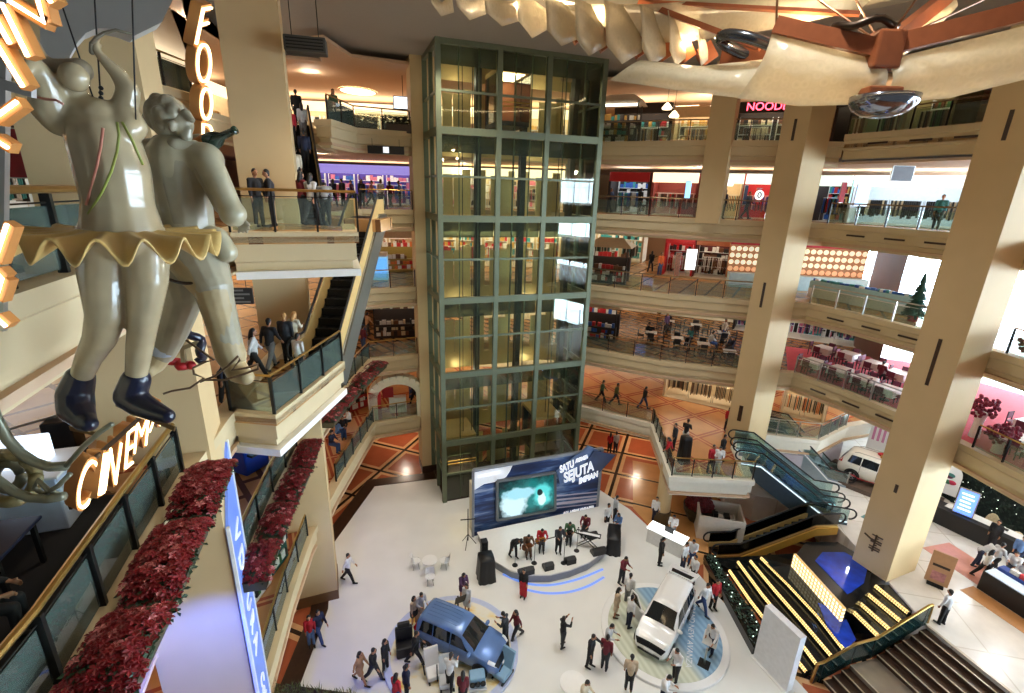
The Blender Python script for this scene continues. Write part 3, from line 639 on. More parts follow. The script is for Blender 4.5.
# foliage trough along the fountain's low side
po = G(726, 610, 0.06); A, B = G(703, 563, .06), G(752, 655, .06); d = (B - A).normalized(); n = Vector((-d.y, d.x, 0)); n = n if n.x > 0 else -n
pt = empty('planter_trough', 'black trough of low plants and tiny lights along the fountain', 'planter', po)
MB().extr([A - po, B - po, B - po + n * .95, A - po + n * .55], Vector((0, 0, .4))).build('trough', DKST, pt)
fl = MB(); lt = MB()
for k in range(420):
    t = R.random(); w = R.uniform(.08, lerp(.5, .88, t)); p = A.lerp(B, t) - po + n * w + Vector((0, 0, .40 + R.uniform(0, .12))); a = R.uniform(0, 2 * PI)
    e = Vector((math.cos(a), math.sin(a), R.uniform(.2, .9))) * R.uniform(.08, .18); s_ = Vector((-math.sin(a), math.cos(a), 0)) * .04
    fl.add([p, p + e * .5 + s_, p + e, p + e * .5 - s_], [(0, 1, 2, 3)])
for k in range(14):
    t = (k + R.random()) / 14; p = A.lerp(B, t) - po + n * R.uniform(.15, .7) + Vector((0, 0, .52)); lt.ball(p, .03, n=6, m=4)
fl.build('foliage', mat('dark_leaves', srgb(28, 66, 46), 0.5, var=0.3), pt)['kind'] = 'stuff'
lt.build('fairy_lights', mat('small_lights', (.8, 1, .9), emit=1.6, ec=(.8, 1, .9)), pt)['kind'] = 'stuff'
# blue lamps in the pools
FOUNT_LAMPS = [(G(836, 560, 2.6)), (G(842, 630, 1.9))]
# --- the flight of steps
T0 = Vector((17.6, 15.75, 0)); su = Vector((-.963, -.27, 0)); sv = Vector((.27, -.963, 0)); rise = ZR / 11; tread = 0.40
STEPM = mat('brown_step_stone', srgb(66, 46, 34), 0.35, var=0.15); LANDM = mat('grey_landing_stone', srgb(150, 138, 122), 0.18, var=0.2, scale=1.2)
NOSE = mat('step_nosing', srgb(186, 176, 156), 0.3, 0.4)
st = empty('staircase', 'brown stone steps with pale nosings beside the fountain', 'stairs', T0)
dist = 0.0; z = ZR; Ls = 9.0
for k in range(11):
    z -= rise; w = tread if k not in (6, 10) else (1.35 if k == 6 else 0.3)
    if k == 10: break
    p0 = su * dist; p1 = su * (dist + w)
    MB().prism([(p0.x, p0.y), (p1.x, p1.y), (p1.x + sv.x * Ls, p1.y + sv.y * Ls), (p0.x + sv.x * Ls, p0.y + sv.y * Ls)], 0.0, z).build('landing' if k == 6 else 'tread', LANDM if k == 6 else STEPM, st)
    MB().beam(p1 + Vector((0, 0, z + .005)) - su * .02, p1 + sv * Ls + Vector((0, 0, z + .005)) - su * .02, 0.06, 0.02).build('nosing', NOSE, st)
    dist += w
MB().beam(Vector((0, 0, ZR + .005)), sv * 3.6 + Vector((0, 0, ZR + .005)), 0.12, 0.02).build('nosing', NOSE, st)
rr = empty('stair_railing', 'brass handrail with dark glass between the steps and the fountain', 'railing', T0)
RP = [(-0.1, ZR), (0.1, ZR), (2.55, ZR - 7 * rise), (3.6, ZR - 7 * rise), (dist + .1, 0.08), (dist + .4, 0.08)]
def rp(x, z, v=-0.12): return su * x + sv * v + Vector((0, 0, z))
MB().tube([rp(x, z + .95) for x, z in RP] + [rp(dist + .5, .08)], 0.055, 8).build('handrail', HRB, rr)
MB().tube([rp(-.1, ZR + .95), rp(-.16, ZR)], 0.05, 8).build('newel', HRB, rr)
for i in range(len(RP) - 1):
    (x0, z0), (x1, z1) = RP[i], RP[i + 1]
    MB().extr([rp(x0, z0 - .1), rp(x1, z1 - .1), rp(x1, z1 + .85), rp(x0, z0 + .85)], sv * .02).build('glass_panel', glass('dark_rail_glass', (.25, .4, .38), .14, body=.1, bodyc=(.05, .2, .2)), rr)
    MB().beam(rp(x1, z1 - .1), rp(x1, z1 + .93), .05, .05, up=sv).build('post', DSTEEL, rr)
# ================================================================ STAGE
BP0, BP1 = Vector((-1.85, 22.35, 0)), Vector((5.45, 25.05, 0)); bd = (BP1 - BP0).normalized(); bn = Vector((bd.y, -bd.x, 0))   # towards the camera
BW = (BP1 - BP0).length
def on_board(px, py, o=0.0):
    r_ = ray(px, py); t = (BP0 + bn * o - CAMP).dot(bn) / r_.dot(bn); return CAMP + r_ * t
sg = empty('stage', 'low white curved stage in front of the big screen board', 'stage', (2.2, 21.5, 0.06))
SPL = [(-1.55, 22.1), (-1.25, 21.4), (-0.95, 20.6), (-0.45, 19.95), (0.3, 19.4), (1.2, 19.15), (2.2, 19.2), (3.2, 19.55), (4.2, 20.1), (4.95, 20.8), (5.45, 21.6), (5.75, 22.5), (5.8, 23.5), (5.55, 24.75)]
loc = [(x - 2.2, y - 21.5) for x, y in SPL]
MB().prism(loc, 0, .42).build('fascia', mat('stage_fascia', srgb(150, 154, 158), 0.4, 0.2), sg)
MB().prism([(x * 1.015, y * 1.015 if y < 0 else y) for x, y in loc], .42, .5).build('deck', mat('stage_deck', srgb(236, 236, 232), 0.25, var=0.02), sg)
# blue light lines on the floor before the stage
ll = MB(); BL = mat('blue_line', srgb(90, 130, 235), 0.3, emit=0.5, ec=(.25, .42, 1))
for dr in (0.0, 0.75):
    pts = [G(px, py, .075) for px, py in (((503, 574), (525, 583), (550, 585), (578, 579), (603, 569)) if dr == 0 else ((524, 589), (545, 593), (568, 592), (588, 586), (604, 577)))]
    L2 = []
    for i in range(len(pts) - 1):
        for t in range(6):
            p = [pts[max(i - 1, 0)], pts[i], pts[i + 1], pts[min(i + 2, len(pts) - 1)]]; u = t / 6
            L2.append(.5 * ((2 * p[1]) + (p[2] - p[0]) * u + (2 * p[0] - 5 * p[1] + 4 * p[2] - p[3]) * u * u + (3 * p[1] - p[0] - 3 * p[2] + p[3]) * u ** 3))
    L2.append(pts[-1]); o = MB().sweep([(p.x, p.y, .065) for p in L2], [(-.06, 0), (-.06, .012), (.06, .012), (.06, 0)]).build('floor_light_line', BL)
    tag(o, ('inner' if dr == 0 else 'outer') + ' blue light line curving on the floor before the stage', 'light strip')
# the board
def graphic():
    m, N, L, b = nt('board_graphic'); tc = N.new('ShaderNodeTexCoord'); mp = N.new('ShaderNodeMapping'); mp.inputs['Rotation'].default_value = (0, 0, -.12); mp.inputs['Scale'].default_value = (.22, 1.7, 1)
    L.new(tc.outputs['UV'], mp.inputs[0]); no = N.new('ShaderNodeTexNoise'); no.inputs['Scale'].default_value = 1.15; no.inputs['Detail'].default_value = 6; no.inputs['Roughness'].default_value = .6; L.new(mp.outputs[0], no.inputs[0])
    rp = N.new('ShaderNodeValToRGB'); E_ = rp.color_ramp.elements; E_[0].position = .36; E_[0].color = col4(srgb(18, 34, 72)); E_[1].position = .70; E_[1].color = col4(srgb(190, 204, 226))
    for p, c in ((.46, (30, 54, 104)), (.53, (66, 98, 150)), (.60, (140, 160, 196))): e = E_.new(p); e.color = col4(srgb(*c))
    L.new(no.outputs['Fac'], rp.inputs[0]); L.new(rp.outputs[0], b.inputs['Base Color']); b.inputs['Roughness'].default_value = .4
    return m
bo = empty('stage_board', 'tall blue backdrop board with slanted white lettering and a video screen', 'board', BP0 + Vector((0, 0, .06)))
o0 = Vector(bo.location)
up = Vector((0, 0, 1)); BH = 4.28
uvquad('printed_face', BP0 - o0, BP1 - o0, BP1 - o0 + up * BH, BP0 - o0 + up * BH, graphic(), bo, thick=bn * .12)
MB().extr([BP0 - o0 - bn * .12, BP1 - o0 - bn * .12, BP1 - o0 - bn * .8, BP0 - o0 - bn * .8], up * (BH - 1.1)).build('rear_box', mat('cream_panel', srgb(214, 204, 178), .6), bo)
fr = MB(); h_ = Vector((0, 0, BH))
for a, b in ((BP0, BP0 + h_), (BP0 + h_, BP1 + h_), (BP1 + h_, BP1)): fr.beam(a - o0, b - o0, .14, .16)
fr.build('edge_frame', mat('board_frame', srgb(160, 166, 176), .35, .6), bo)
c = [on_board(*p, .03) - o0 for p in ((474, 492), (484, 476), (510, 467), (517, 466), (507, 478), (490, 485), (474, 488))]
w1 = [(474, 472.5), (513, 464), (510, 471), (506, 477), (497, 481.5), (484, 484), (474.5, 490)]
MB().extr([on_board(*p, .02) - o0 for p in w1], bn * .01).build('white_flash', mat('white_print', srgb(240, 244, 250), .5, emit=.25), bo)
scr = [(497, 481), (555, 472.5), (555, 509.5), (497, 520)]
a, b, c_, d_ = [on_board(*p, .08) - o0 for p in (scr[3], scr[2], scr[1], scr[0])]
bz = MB()
for p, q in ((a, b), (b, c_), (c_, d_), (d_, a)): bz.beam(p, q, .14, .14, up=bn)
bz.build('screen_bezel', mat('screen_bezel', srgb(120, 126, 130), .4, .5), bo)
def screen_mat():
    m, N, L, b = nt('video_screen'); tc = N.new('ShaderNodeTexCoord'); last = None
    def blob(cx, cy, rx, ry, soft):
        mp = N.new('ShaderNodeMapping'); mp.inputs['Location'].default_value = (-cx / rx, -cy / ry, 0); mp.inputs['Scale'].default_value = (1 / rx, 1 / ry, 0)
        L.new(tc.outputs['UV'], mp.inputs[0]); no = N.new('ShaderNodeTexNoise'); no.inputs['Scale'].default_value = 2.2; L.new(tc.outputs['UV'], no.inputs[0])
        ln = N.new('ShaderNodeVectorMath'); ln.operation = 'LENGTH'; L.new(mp.outputs[0], ln.inputs[0])
        ad = N.new('ShaderNodeMath'); ad.operation = 'MULTIPLY_ADD'; L.new(no.outputs[0], ad.inputs[0]); ad.inputs[1].default_value = .9; L.new(ln.outputs['Value'], ad.inputs[2])
        mr = N.new('ShaderNodeMapRange'); mr.inputs[1].default_value = 1.6; mr.inputs[2].default_value = 1.6 - soft; mr.inputs[3].default_value = 0; mr.inputs[4].default_value = 1; L.new(ad.outputs[0], mr.inputs[0]); return mr.outputs[0]
    base = N.new('ShaderNodeRGB'); base.outputs[0].default_value = col4(srgb(8, 34, 40)); last = base.outputs[0]
    for args, c in (((2.2, 1.3, 2.0, 1.2, .6), (20, 120, 120)), ((1.0, .85, .75, .95, .35), (205, 240, 250)), ((1.35, 1.5, 1.0, .35, .3), (160, 220, 235)), ((2.75, 1.15, .55, .75, .4), (90, 215, 215)), ((2.7, .9, .26, .42, .3), (215, 255, 245)), ((2.6, 1.35, .16, .2, .2), (10, 40, 44))):
        mx = N.new('ShaderNodeMixRGB'); L.new(blob(*args), mx.inputs[0]); L.new(last, mx.inputs[1]); mx.inputs[2].default_value = col4(srgb(*c)); last = mx.outputs[0]
    b.inputs['Base Color'].default_value = (.01, .01, .01, 1); L.new(last, b.inputs['Emission Color']); b.inputs['Emission Strength'].default_value = 1.0; b.inputs['Roughness'].default_value = .2
    return m
uvquad('screen', a, b, c_, d_, screen_mat(), bo, thick=bn * .05)
BLD = mat('blade_blue', srgb(44, 66, 112), .35, var=.25, scale=1.5); BLD2 = mat('blade_steel', srgb(104, 130, 176), .35, var=.25, scale=1.2)
MB().extr([on_board(*p, .22) - o0 for p in ((557, 472), (589, 446.5), (598, 450), (597.5, 471), (560, 484))], -bn * .14).build('blade', BLD2, bo)
MB().extr([on_board(*p, .30) - o0 for p in ((594, 451), (616, 455), (598, 474), (575, 478))], -bn * .06).build('blade', BLD, bo)
st_ = MB(); 
for y0, y1, w in ((500, 496, .10), (504, 499, .16), (496, 492, .06), (508, 503, .05)): st_.beam(on_board(556, y0, .02) - o0, on_board(598, y1, .02) - o0, .02, w)
st_.build('light_streaks', mat('streak_print', srgb(206, 200, 220), .5), bo)
WP = mat('white_lettering', srgb(240, 243, 250), .4, emit=.5)
def btext(s, p0, p1, size, nm='lettering', sh=.25, o=.36):
    a, b = on_board(*p0, o) - o0, on_board(*p1, o) - o0; x = (b - a)
    M = frame(a.lerp(b, .5), x, up); t = text(nm, s, size, WP, bo, None, .012, sh, bold=.03)
    w = max(v.co.x for v in t.data.vertices) - min(v.co.x for v in t.data.vertices); k = x.length / w; t.data.transform(M @ Matrix.Diagonal((k, 1, 1, 1)))
btext('SATU', (559, 470.5), (574, 463.5), .62); btext('AVANZA', (575, 461.5), (588, 456.5), .3)
btext('SEJUTA', (563, 479), (593, 466), .9); btext('IMPIAN', (578, 482), (598, 474), .5)
btext('ALL NEW AVANZA', (562, 515), (594, 508), .42, o=.05); btext('#', (548, 519), (552, 518), .26, o=.05); btext('SATU AVANZA SEJUTA', (478, 477.5), (501, 472), .2, o=.05)
BP = mat('printed_blue', srgb(60, 90, 170), .5)
# ================================================================ CARS
def interp(tab, x):
    for (x0, *a), (x1, *b) in zip(tab[:-1], tab[1:]):
        if x <= x1:
            t = (x - x0) / (x1 - x0) if x1 > x0 else 0; t = max(0, min(1, t)); return [lerp(p, q, t) for p, q in zip(a, b)]
    return list(tab[-1][1:])
# x, ztop, halfwidth belt, halfwidth top, zbottom
VAN = [(-2.08, 0.80, .66, .60, .42), (-2.04, 1.05, .74, .66, .30), (-1.98, 1.12, .78, .68, .24), (-1.80, 1.60, .81, .60, .22), (-1.66, 1.665, .82, .60, .22), (-.6, 1.70, .83, .61, .22), (.12, 1.64, .83, .60, .22), (.30, 1.57, .83, .60, .22), (1.02, 1.06, .82, .70, .22), (1.16, 1.00, .82, .73, .22), (1.75, .88, .78, .66, .22), (1.98, .76, .68, .56, .24), (2.08, .56, .55, .45, .3)]
SUV = [(-2.2, 0.85, .70, .62, .5), (-2.15, 1.08, .78, .68, .38), (-2.08, 1.18, .82, .70, .32), (-1.82, 1.66, .86, .62, .3), (-1.6, 1.74, .88, .63, .3), (-.6, 1.78, .9, .65, .3), (.2, 1.72, .9, .64, .3), (.38, 1.66, .9, .64, .3), (1.05, 1.16, .89, .74, .3), (1.2, 1.10, .88, .78, .3), (1.9, 1.0, .86, .72, .3), (2.12, .86, .76, .62, .34), (2.22, .62, .62, .5, .4)]
def car_section(tab, x):
    zt, wb, wt, zb = interp(tab, x); belt = min(zt - .03, .98 if tab is VAN else 1.06); flat = zt - belt < .12
    if flat: wt = lerp(wt, wb, .6)
    return [(0, zb), (wb * .86, zb), (wb * .97, zb + .10), (wb, lerp(zb, belt, .5)), (wb * .985, belt - .06), (wb * .965, belt), (lerp(wb * .965, wt, .9), lerp(belt, zt, .88)), (wt * .93, zt - .012), (wt * .5, zt + .02), (0, zt + .03)]
def car_point(tab, x, k, side):
    """point on the skin: k is a fractional index into the section"""
    s_ = car_section(tab, x); i = min(int(k), len(s_) - 2); t = k - i
    return Vector((x, side * lerp(s_[i][0], s_[i + 1][0], t), lerp(s_[i][1], s_[i + 1][1], t)))
def skin_patch(mb, tab, x0, x1, k0, k1, side, nx=8, nk=4, off_=.012, slant0=0, slant1=0):
    vs = []
    for i in range(nx + 1):
        for j in range(nk + 1):
            k = lerp(k0, k1, j / nk); x = lerp(x0 + slant0 * j / nk, x1 + slant1 * j / nk, i / nx); p = car_point(tab, x, k, side)
            q1 = car_point(tab, x, min(k + .05, 9), side) - car_point(tab, x, max(k - .05, 0), side); q2 = car_point(tab, x + .05, k, side) - car_point(tab, x - .05, k, side)
            nn = q1.cross(q2) * side
            vs.append(p + (nn.normalized() if nn.length > 1e-6 else Vector((0, 0, 1))) * off_)
    fs = [(i * (nk + 1) + j, (i + 1) * (nk + 1) + j, (i + 1) * (nk + 1) + j + 1, i * (nk + 1) + j + 1) for i in range(nx) for j in range(nk)]
    mb.add(vs, fs)
def build_car(name, label, loc, rz, tab, paint, open_doors=(), tailgate=False, ribs=True, rack=False):
    r = empty(name, label, 'car', loc, rz); xs = []; x0, x1 = tab[0][0], tab[-1][0]
    for a, b in zip(tab[:-1], tab[1:]):
        n = max(1, int((b[0] - a[0]) / .12)); xs += [lerp(a[0], b[0], i / n) for i in range(n)]
    xs.append(x1); mb = MB(); rows = []
    for x in xs:
        s_ = car_section(tab, x); rows.append([Vector((x, -y, z)) for y, z in s_] + [Vector((x, y, z)) for y, z in reversed(s_[1:-1])])
    q = len(rows[0]); vs = [v for row in rows for v in row]
    fs = [(i * q + j, i * q + (j + 1) % q, (i + 1) * q + (j + 1) % q, (i + 1) * q + j) for i in range(len(rows) - 1) for j in range(q)] + [tuple(range(q)), tuple(range(len(rows) * q - 1, (len(rows) - 1) * q - 1, -1))]
    mb.add(vs, fs); mb.build('body', paint, r, smooth=True)
    gb = mat('tinted_car_glass', srgb(22, 30, 34), .05, spec=.8, var=.02)
    ws = MB(); xw0, xw1 = (.34, .98) if tab is VAN else (.42, 1.0)
    for sd in (-1, 1): skin_patch(ws, tab, xw0, xw1, 7.0, 9.0, sd, off_=.014); 
    ws.build('windscreen', gb, r, smooth=True)
    rw = MB(); xr0, xr1 = tab[2][0] + .02, tab[3][0] - .02
    for sd in (-1, 1): skin_patch(rw, tab, xr0, xr1, 7.0, 9.0, sd, off_=.014)
    rw.build('rear_window', gb, r, smooth=True)
    for sd in (-1, 1):
        for a, b, s0, s1 in ((-1.72, -1.05, .12, 0), (-1.0, -.18, 0, 0), (-.12, .78, 0, -.42)):
            if (sd, 'front') in open_doors and b > .5: continue
            w = MB(); skin_patch(w, tab, a, b, 5.12, 5.9, sd, off_=.014, slant0=s0, slant1=s1); w.build('side_window', gb, r, smooth=True)
        for xx in (-.15, -1.02):
            g = MB(); skin_patch(g, tab, xx - .008, xx + .008, 1.2, 5.1, sd, 1, 6, .006); g.build('door_gap', BLACK, r)
        for xx in (-.05, -.9): MB().rbox(xx, xx + .16, sd * (tab[6][2] * .985) - .02, sd * (tab[6][2] * .985) + .025, .86, .9, .01).build('door_handle', paint, r)
        hl = MB(); skin_patch(hl, tab, tab[-3][0] - .1, tab[-2][0] + .02, 4.6, 7.2, sd, 5, 5, .012); hl.build('headlight', mat('headlight', srgb(225, 232, 236), .1, spec=.9), r, smooth=True)
        tl_ = MB(); skin_patch(tl_, tab, tab[1][0] + .0, tab[2][0] + .1, 4.3, 6.5, sd, 4, 4, .012); tl_.build('tail_light', mat('tail_light', srgb(170, 20, 22), .15), r, smooth=True)
        m_ = MB(); m_.ball((.82, sd * (tab[6][2] + .05), 1.04), .09, .15, .09, M=None); m_.build('wing_mirror', paint, r, smooth=True)
    R_ = .31 if tab is VAN else .36; ax = (-1.28, 1.32) if tab is VAN else (-1.34, 1.36)
    for xx in ax:
        for sd in (-1, 1):
            yw = tab[6][2]
            ar = MB(); ar.lathe([(0, 0), (R_ + .06, 0), (R_ + .06, .02)], (xx, sd * (yw * .985 - .005), R_ + .02), 24, Matrix.Rotation(-sd * PI / 2, 4, 'X')); ar.build('wheel_arch', BLACK, r)
            T = Matrix.Rotation(-sd * PI / 2, 4, 'X')
            ti = MB(); ti.lathe([(R_ * .62, -.12), (R_ * .95, -.12), (R_, -.08), (R_, .06), (R_ * .95, .09), (R_ * .64, .09), (R_ * .6, .05), (R_ * .6, -.1)], (xx, sd * (yw - .06), R_), 24, T); w = ti.build('wheel', RUBBER, r, smooth=False)
            ri = MB(); ri.lathe([(.02, .06), (R_ * .2, .07), (R_ * .22, .04), (R_ * .58, .05), (R_ * .63, .085), (R_ * .63, .0), (.02, .0)], (xx, sd * (yw - .06), R_), 20, T)
            for k in range(7):
                a = 2 * PI * k / 7; e = Vector((math.cos(a) * R_ * .6, 0, math.sin(a) * R_ * .6)); c_ = Vector((xx, sd * (yw + .015), R_)); ri.beam(c_, c_ + e, .05, .04, up=Vector((0, 1, 0)))
            ri.build('rim', mat('alloy_rim', srgb(185, 188, 192), .3, .8), w)
    r.scale = (.93,) * 3 if tab is VAN else (1, 1, 1)
    g = MB(); skin_patch(g, tab, tab[-2][0] - .05, tab[-1][0] - .01, 5.2, 9.0, 1, 3, 6, .014); skin_patch(g, tab, tab[-2][0] - .05, tab[-1][0] - .01, 5.2, 9, -1, 3, 6, .014); g.build('grille', mat('dark_grille', srgb(34, 36, 40), .3, .5), r, smooth=True)
    MB().rbox(tab[-1][0] - .05, tab[-1][0] + .03, -.5, .5, .30, .42, .02).build('bumper_intake', BLACK, r)
    MB().rbox(tab[-1][0] - .02, tab[-1][0] + .04, -.22, .22, .44, .54, .01).build('number_plate', WHITE, r)
    if ribs:
        for k in range(5):
            y = -.36 + .18 * k; zr = lambda x: interp(tab, x)[0] + .03 - .03 * abs(y)
            MB().tube([(x, y, zr(x) + .004) for x in (-1.55, -1.2, -.8, -.4, -.05)], .014, 6).build('roof_rib', paint, r)
    if rack:
        for sd in (-1, 1): MB().tube([(-1.5, sd * .56, 1.76), (-1.3, sd * .56, 1.84), (-.2, sd * .57, 1.86), (.1, sd * .56, 1.76)], .025, 6).build('roof_rail', STEEL, r)
    for sd, which in open_doors:
        yw = tab[6][2]; dm = MB()
        M = Matrix.Translation((.82, sd * yw * .98, 0)) @ Matrix.Rotation(-sd * math.radians(62), 4, 'Z')
        pl = [(-.0, .32), (-.92, .32), (-.95, .95), (-.93, 1.02), (-.88, 1.56), (-.5, 1.58), (-.02, 1.05), (0, .95)]
        dm.extr([M @ Vector((x, -.03, z)) for x, z in pl[:3] + pl[-1:]], (M.to_3x3() @ Vector((0, .08, 0))))
        dd = dm.build('open_door', paint, r)
        fm = MB(); wp_ = [M @ Vector((x, 0, z)) for x, z in ((-.03, .98), (-.94, .98), (-.88, 1.56), (-.5, 1.58))]
        for a, b in zip(wp_, wp_[1:] + wp_[:1]): fm.beam(a, b, .05, .06)
        fm.build('window_frame', paint, dd); MB().extr(wp_, M.to_3x3() @ Vector((0, .012, 0))).build('door_glass', GLASS_CLR, dd)
    if tailgate:
        M = Matrix.Translation((-1.72, 0, 1.66)) @ Matrix.Rotation(math.radians(-18), 4, 'Y')
        pl = [(0, -.58), (0, .58), (-.55, .66), (-1.05, .70), (-1.12, .62), (-1.12, -.62), (-1.05, -.70), (-.55, -.66)]
        t = MB().extr([M @ Vector((x, y, 0)) for x, y in pl], M.to_3x3() @ Vector((0, 0, .07))).build('tailgate', paint, r)
        MB().extr([M @ Vector((x, y, .071)) for x, y in ((-.1, -.48), (-.1, .48), (-.52, .54), (-.52, -.54))], M.to_3x3() @ Vector((0, 0, .012))).build('tailgate_glass', gb, t)
        for k in range(4): MB().ball(M @ Vector((-.34, -.36 + .24 * k, .09)), .1, .08, .02, 10, 6).build('reflection_pane', GLASS_CLR, t) if False else None
        MB().rbox(-.8, -.72, -.2, .2, .07, .085, .004, M).build('emblem', STEEL, t)
        for sd in (-1, 1): MB().beam((-1.78, sd * .62, 1.25), M @ Vector((-.5, sd * .58, 0)), .03, .03).build('gas_strut', DSTEEL, t)
        MB().box(-2.0, -1.74, -.56, .56, .55, 1.5).build('boot_shade_block', BLACK, r)  # black block stands in for the shade inside the open boot
    return r
def disc(name, label, px0, px1, top, rim_m, h=.14, scale=1.0):
    a, b = G(*px0, .1), G(*px1, .1); c = (a + b) / 2; rad = (a - b).length / 2 * scale
    r = empty(name, label, 'display platform', (c.x, c.y, .06))
    MB().lathe([(rad, 0), (rad, h - .02), (rad - .03, h)], (0, 0, 0), 72).build('rim', rim_m, r); MB().lathe([(rad - .3, h), (rad - .3, h + .006)], (0, 0, 0), 72).build('top', top, r)
    return r, c, rad
def split_mat(name, c1, c2, ang, offs, streak=None):
    m, N, L, b = nt(name); tc = N.new('ShaderNodeTexCoord'); mp = N.new('ShaderNodeMapping'); mp.inputs['Rotation'].default_value = (0, 0, ang); L.new(tc.outputs['Object'], mp.inputs[0])
    sx = N.new('ShaderNodeSeparateXYZ'); L.new(mp.outputs[0], sx.inputs[0]); mr = N.new('ShaderNodeMapRange'); mr.inputs[1].default_value = offs - .25; mr.inputs[2].default_value = offs + .25; L.new(sx.outputs[0], mr.inputs[0])
    mx = N.new('ShaderNodeMixRGB'); L.new(mr.outputs[0], mx.inputs[0]); mx.inputs[1].default_value = col4(c1); mx.inputs[2].default_value = col4(c2)
    wv = N.new('ShaderNodeTexWave'); wv.inputs['Scale'].default_value = 1.2; wv.inputs['Distortion'].default_value = 1.5; L.new(mp.outputs[0], wv.inputs[0]); m2 = N.new('ShaderNodeMixRGB'); m2.blend_type = 'SOFT_LIGHT'; m2.inputs[0].default_value = .25
    L.new(mx.outputs[0], m2.inputs[1]); L.new(wv.outputs[0], m2.inputs[2]); L.new(m2.outputs[0], b.inputs['Base Color']); b.inputs['Roughness'].default_value = .25; return m
def splash_mat():
    m, N, L, b = nt('splash_print'); tc = N.new('ShaderNodeTexCoord'); mp = N.new('ShaderNodeMapping'); mp.inputs['Scale'].default_value = (.6, 1.6, 1); mp.inputs['Rotation'].default_value = (0, 0, .5); L.new(tc.outputs['Object'], mp.inputs[0])
    no = N.new('ShaderNodeTexNoise'); no.inputs['Scale'].default_value = 1.3; no.inputs['Detail'].default_value = 5; L.new(mp.outputs[0], no.inputs[0]); rp = N.new('ShaderNodeValToRGB'); E_ = rp.color_ramp.elements
    E_[0].position = .5; E_[0].color = col4(srgb(232, 228, 214)); E_[1].position = .7; E_[1].color = col4(srgb(210, 160, 70)); e = E_.new(.6); e.color = col4(srgb(236, 216, 160)); L.new(no.outputs[0], rp.inputs[0]); L.new(rp.outputs[0], b.inputs['Base Color']); b.inputs['Roughness'].default_value = .25; return m
WD, wc, wr = disc('display_platform', 'round blue and white platform under the white open-doored van', (601, 622), (728, 642), split_mat('blue_half_print', srgb(206, 210, 190), srgb(140, 176, 206), -.35, .1), WHITE)
BD, bc, br_ = disc('display_platform', 'round white platform with amber splashes under the blue van', (386, 645), (518, 655), splash_mat(), mat('pale_blue_rim', srgb(196, 206, 236), .35), )
dx = G(655, 655, .2) - G(692, 582, .2)
build_car('white_minivan', 'white minivan with an open front door and raised tailgate on the right platform', (wc.x + .05, wc.y + .15, .21), math.atan2(dx.y, dx.x), VAN, mat('white_car_paint', srgb(240, 240, 238), .18, coat=.8, var=.01), ((-1, 'front'),), True, ribs=False)
dx = G(477, 671, .5) - G(427, 648, .5)
bcen = (G(478, 672, .5) + G(427, 648, .5)) / 2; nb = Vector((-dx.y, dx.x, 0)).normalized()
bcen += nb * .8
build_car('blue_minivan', 'metallic blue minivan on the round platform at the front of the floor', (bcen.x, bcen.y, .21), math.atan2(dx.y, dx.x), VAN, mat('blue_car_paint', srgb(104, 138, 194), .22, .3, coat=.8, var=.02))
# SUV parked on a dark platform in the right wing
a, b = G(838, 476, ZR + .4), G(880, 492, ZR + .4); dx = b - a; cc = (a + b) / 2; n = Vector((-dx.y, dx.x, 0)).normalized(); n = n if n.y > 0 else -n
sp_ = cc + n * .9; ang = math.atan2(dx.y, dx.x); sp_ += Vector((.75, -.45, 0))
pr = empty('car_plinth', 'dark timber plinth under the white estate car by the green wall', 'platform', (sp_.x, sp_.y, ZR), ang)
MB().rbox(-3.0, 2.9, -1.5, 1.4, 0, .28, .02).build('deck', mat('dark_plank', srgb(96, 78, 66), .5, var=.2), pr)
for k in range(5):
    x = -2.7 + 1.35 * k; MB().lathe([(.035, .28), (.035, 1.0), (.05, 1.02), (.0, 1.06)], (x, -1.4, 0), 10).build('post', STEEL, pr)
MB().tube([(-2.7, -1.4, .95), (-2, -1.4, .82), (-1.35, -1.4, .95), (-.7, -1.4, .82), (0, -1.4, .95), (.7, -1.4, .82), (1.35, -1.4, .95), (2, -1.4, .82), (2.7, -1.4, .95)], .02, 6).build('rope', RED, pr)
build_car('white_estate_car', 'white estate car with a red ribbon bow parked before the green wall', (sp_.x, sp_.y, ZR + .28), ang, SUV, mat('pearl_car_paint', srgb(236, 232, 220), .2, coat=.8, var=.01), ribs=False, rack=True)
bw = empty('ribbon_bow', 'big red and gold ribbon bow on the roof of the white estate car', 'bow', (sp_.x, sp_.y, ZR + .28 + 1.8), ang)
for k in range(6):
    a = k * PI / 3; MB().ball((.28 * math.cos(a), .28 * math.sin(a), .14), .24, .13, .12, M=Matrix.Rotation(a, 4, 'Z')).build('loop', RED if k % 2 else mat('gold_ribbon', srgb(200, 150, 60), .4), bw, smooth=True)
MB().ball((0, 0, .16), .12).build('knot', RED, bw, smooth=True)
for sd in (-1, 1): MB().beam((0, sd * .1, .02), (.0, sd * .92, -.3), .16, .02).build('tail', RED, bw)
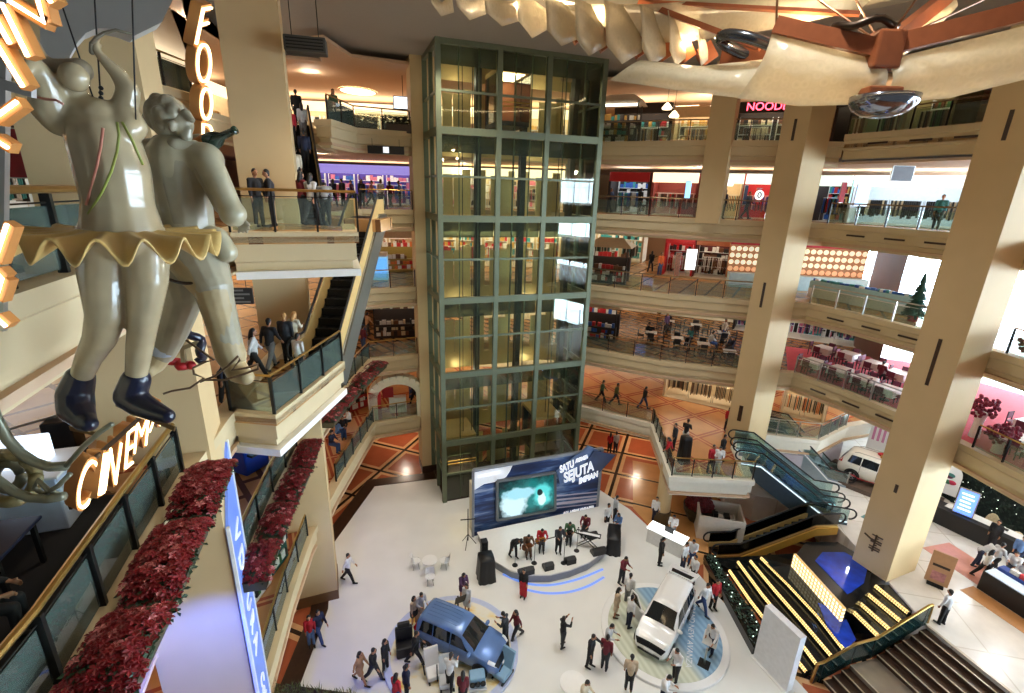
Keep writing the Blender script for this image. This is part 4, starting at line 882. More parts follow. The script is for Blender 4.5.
# ================================================================ PEOPLE
SKIN = mat('skin', srgb(176, 124, 92), .6, var=.04); HAIRB = mat('black_hair', srgb(22, 18, 17), .5, var=.2)
HAIRG = mat('grey_hair', srgb(150, 146, 140), .6); HAIRL = mat('blond_hair', srgb(190, 140, 80), .6)
CL = {}
for k, c in dict(white=(236, 236, 236), black=(24, 24, 28), navy=(30, 36, 62), maroon=(110, 28, 42), red=(190, 30, 44), beige=(206, 184, 156), grey=(130, 132, 136), lightgrey=(196, 198, 200), blue=(96, 128, 176), jeans=(52, 74, 120), brown=(96, 66, 44), green=(70, 104, 70), purple=(84, 52, 88), pink=(214, 150, 160), charcoal=(48, 50, 56), olive=(104, 104, 60), orange=(214, 110, 50), teal=(60, 130, 130), cream=(228, 216, 190), tan=(188, 142, 100)).items():
    CL[k] = mat('cloth_' + k, srgb(*c), .8, var=.12, scale=9)
POSE = {  # lean, arms (flex, out, elbow) L R, legs (hip, knee) L R, head nod
    'stand': (2, (6, 7, 14), (2, 7, 10), (2, 2), (-2, 2), 5), 'walk': (4, (24, 6, 22), (-22, 6, 14), (-22, 14), (24, 6), 4), 'walk2': (4, (-22, 6, 14), (24, 6, 22), (24, 8), (-22, 16), 6),
    'hold': (4, (22, 8, 82), (24, 8, 78), (4, 4), (-4, 2), 22), 'photo': (-2, (58, 14, 96), (58, 14, 96), (6, 4), (-5, 2), 2), 'sit': (6, (28, 8, 52), (24, 8, 60), (84, 84), (82, 86), 14),
    'bend': (52, (34, 6, 20), (20, 6, 24), (16, 14), (-8, 8), 18), 'hip': (0, (-14, 34, 84), (6, 8, 16), (3, 2), (-3, 4), 4), 'guitar': (14, (34, 22, 78), (40, 10, 60), (84, 80), (80, 92), 26), 'keys': (12, (48, 12, 44), (46, 12, 46), (82, 84), (82, 88), 24),
    'lean': (16, (50, 10, 20), (12, 8, 20), (10, 10), (-10, 4), 12), 'arm': (3, (64, 8, 20), (4, 8, 14), (4, 3), (-4, 3), 6)}
TPL = {}
def template(pose, fem, bottom):
    key = (pose, fem, bottom)
    if key in TPL: return TPL[key]
    lean, aL, aR, lL, lR, nod = POSE[pose]; rad = math.radians; up = Vector((0, 0, 1)); f = Vector((0, -1, 0)); J = {}
    hipz = Vector((0, 0, .90)); sp = up * math.cos(rad(lean)) + f * math.sin(rad(lean)); tf = f * math.cos(rad(lean)) - up * math.sin(rad(lean))
    for sd, (h, k) in ((1, lL), (-1, lR)):
        hp = hipz + Vector((sd * .088, 0, -.02)); th = -up * math.cos(rad(h)) + f * math.sin(rad(h)); kn = hp + th * .42; a = h - k; sh = -up * math.cos(rad(a)) + f * math.sin(rad(a)); an = kn + sh * .40 + Vector((sd * .012, 0, 0)); J['hip', sd], J['knee', sd], J['ank', sd] = hp, kn, an
        ft = a * .6; J['toe', sd] = an + (f * math.cos(rad(ft)) + up * math.sin(rad(ft))) * .17 - (up * math.cos(rad(ft)) - f * math.sin(rad(ft)) ) * .045; J['heel', sd] = an - f * .04 - up * .04
    chest, neck = hipz + sp * .36, hipz + sp * .545; hd = sp * math.cos(rad(nod)) + tf * math.sin(rad(nod)); hf = tf * math.cos(rad(nod)) - sp * math.sin(rad(nod)); head = neck + hd * .165 + hf * .02
    w = .165 if fem else .19
    for sd, (fl, ou, el) in ((1, aL), (-1, aR)):
        sh = hipz + sp * .49 + Vector((sd * w, 0, 0)); o_ = Vector((sd, 0, 0))
        ud = (-sp * math.cos(rad(fl)) + tf * math.sin(rad(fl))) * math.cos(rad(ou)) + o_ * math.sin(rad(ou)); eb = sh + ud * .28
        inn = -o_ * (.35 if el > 40 else .05); fd = (-sp * math.cos(rad(fl + el)) + tf * math.sin(rad(fl + el)) + inn).normalized(); wr = eb + fd * .24; J['sh', sd], J['el', sd], J['wr', sd], J['fd', sd] = sh, eb, wr, fd
    b = MB()
    chain(b, [hipz - up * .03, hipz + sp * .14, chest, hipz + sp * .47], [.125, .108 if fem else .118, .128 if fem else .142, .09])
    capsule(b, J['hip', 1], J['hip', -1], .09, .09); capsule(b, J['sh', 1], J['sh', -1], .06, .06); capsule(b, hipz + sp * .46, neck + hd * .06, .055, .05)
    b.ball(head, .074, .092, .108, 14, 10, Matrix(((1, 0, 0, 0), (0, -hf.y, hd.y, 0), (0, -hf.z, hd.z, 0), (0, 0, 0, 1)))); capsule(b, head - hd * .07 + hf * .045, head - hd * .06 + hf * .06, .038, .03)
    capsule(b, head + hf * .09 - hd * .0, head + hf * .108 - hd * .028, .012, .016, 6); capsule(b, head + hf * .084 - hd * .055 + Vector((.018, 0, 0)), head + hf * .084 - hd * .055 - Vector((.018, 0, 0)), .012, .012, 6)
    for sd in (1, -1):
        b.ball(head + Vector((sd * .076, 0, 0)) - hd * .005, .014, .024, .032, 8, 6)
        chain(b, [J['sh', sd], J['el', sd], J['wr', sd]], [.054, .041, .028]); fd = J['fd', sd]; wr = J['wr', sd]; side_ = fd.cross(Vector((sd, 0, 0)));  side_ = side_.normalized() if side_.length > .1 else f; nr = fd.cross(side_)
        pm = wr + fd * .05; capsule(b, wr + fd * .02, wr + fd * .085, .026, .034, 8)
        for i, ln in enumerate((.066, .078, .072, .054)):
            o_ = side_ * (.033 - .022 * i); p0 = wr + fd * .09 + o_; p1 = p0 + fd * ln * .55 + nr * (.008 * sd); capsule(b, p0, p1, .0098, .009, 6); capsule(b, p1, p1 + (fd * .8 + nr * (.6 * sd)).normalized() * ln * .45, .009, .0085, 6)
        capsule(b, wr + fd * .04 + side_ * .03, wr + fd * .085 + side_ * .066, .0115, .0095, 6)
        chain(b, [J['hip', sd], J['knee', sd], J['ank', sd]], [.088, .056, .038]); capsule(b, J['heel', sd], J['toe', sd], .036, .03)
    zmin = min(min(J['toe', s_].z, J['heel', s_].z) for s_ in (1, -1)) - .042; dz = Vector((0, 0, -zmin))
    out = {'dz': dz, 'seat': .80 - zmin}
    def fin(mb, vox, nm, it=2):
        for v in mb.v: v += dz
        return remeshed(mb, vox, nm, it)
    s_ = MB(); chain(s_, [hipz + sp * .0, hipz + sp * .15, chest, hipz + sp * .47], [.142, .128 if fem else .14, .148 if fem else .162, .10]); capsule(s_, J['sh', 1], J['sh', -1], .074, .074)
    for sd in (1, -1): chain(s_, [J['sh', sd], J['sh', sd].lerp(J['el', sd], .95), J['el', sd].lerp(J['wr', sd], .8)], [.068, .054, .044]) 
    out['shirt'] = fin(s_, .024, 'shirt'); 
    t = MB()
    if bottom == 'trousers':
        capsule(t, hipz + sp * .04, hipz - up * .04, .138, .13)
        for sd in (1, -1): chain(t, [J['hip', sd], J['knee', sd], J['knee', sd].lerp(J['ank', sd], .92)], [.105, .076, .062])
        out['trousers'] = fin(t, .022, 'trousers')
    else:
        k = .55 if bottom == 'skirt' else .95
        chain(t, [hipz + sp * .06, hipz - up * .06], [.14, .15])
        for sd in (1, -1): chain(t, [J['hip', sd], J['hip', sd].lerp(J['knee', sd], k) if k < 1 else J['knee', sd].lerp(J['ank', sd], .8)], [.13, .12 if k < 1 else .13])
        capsule(t, J['knee', 1].lerp(J['hip', 1], .4 if k < .9 else .1), J['knee', -1].lerp(J['hip', -1], .4 if k < .9 else .1), .1, .1)
        if bottom == 'long':
            for sd in (1, -1): chain(t, [J['knee', sd], J['ank', sd].lerp(J['knee', sd], .15)], [.11, .10])
            capsule(t, J['ank', 1].lerp(J['knee', 1], .2), J['ank', -1].lerp(J['knee', -1], .2), .1, .1)
        out['skirt'] = fin(t, .026, 'skirt')
    out['body'] = fin(b, .0125, 'body', 1)
    h = MB(); B4 = Matrix(((1, 0, 0, 0), (0, -hf.y, hd.y, 0), (0, -hf.z, hd.z, 0), (0, 0, 0, 1)))
    h.ball(head + hd * .03 - hf * .022, .084, .092, .098, 14, 10, B4)
    if fem:
        capsule(h, head - hf * .05 + hd * .02, head - hf * .085 - hd * .16, .078, .07); capsule(h, head - hf * .085 - hd * .16, head - hf * .10 - sp * .30, .07, .045)
        for sd in (1, -1): capsule(h, head + Vector((sd * .062, 0, 0)) - hf * .02, head + Vector((sd * .07, 0, 0)) - hf * .03 - sp * .16, .03, .025)
    else: capsule(h, head - hf * .05, head - hf * .05 - hd * .07, .058, .05)
    out['hair'] = fin(h, .02, 'hair', 1)
    for sd in (1, -1):
        q = MB(); capsule(q, J['heel', sd], J['toe', sd], .044, .038); capsule(q, J['heel', sd] + up * .03, J['ank', sd] - up*.0, .042, .042); out['shoe', sd] = fin(q, .02, 'shoe', 1)
    e = MB()
    for sd in (1, -1): e.ball(head + hf * .084 + hd * .015 + Vector((sd * .03, 0, 0)) + dz, .011, n=8, m=6)
    out['eyes'] = e.mesh('eyes', True)
    for k, m in out.items():
        if isinstance(m, bpy.types.Mesh): m.materials.append(SKIN)
    TPL[key] = out; return out
NP = [0]
def person(loc, pose='stand', head=0, label='', shirt='white', bottom=('trousers', 'black'), fem=False, hgt=1.68, hair=None, group=None, seatz=None):
    t = template(pose, fem, bottom[0]); loc = Vector(loc)
    if seatz is not None: loc.z += 0
    r = empty('person', label, 'person', loc, math.radians(head), group); k = hgt / 1.70; r.scale = (k, k, k)
    def ch(nm, me, m):
        o = bpy.data.objects.new(nm, me); COL.objects.link(o); o.parent = r; o.material_slots[0].link = 'OBJECT'; o.material_slots[0].material = m
    ch('body', t['body'], SKIN); ch('shirt', t['shirt'], CL[shirt]); bt = 'trousers' if bottom[0] == 'trousers' else 'skirt'; ch(bt, t[bt], CL[bottom[1]])
    ch('hair', t['hair'], hair or HAIRB); ch('eyes', t['eyes'], BLACK)
    for sd in (1, -1): ch('shoe', t['shoe', sd], BLACK if shirt != 'beige' else CL['brown'])
    NP[0] += 1; return r
TR = lambda c: ('trousers', c); SK = lambda c: ('skirt', c); LG = lambda c: ('long', c); DR = lambda c: ('dress', c)
Z0, ZD, ZS = .06, .205, .56
PEOPLE = [
 # px, py of the feet, floor z, pose, heading, sex, shirt, bottom, label
 (414.5, 626, Z0, 'stand', 60, 1, 'beige', SK('black'), 'woman with long dark hair in a beige top behind the blue car'),
 (421, 622, Z0, 'hold', 40, 0, 'lightgrey', TR('beige'), 'man in a pale shirt beside the woman behind the blue car'),
 (416, 664, ZD, 'walk', 100, 0, 'black', TR('black'), 'man in a black suit walking past the rear of the blue car'),
 (386, 671, Z0, 'stand', 70, 1, 'black', TR('black'), 'woman in black with a grey bag at the edge of the blue car platform'),
 (361, 683, Z0, 'walk', 75, 1, 'tan', SK('tan'), 'woman in tan with a red scarf walking at the bottom left of the floor'),
 (374, 681, Z0, 'walk2', 80, 0, 'black', TR('charcoal'), 'man in black walking just behind the woman in tan'),
 (397, 708, Z0, 'stand', 150, 1, 'red', TR('jeans'), 'woman in a red top cut off by the bottom edge, left one'),
 (407, 700, ZD, 'stand', 120, 0, 'navy', TR('black'), 'man in navy beside the woman in red at the bottom edge'),
 (463, 600, Z0, 'hold', 30, 1, 'purple', SK('purple'), 'woman in dark purple behind the blue car near its roof'),
 (467, 613, ZD, 'stand', -20, 1, 'white', DR('white'), 'woman in a white dress at the far side of the blue car'),
 (516, 639, Z0, 'walk2', -60, 1, 'maroon', TR('charcoal'), 'woman in maroon top and dark leggings right of the blue car bonnet'),
 (505, 645, ZD, 'hold', -110, 0, 'charcoal', TR('black'), 'man in a dark vest leaning over the blue car bonnet'),
 (523, 597, Z0, 'stand', -15, 1, 'black', LG('red'), 'woman in a long red skirt standing before the stage'),
 (450, 690, ZD, 'hold', 160, 0, 'white', TR('black'), 'man in a white shirt among the seats by the blue car'),
 (463, 706, ZD, 'stand', 180, 1, 'maroon', TR('black'), 'woman cut off by the bottom edge under the blue car'),
 (349, 582, Z0, 'walk', 85, 0, 'white', TR('black'), 'person half hidden stepping out from behind the left column'),
 (312, 646, Z0, 'stand', 30, 1, 'red', TR('blue'), 'woman in red standing on the brown border at the left'),
 (320, 641, Z0, 'walk', 60, 0, 'navy', TR('jeans'), 'man in navy next to the woman in red on the brown border'),
 (621, 584, Z0, 'hold', 40, 0, 'maroon', TR('charcoal'), 'man in a maroon shirt between the stage and the white van'),
 (627, 604, Z0, 'stand', 150, 0, 'white', TR('grey'), 'man in white behind the woman in beige by the white van'),
 (615, 617, ZD, 'stand', 80, 1, 'beige', DR('beige'), 'woman in a beige dress on the left edge of the van platform'),
 (628, 627, ZD, 'stand', 110, 0, 'white', TR('navy'), 'stocky man in white shirt facing the open van door'),
 (562, 647, Z0, 'photo', 120, 1, 'black', TR('charcoal'), 'woman in black taking a photograph in the middle of the floor'),
 (589, 667, Z0, 'arm', 60, 0, 'black', TR('black'), 'man in black with an arm held out beside the maroon shirt'),
 (604, 669, Z0, 'stand', 150, 0, 'maroon', TR('charcoal'), 'man in a maroon polo seen from behind in front of the van platform'),
 (606, 655, Z0, 'hold', 60, 0, 'lightgrey', TR('grey'), 'man in pale grey just behind the maroon polo shirt'),
 (628, 690, ZD, 'stand', 170, 0, 'beige', TR('black'), 'elderly man in a beige shirt at the front rim of the van platform'),
 (582, 706, Z0, 'sit', 60, 0, 'cream', TR('black'), 'person in cream at the white table at the bottom edge'),
 (661, 708, Z0, 'hold', 60, 0, 'white', TR('navy'), 'man in white cut off by the bottom edge before the white van'),
 (674, 681, ZD, 'hold', -60, 0, 'white', TR('black'), 'man in white shirt and black trousers at the van front bumper'),
 (710, 653, ZD, 'lean', -50, 0, 'white', TR('navy'), 'man in white leaning on the display stand on the blue platform'),
 (702, 612, ZD, 'walk', 30, 0, 'white', TR('jeans'), 'man in white and blue jeans right of the white van'),
 (712, 609, Z0, 'stand', 20, 0, 'red', TR('black'), 'man in a red shirt near the plants of the fountain'),
 (682, 570, Z0, 'stand', 40, 0, 'white', TR('navy'), 'first man in white behind the raised tailgate, leftmost'),
 (690, 566, Z0, 'hold', -30, 0, 'white', TR('jeans'), 'second man in white behind the tailgate, farthest back'),
 (692, 584, Z0, 'stand', -70, 0, 'white', TR('black'), 'third man in white by the tailgate, nearest the fountain'),
 (659, 565, Z0, 'stand', 90, 0, 'black', TR('black'), 'person in black at the corner of the lit reception desk'),
 (671, 540, 0, 'hold', -30, 0, 'white', TR('grey'), 'attendant in white behind the brightly lit desk'),
 (654, 522, 0, 'stand', -20, 0, 'white', TR('navy'), 'man in white beside the round column under the balcony'),
 (606, 529, Z0, 'stand', 30, 0, 'white', TR('black'), 'man in white with hands low right of the stage board'),
 (614, 521, Z0, 'stand', 100, 0, 'lightgrey', TR('charcoal'), 'man in grey stripes behind the man in white by the board'),
 (617, 537, Z0, 'hold', -40, 1, 'blue', TR('grey'), 'woman in pale blue behind the black speaker at stage right'),
 (609, 453, 0, 'stand', 160, 1, 'red', TR('black'), 'woman in red on the orange floor behind the stage board'),
 (615, 453, 0, 'stand', 200, 0, 'lightgrey', TR('navy'), 'man in grey beside the woman in red behind the board'),
 (601, 402, 4.13, 'walk', 80, 0, 'green', TR('black'), 'man in green walking on the lowest gallery, leftmost of three'),
 (615, 405, 4.13, 'walk2', 70, 0, 'olive', TR('charcoal'), 'man in olive on the lowest gallery, middle of three'),
 (643, 409, 4.13, 'walk', 100, 0, 'black', TR('jeans'), 'man with a backpack look in black on the lowest gallery, rightmost of three'),
 (726, 431, 4.13, 'stand', 0, 1, 'red', TR('black'), 'woman in red at the foot of the right column on the lowest gallery'),
 (673, 450, 4.13, 'stand', -90, 0, 'charcoal', TR('black'), 'man in dark clothes at the rear of the balcony rail'),
 (684, 446, 4.13, 'hold', 140, 0, 'black', TR('white'), 'man in black with pale trousers on the balcony'),
 (669, 463, 4.13, 'lean', -80, 1, 'red', TR('black'), 'woman in red leaning on the left balcony rail'),
 (709, 473, 4.13, 'stand', 20, 0, 'red', TR('charcoal'), 'man in red at the front of the balcony by the escalator'),
 (716, 474, 4.13, 'hold', -20, 0, 'white', TR('white'), 'person all in white at the front of the balcony'),
 (720, 462, 4.13, 'stand', 60, 0, 'black', TR('black'), 'person in black about to ride the front glass escalator'),
 (940, 624, ZR, 'stand', 200, 0, 'white', TR('black'), 'man in white shirt and black trousers at the top of the brown steps'),
 (975, 566, ZR, 'bend', 70, 0, 'lightgrey', TR('navy'), 'man in grey bending beside the black information desk'),
 (981, 578, ZR, 'walk', 80, 1, 'white', TR('black'), 'woman in white striding over the pink stone panel'),
 (991, 572, ZR, 'walk2', 90, 0, 'lightgrey', TR('black'), 'man in pale grey striding behind the woman on the pink stone'),
 (1009, 575, ZR, 'sit', -60, 0, 'white', TR('black'), 'man in white seated at the long dark table, first one'),
 (1017, 584, ZR, 'sit', -60, 1, 'lightgrey', TR('jeans'), 'woman in grey seated at the long dark table, second one'),
 (1013, 566, ZR, 'stand', -40, 0, 'blue', TR('navy'), 'man in blue standing behind the seated pair at right'),
 (989, 549, ZR, 'stand', -60, 0, 'black', TR('black'), 'attendant in black behind the information desk'),
]
def px_person(px, py, z, pose, hd, sex, sh, bt, label, **kw):
    p = G(px, py, z); return person((p.x, p.y, z), pose, hd, label, sh, bt, bool(sex), 1.62 if sex else 1.70, **kw)
for t in PEOPLE: px_person(*t)
# stage band
BAND = [(513, 557, 'bend', 40, 'black', 'black', 'singer in black bowed over at the left of the stage'), (527, 553, 'guitar', 10, 'brown', 'brown', 'seated guitarist in brown on the stage'), (541, 547, 'guitar', 0, 'red', 'charcoal', 'seated player in a red top on the stage'),
        (558, 553, 'hold', 10, 'charcoal', 'black', 'standing performer in dark clothes at the middle of the stage'), (569, 540, 'guitar', -10, 'green', 'black', 'seated player in dark green on the stage'), (585, 533, 'keys', -20, 'maroon', 'black', 'keyboard player at the right end of the stage')]
SEATS = []
for px, py, po, hd, sh, bt, lb in BAND:
    r = px_person(px, py, ZS, po, hd, 0, sh, TR(bt), lb)
    if po in ('guitar', 'keys'):
        s_ = empty('stage_stool', 'stool under the ' + lb.split(' on the')[0].split(' at the')[0], 'stool', r.location + Vector((0, .0, 0)), r.rotation_euler.z, group='stage stools')
        sh_ = template(po, False, 'trousers')['seat']
        MB().lathe([(.17, sh_ - .22), (.18, sh_ - .19), (.17, sh_ - .15)], (0, .05, 0), 16).build('seat', BLACK, s_)
        for k in range(4): a = PI / 4 + k * PI / 2; MB().beam((.1 * math.cos(a), .05 + .1 * math.sin(a), sh_ - .2), (.17 * math.cos(a), .05 + .17 * math.sin(a), 0), .025, .025).build('leg', DSTEEL, s_)
    if po == 'guitar':
        M = r.matrix_basis.copy(); gtr = empty('guitar', {'brown': 'brown', 'red': 'amber', 'green': 'dark'}[sh] + ' guitar in the lap of the ' + lb.split(' on the')[0], 'guitar', r.location, r.rotation_euler.z, group='stage guitars')
        zc = template('guitar', False, 'trousers')['seat'] + .16
        T = Matrix.Translation((-.05, -.27, zc)) @ Matrix.Rotation(math.radians(-20), 4, 'Y') @ Matrix.Rotation(math.radians(90), 4, 'X')
        mb = MB(); 
        for cx_, r_ in ((-.12, .19), (.12, .14), (0.0, .115)): mb.lathe([(r_, -.045), (r_, .045)], (0, 0, 0), 20, T @ Matrix.Translation((cx_, 0, 0)))
        mb.build('soundbox', mat('guitar_wood_' + sh, srgb(*{'brown': (120, 64, 30), 'red': (190, 120, 50), 'green': (40, 30, 26)}[sh]), .25), gtr)
        MB().beam(T @ Vector((.2, 0, .03)), T @ Vector((.75, 0, .03)), .05, .025).build('neck', BROWN, gtr); MB().beam(T @ Vector((.75, 0, .03)), T @ Vector((.92, 0, .0)), .075, .02).build('headstock', BLACK, gtr)
# landing where people queue for the escalator
for t in [(236, 340, 12.64, 'stand', -30, 1, 'black', TR('grey'), 'woman in black by the wall sign on the queue landing'), (257, 379, 12.64, 'walk', 120, 1, 'white', TR('black'), 'woman in a white and red top walking to the lower escalator'),
          (273, 369, 12.64, 'walk2', 170, 0, 'black', TR('grey'), 'man in black walking to the lower escalator'), (289, 364, 12.64, 'stand', 180, 0, 'charcoal', TR('black'), 'man in charcoal between the blond woman and the man in black'),
          (297, 359, 12.64, 'hold', 170, 1, 'cream', TR('tan'), 'blond woman in a cream shawl at the foot of the lower escalator'), (301, 379, 12.64, 'stand', 160, 0, 'white', TR('charcoal'), 'boy in a white T-shirt beside the landing rail'),
          (229, 404, 12.64, 'bend', 60, 0, 'navy', TR('black'), 'person in navy stooping in the corner of the queue landing')]:
    r = px_person(*t, hair=HAIRL if 'blond' in t[8] else None)
    if 'boy' in t[8]: r.scale = (.84, .84, .84)
for px, dep, po, hd, sx, sh, bt, lb in [(257, 15.3, 'stand', 60, 0, 'black', TR('black'), 'left man in black waiting on the upper landing'), (271, 15.6, 'stand', -60, 0, 'charcoal', TR('charcoal'), 'right man in charcoal waiting on the upper landing'),
          (302, 17.0, 'stand', 150, 1, 'maroon', TR('black'), 'woman in maroon at the foot of the upper escalator'), (311, 16.6, 'walk', 170, 1, 'lightgrey', TR('charcoal'), 'long haired woman in pale grey at the foot of the upper escalator'), (325, 16.8, 'bend', 200, 0, 'grey', TR('black'), 'man in grey stooping at the foot of the upper escalator')]:
    p = Y(px, 200, dep); person((p.x, p.y, 17.1), po, hd, lb, sh, bt, bool(sx), 1.66)
e0, e1 = Vector((-7.9, 19.0, 17.1)), Vector((-11.5, 27.2, 21.2))
for t, sd, sx, sh, bt, lb in [(.30, -.25, 0, 'cream', 'charcoal', 'rider in cream low on the upper escalator'), (.46, .2, 0, 'navy', 'black', 'rider in navy halfway up the upper escalator'), (.66, -.25, 1, 'red', 'black', 'rider in red high on the upper escalator'), (.72, .28, 1, 'lightgrey', 'grey', 'rider in pale grey beside the rider in red'), (.86, .1, 0, 'black', 'black', 'topmost rider in black on the upper escalator')]:
    p = e0.lerp(e1, t); k = max(0, min(1, (t * 8.955 - 1) / 6.955)); person((p.x + sd * .9, p.y + sd * .4, lerp(17.1, 21.2, k) + .03), 'stand', 204, lb, sh, TR(bt), bool(sx), 1.65)
p = Y(333, 100, 26.6); person((p.x, p.y, 21.2), 'stand', 40, 'woman in green standing by the head of the upper escalator', 'green', TR('charcoal'), True)
# strollers and shoppers far back in the galleries
FAR = [(364, 336, 8.38, 'walk', 1, 'charcoal', 'woman in charcoal of a couple strolling on the second left gallery'), (368, 336, 8.38, 'walk2', 0, 'tan', 'man in tan of the couple strolling on the second left gallery'), (364, 352, 8.38, 'stand', 0, 'maroon', 'man in maroon at the second left gallery rail'),
       (357, 402, 4.13, 'stand', 1, 'black', 'woman in black by the red arch on the lowest left gallery'), (411, 398, 4.13, 'stand', 0, 'red', 'man in red right of the arch on the lowest left gallery'), (415, 404, 4.13, 'walk', 0, 'charcoal', 'man in charcoal right of the arch on the lowest left gallery'),
       (344, 436, 4.13, 'sit', 0, 'black', 'person in black seated on the lowest left gallery, first'), (338, 440, 4.13, 'sit', 1, 'blue', 'person in blue seated on the lowest left gallery, second'), (350, 428, 4.13, 'sit', 0, 'white', 'person in white seated on the lowest left gallery, third'), (332, 452, 4.13, 'sit', 0, 'navy', 'person in navy seated on the lowest left gallery, fourth'), (330, 432, 4.13, 'stand', 1, 'pink', 'woman in pink on the lowest left gallery'),
       (659, 276, 12.64, 'stand', 0, 'orange', 'man in an orange shirt by the red stall of the third gallery'), (650, 272, 12.64, 'walk', 1, 'black', 'woman in black walking near the orange shirt on the third gallery'),
       (646, 340, 8.38, 'sit', 0, 'black', 'diner in black at the rail of the second gallery'), (665, 334, 8.38, 'stand', 1, 'purple', 'woman in purple walking between second gallery tables'), (722, 342, 8.38, 'stand', 0, 'beige', 'waiter in beige on the second gallery'),
       (690, 345, 8.38, 'sit', 1, 'teal', 'diner in teal on the second gallery'), (709, 350, 8.38, 'sit', 0, 'white', 'diner in white on the second gallery'), (730, 356, 8.38, 'sit', 0, 'navy', 'diner in navy by the column on the second gallery')]
for px, py, z, po, sx, sh, lb in FAR: px_person(px, py, z, po, R.choice((-60, 20, 80, 150)), sx, sh, TR(R.choice(('black', 'charcoal', 'jeans'))), lb)
for i, (sh, nm) in enumerate((('navy', 'navy'), ('black', 'black'), ('purple', 'purple'), ('charcoal', 'charcoal'), ('pink', 'pink'), ('white', 'white'), ('maroon', 'maroon'), ('blue', 'blue'))):
    px = 333 + i * 9.5; p = Y(px, 190, 31 + (i * 37 % 5)); person((p.x, p.y, 17.1), 'stand' if i % 2 else 'walk', (i * 67) % 360 - 180, 'shopper in %s in the crowd left of the elevator tower' % nm, sh, TR('black'), i % 3 == 0)
for px, py, z, dep, po, sx, sh, lb in [(706, 0, 17.1, 33, 'stand', 0, 'black', 'shopper in black before the red shop front'), (724, 0, 17.1, 30.5, 'stand', 1, 'navy', 'woman in navy at the fourth gallery rail, right of the slim column'), (748, 0, 17.1, 32, 'walk', 0, 'charcoal', 'man in charcoal before the red shop front'), (640, 0, 17.1, 34, 'stand', 1, 'black', 'woman in black by the clothes shop on the fourth gallery'), (610, 0, 17.1, 36, 'walk', 0, 'navy', 'man in navy beside the elevator tower on the fourth gallery'), (943, 0, 17.1, 25.5, 'stand', 0, 'teal', 'shopper in teal by the clothes racks')]:
    p = Y(px, 200, dep); person((p.x, p.y, z), po, R.choice((-40, 30, 120)), lb, sh, TR('black'), bool(sx))
# ================================================================ HANGING STATUES
STAT = mat('statue_paint', srgb(182, 164, 128), .26, var=.16, scale=3, coat=.5); STAT2 = mat('statue_grey_paint', srgb(176, 168, 142), .28, var=.16, scale=4, coat=.4)
def mpp(px, py, y): return (Y(px, py, y) - CAMP).dot(FW) / FPX
def schain(mb, pts, n=14):
    """(px, py, y, radius px) joints"""
    for a, b in zip(pts[:-1], pts[1:]):
        capsule(mb, Y(*a[:3]), Y(*b[:3]), a[3] * mpp(*a[:3]), b[3] * mpp(*b[:3]), n)
def wchild(root, name, mb, m, smooth=True, vox=None, it=2):
    c = Vector(root.location)
    for v in mb.v: v -= c
    if vox:
        me = remeshed(mb, vox, name, it); return link(name, me, m, root)
    return mb.build(name, m, root, smooth)
wl = Y(118, 230, 4.4)
sk = empty('skater_statue', 'hanging statue of a skater with a yellow frilled tutu and navy boots', 'statue', wl)
b = MB(); d = 4.4
schain(b, [(123, 230, d, 35), (119, 203, d, 30), (113, 170, d, 32), (104, 140, d, 31), (86, 120, d, 23)]); schain(b, [(98, 130, d, 26), (127, 130, d, 13)])
schain(b, [(100, 120, d, 22), (80, 108, d, 15), (73, 94, d - .05, 10), (74, 84, d - .05, 10)])                 # neck
b.ball(Y(74, 77, d - .16), 13 * mpp(74, 77, d), 12 * mpp(74, 77, d), 13.5 * mpp(74, 77, d), 16, 12)              # head thrown back
schain(b, [(62, 80, d - .12, 4), (58, 76, d - .14, 2.5)])                                                         # nose and chin
schain(b, [(66, 86, d - .12, 4), (63, 86, d - .13, 3)])
schain(b, [(60, 120, d - .1, 16), (50, 108, d - .16, 17), (46, 90, d - .2, 14), (40, 70, d - .25, 9), (34, 62, d - .3, 7)])  # near arm
schain(b, [(34, 62, d - .3, 7), (22, 78, d - .42, 6), (12, 88, d - .5, 5)])
for k in range(5): schain(b, [(12, 88, d - .5, 4), (4 - k, 84 + k * 4, d - .55, 1.8), (-2, 86 + k * 4, d - .56, 1.5)])
schain(b, [(130, 126, d + .05, 15), (124, 110, d + .06, 12), (129, 90, d + .08, 10), (118, 74, d + .05, 7.5), (104, 60, d, 5), (96, 50, d - .02, 4)])   # far arm
for k, (ex, ey) in enumerate(((90, 42), (93, 38), (97, 36), (100, 38))): schain(b, [(96, 50, d - .02, 3.2), ((96 + ex) / 2 - 2, (50 + ey) / 2, d - .03, 1.8), (ex, ey, d - .02 + k * .02, 1.5)])
schain(b, [(97, 50, d, 2.6), (102, 45, d + .03, 1.7)])
schain(b, [(105, 240, d - .03, 25), (104, 275, d - .06, 21.5), (106, 315, d - .1, 17), (100, 338, d - .06, 14.5), (89, 358, d, 11.5), (80, 380, d + .04, 9.5)])
schain(b, [(145, 240, d + .05, 22), (147, 280, d + .02, 18.5), (143, 325, d - .02, 13), (140, 345, d + .03, 12), (136, 378, d + .06, 9.5)])
wchild(sk, 'body', b, STAT, vox=.016, it=12)
h = MB(); schain(h, [(80, 70, d - .04, 11), (66, 68, d - .06, 8.5), (52, 66, d - .08, 7), (41, 58, d - .1, 6), (34, 42, d - .1, 4.5), (27, 26, d - .08, 3)])
wchild(sk, 'hair', h, mat('statue_hair', srgb(150, 136, 110), .4), vox=.012)
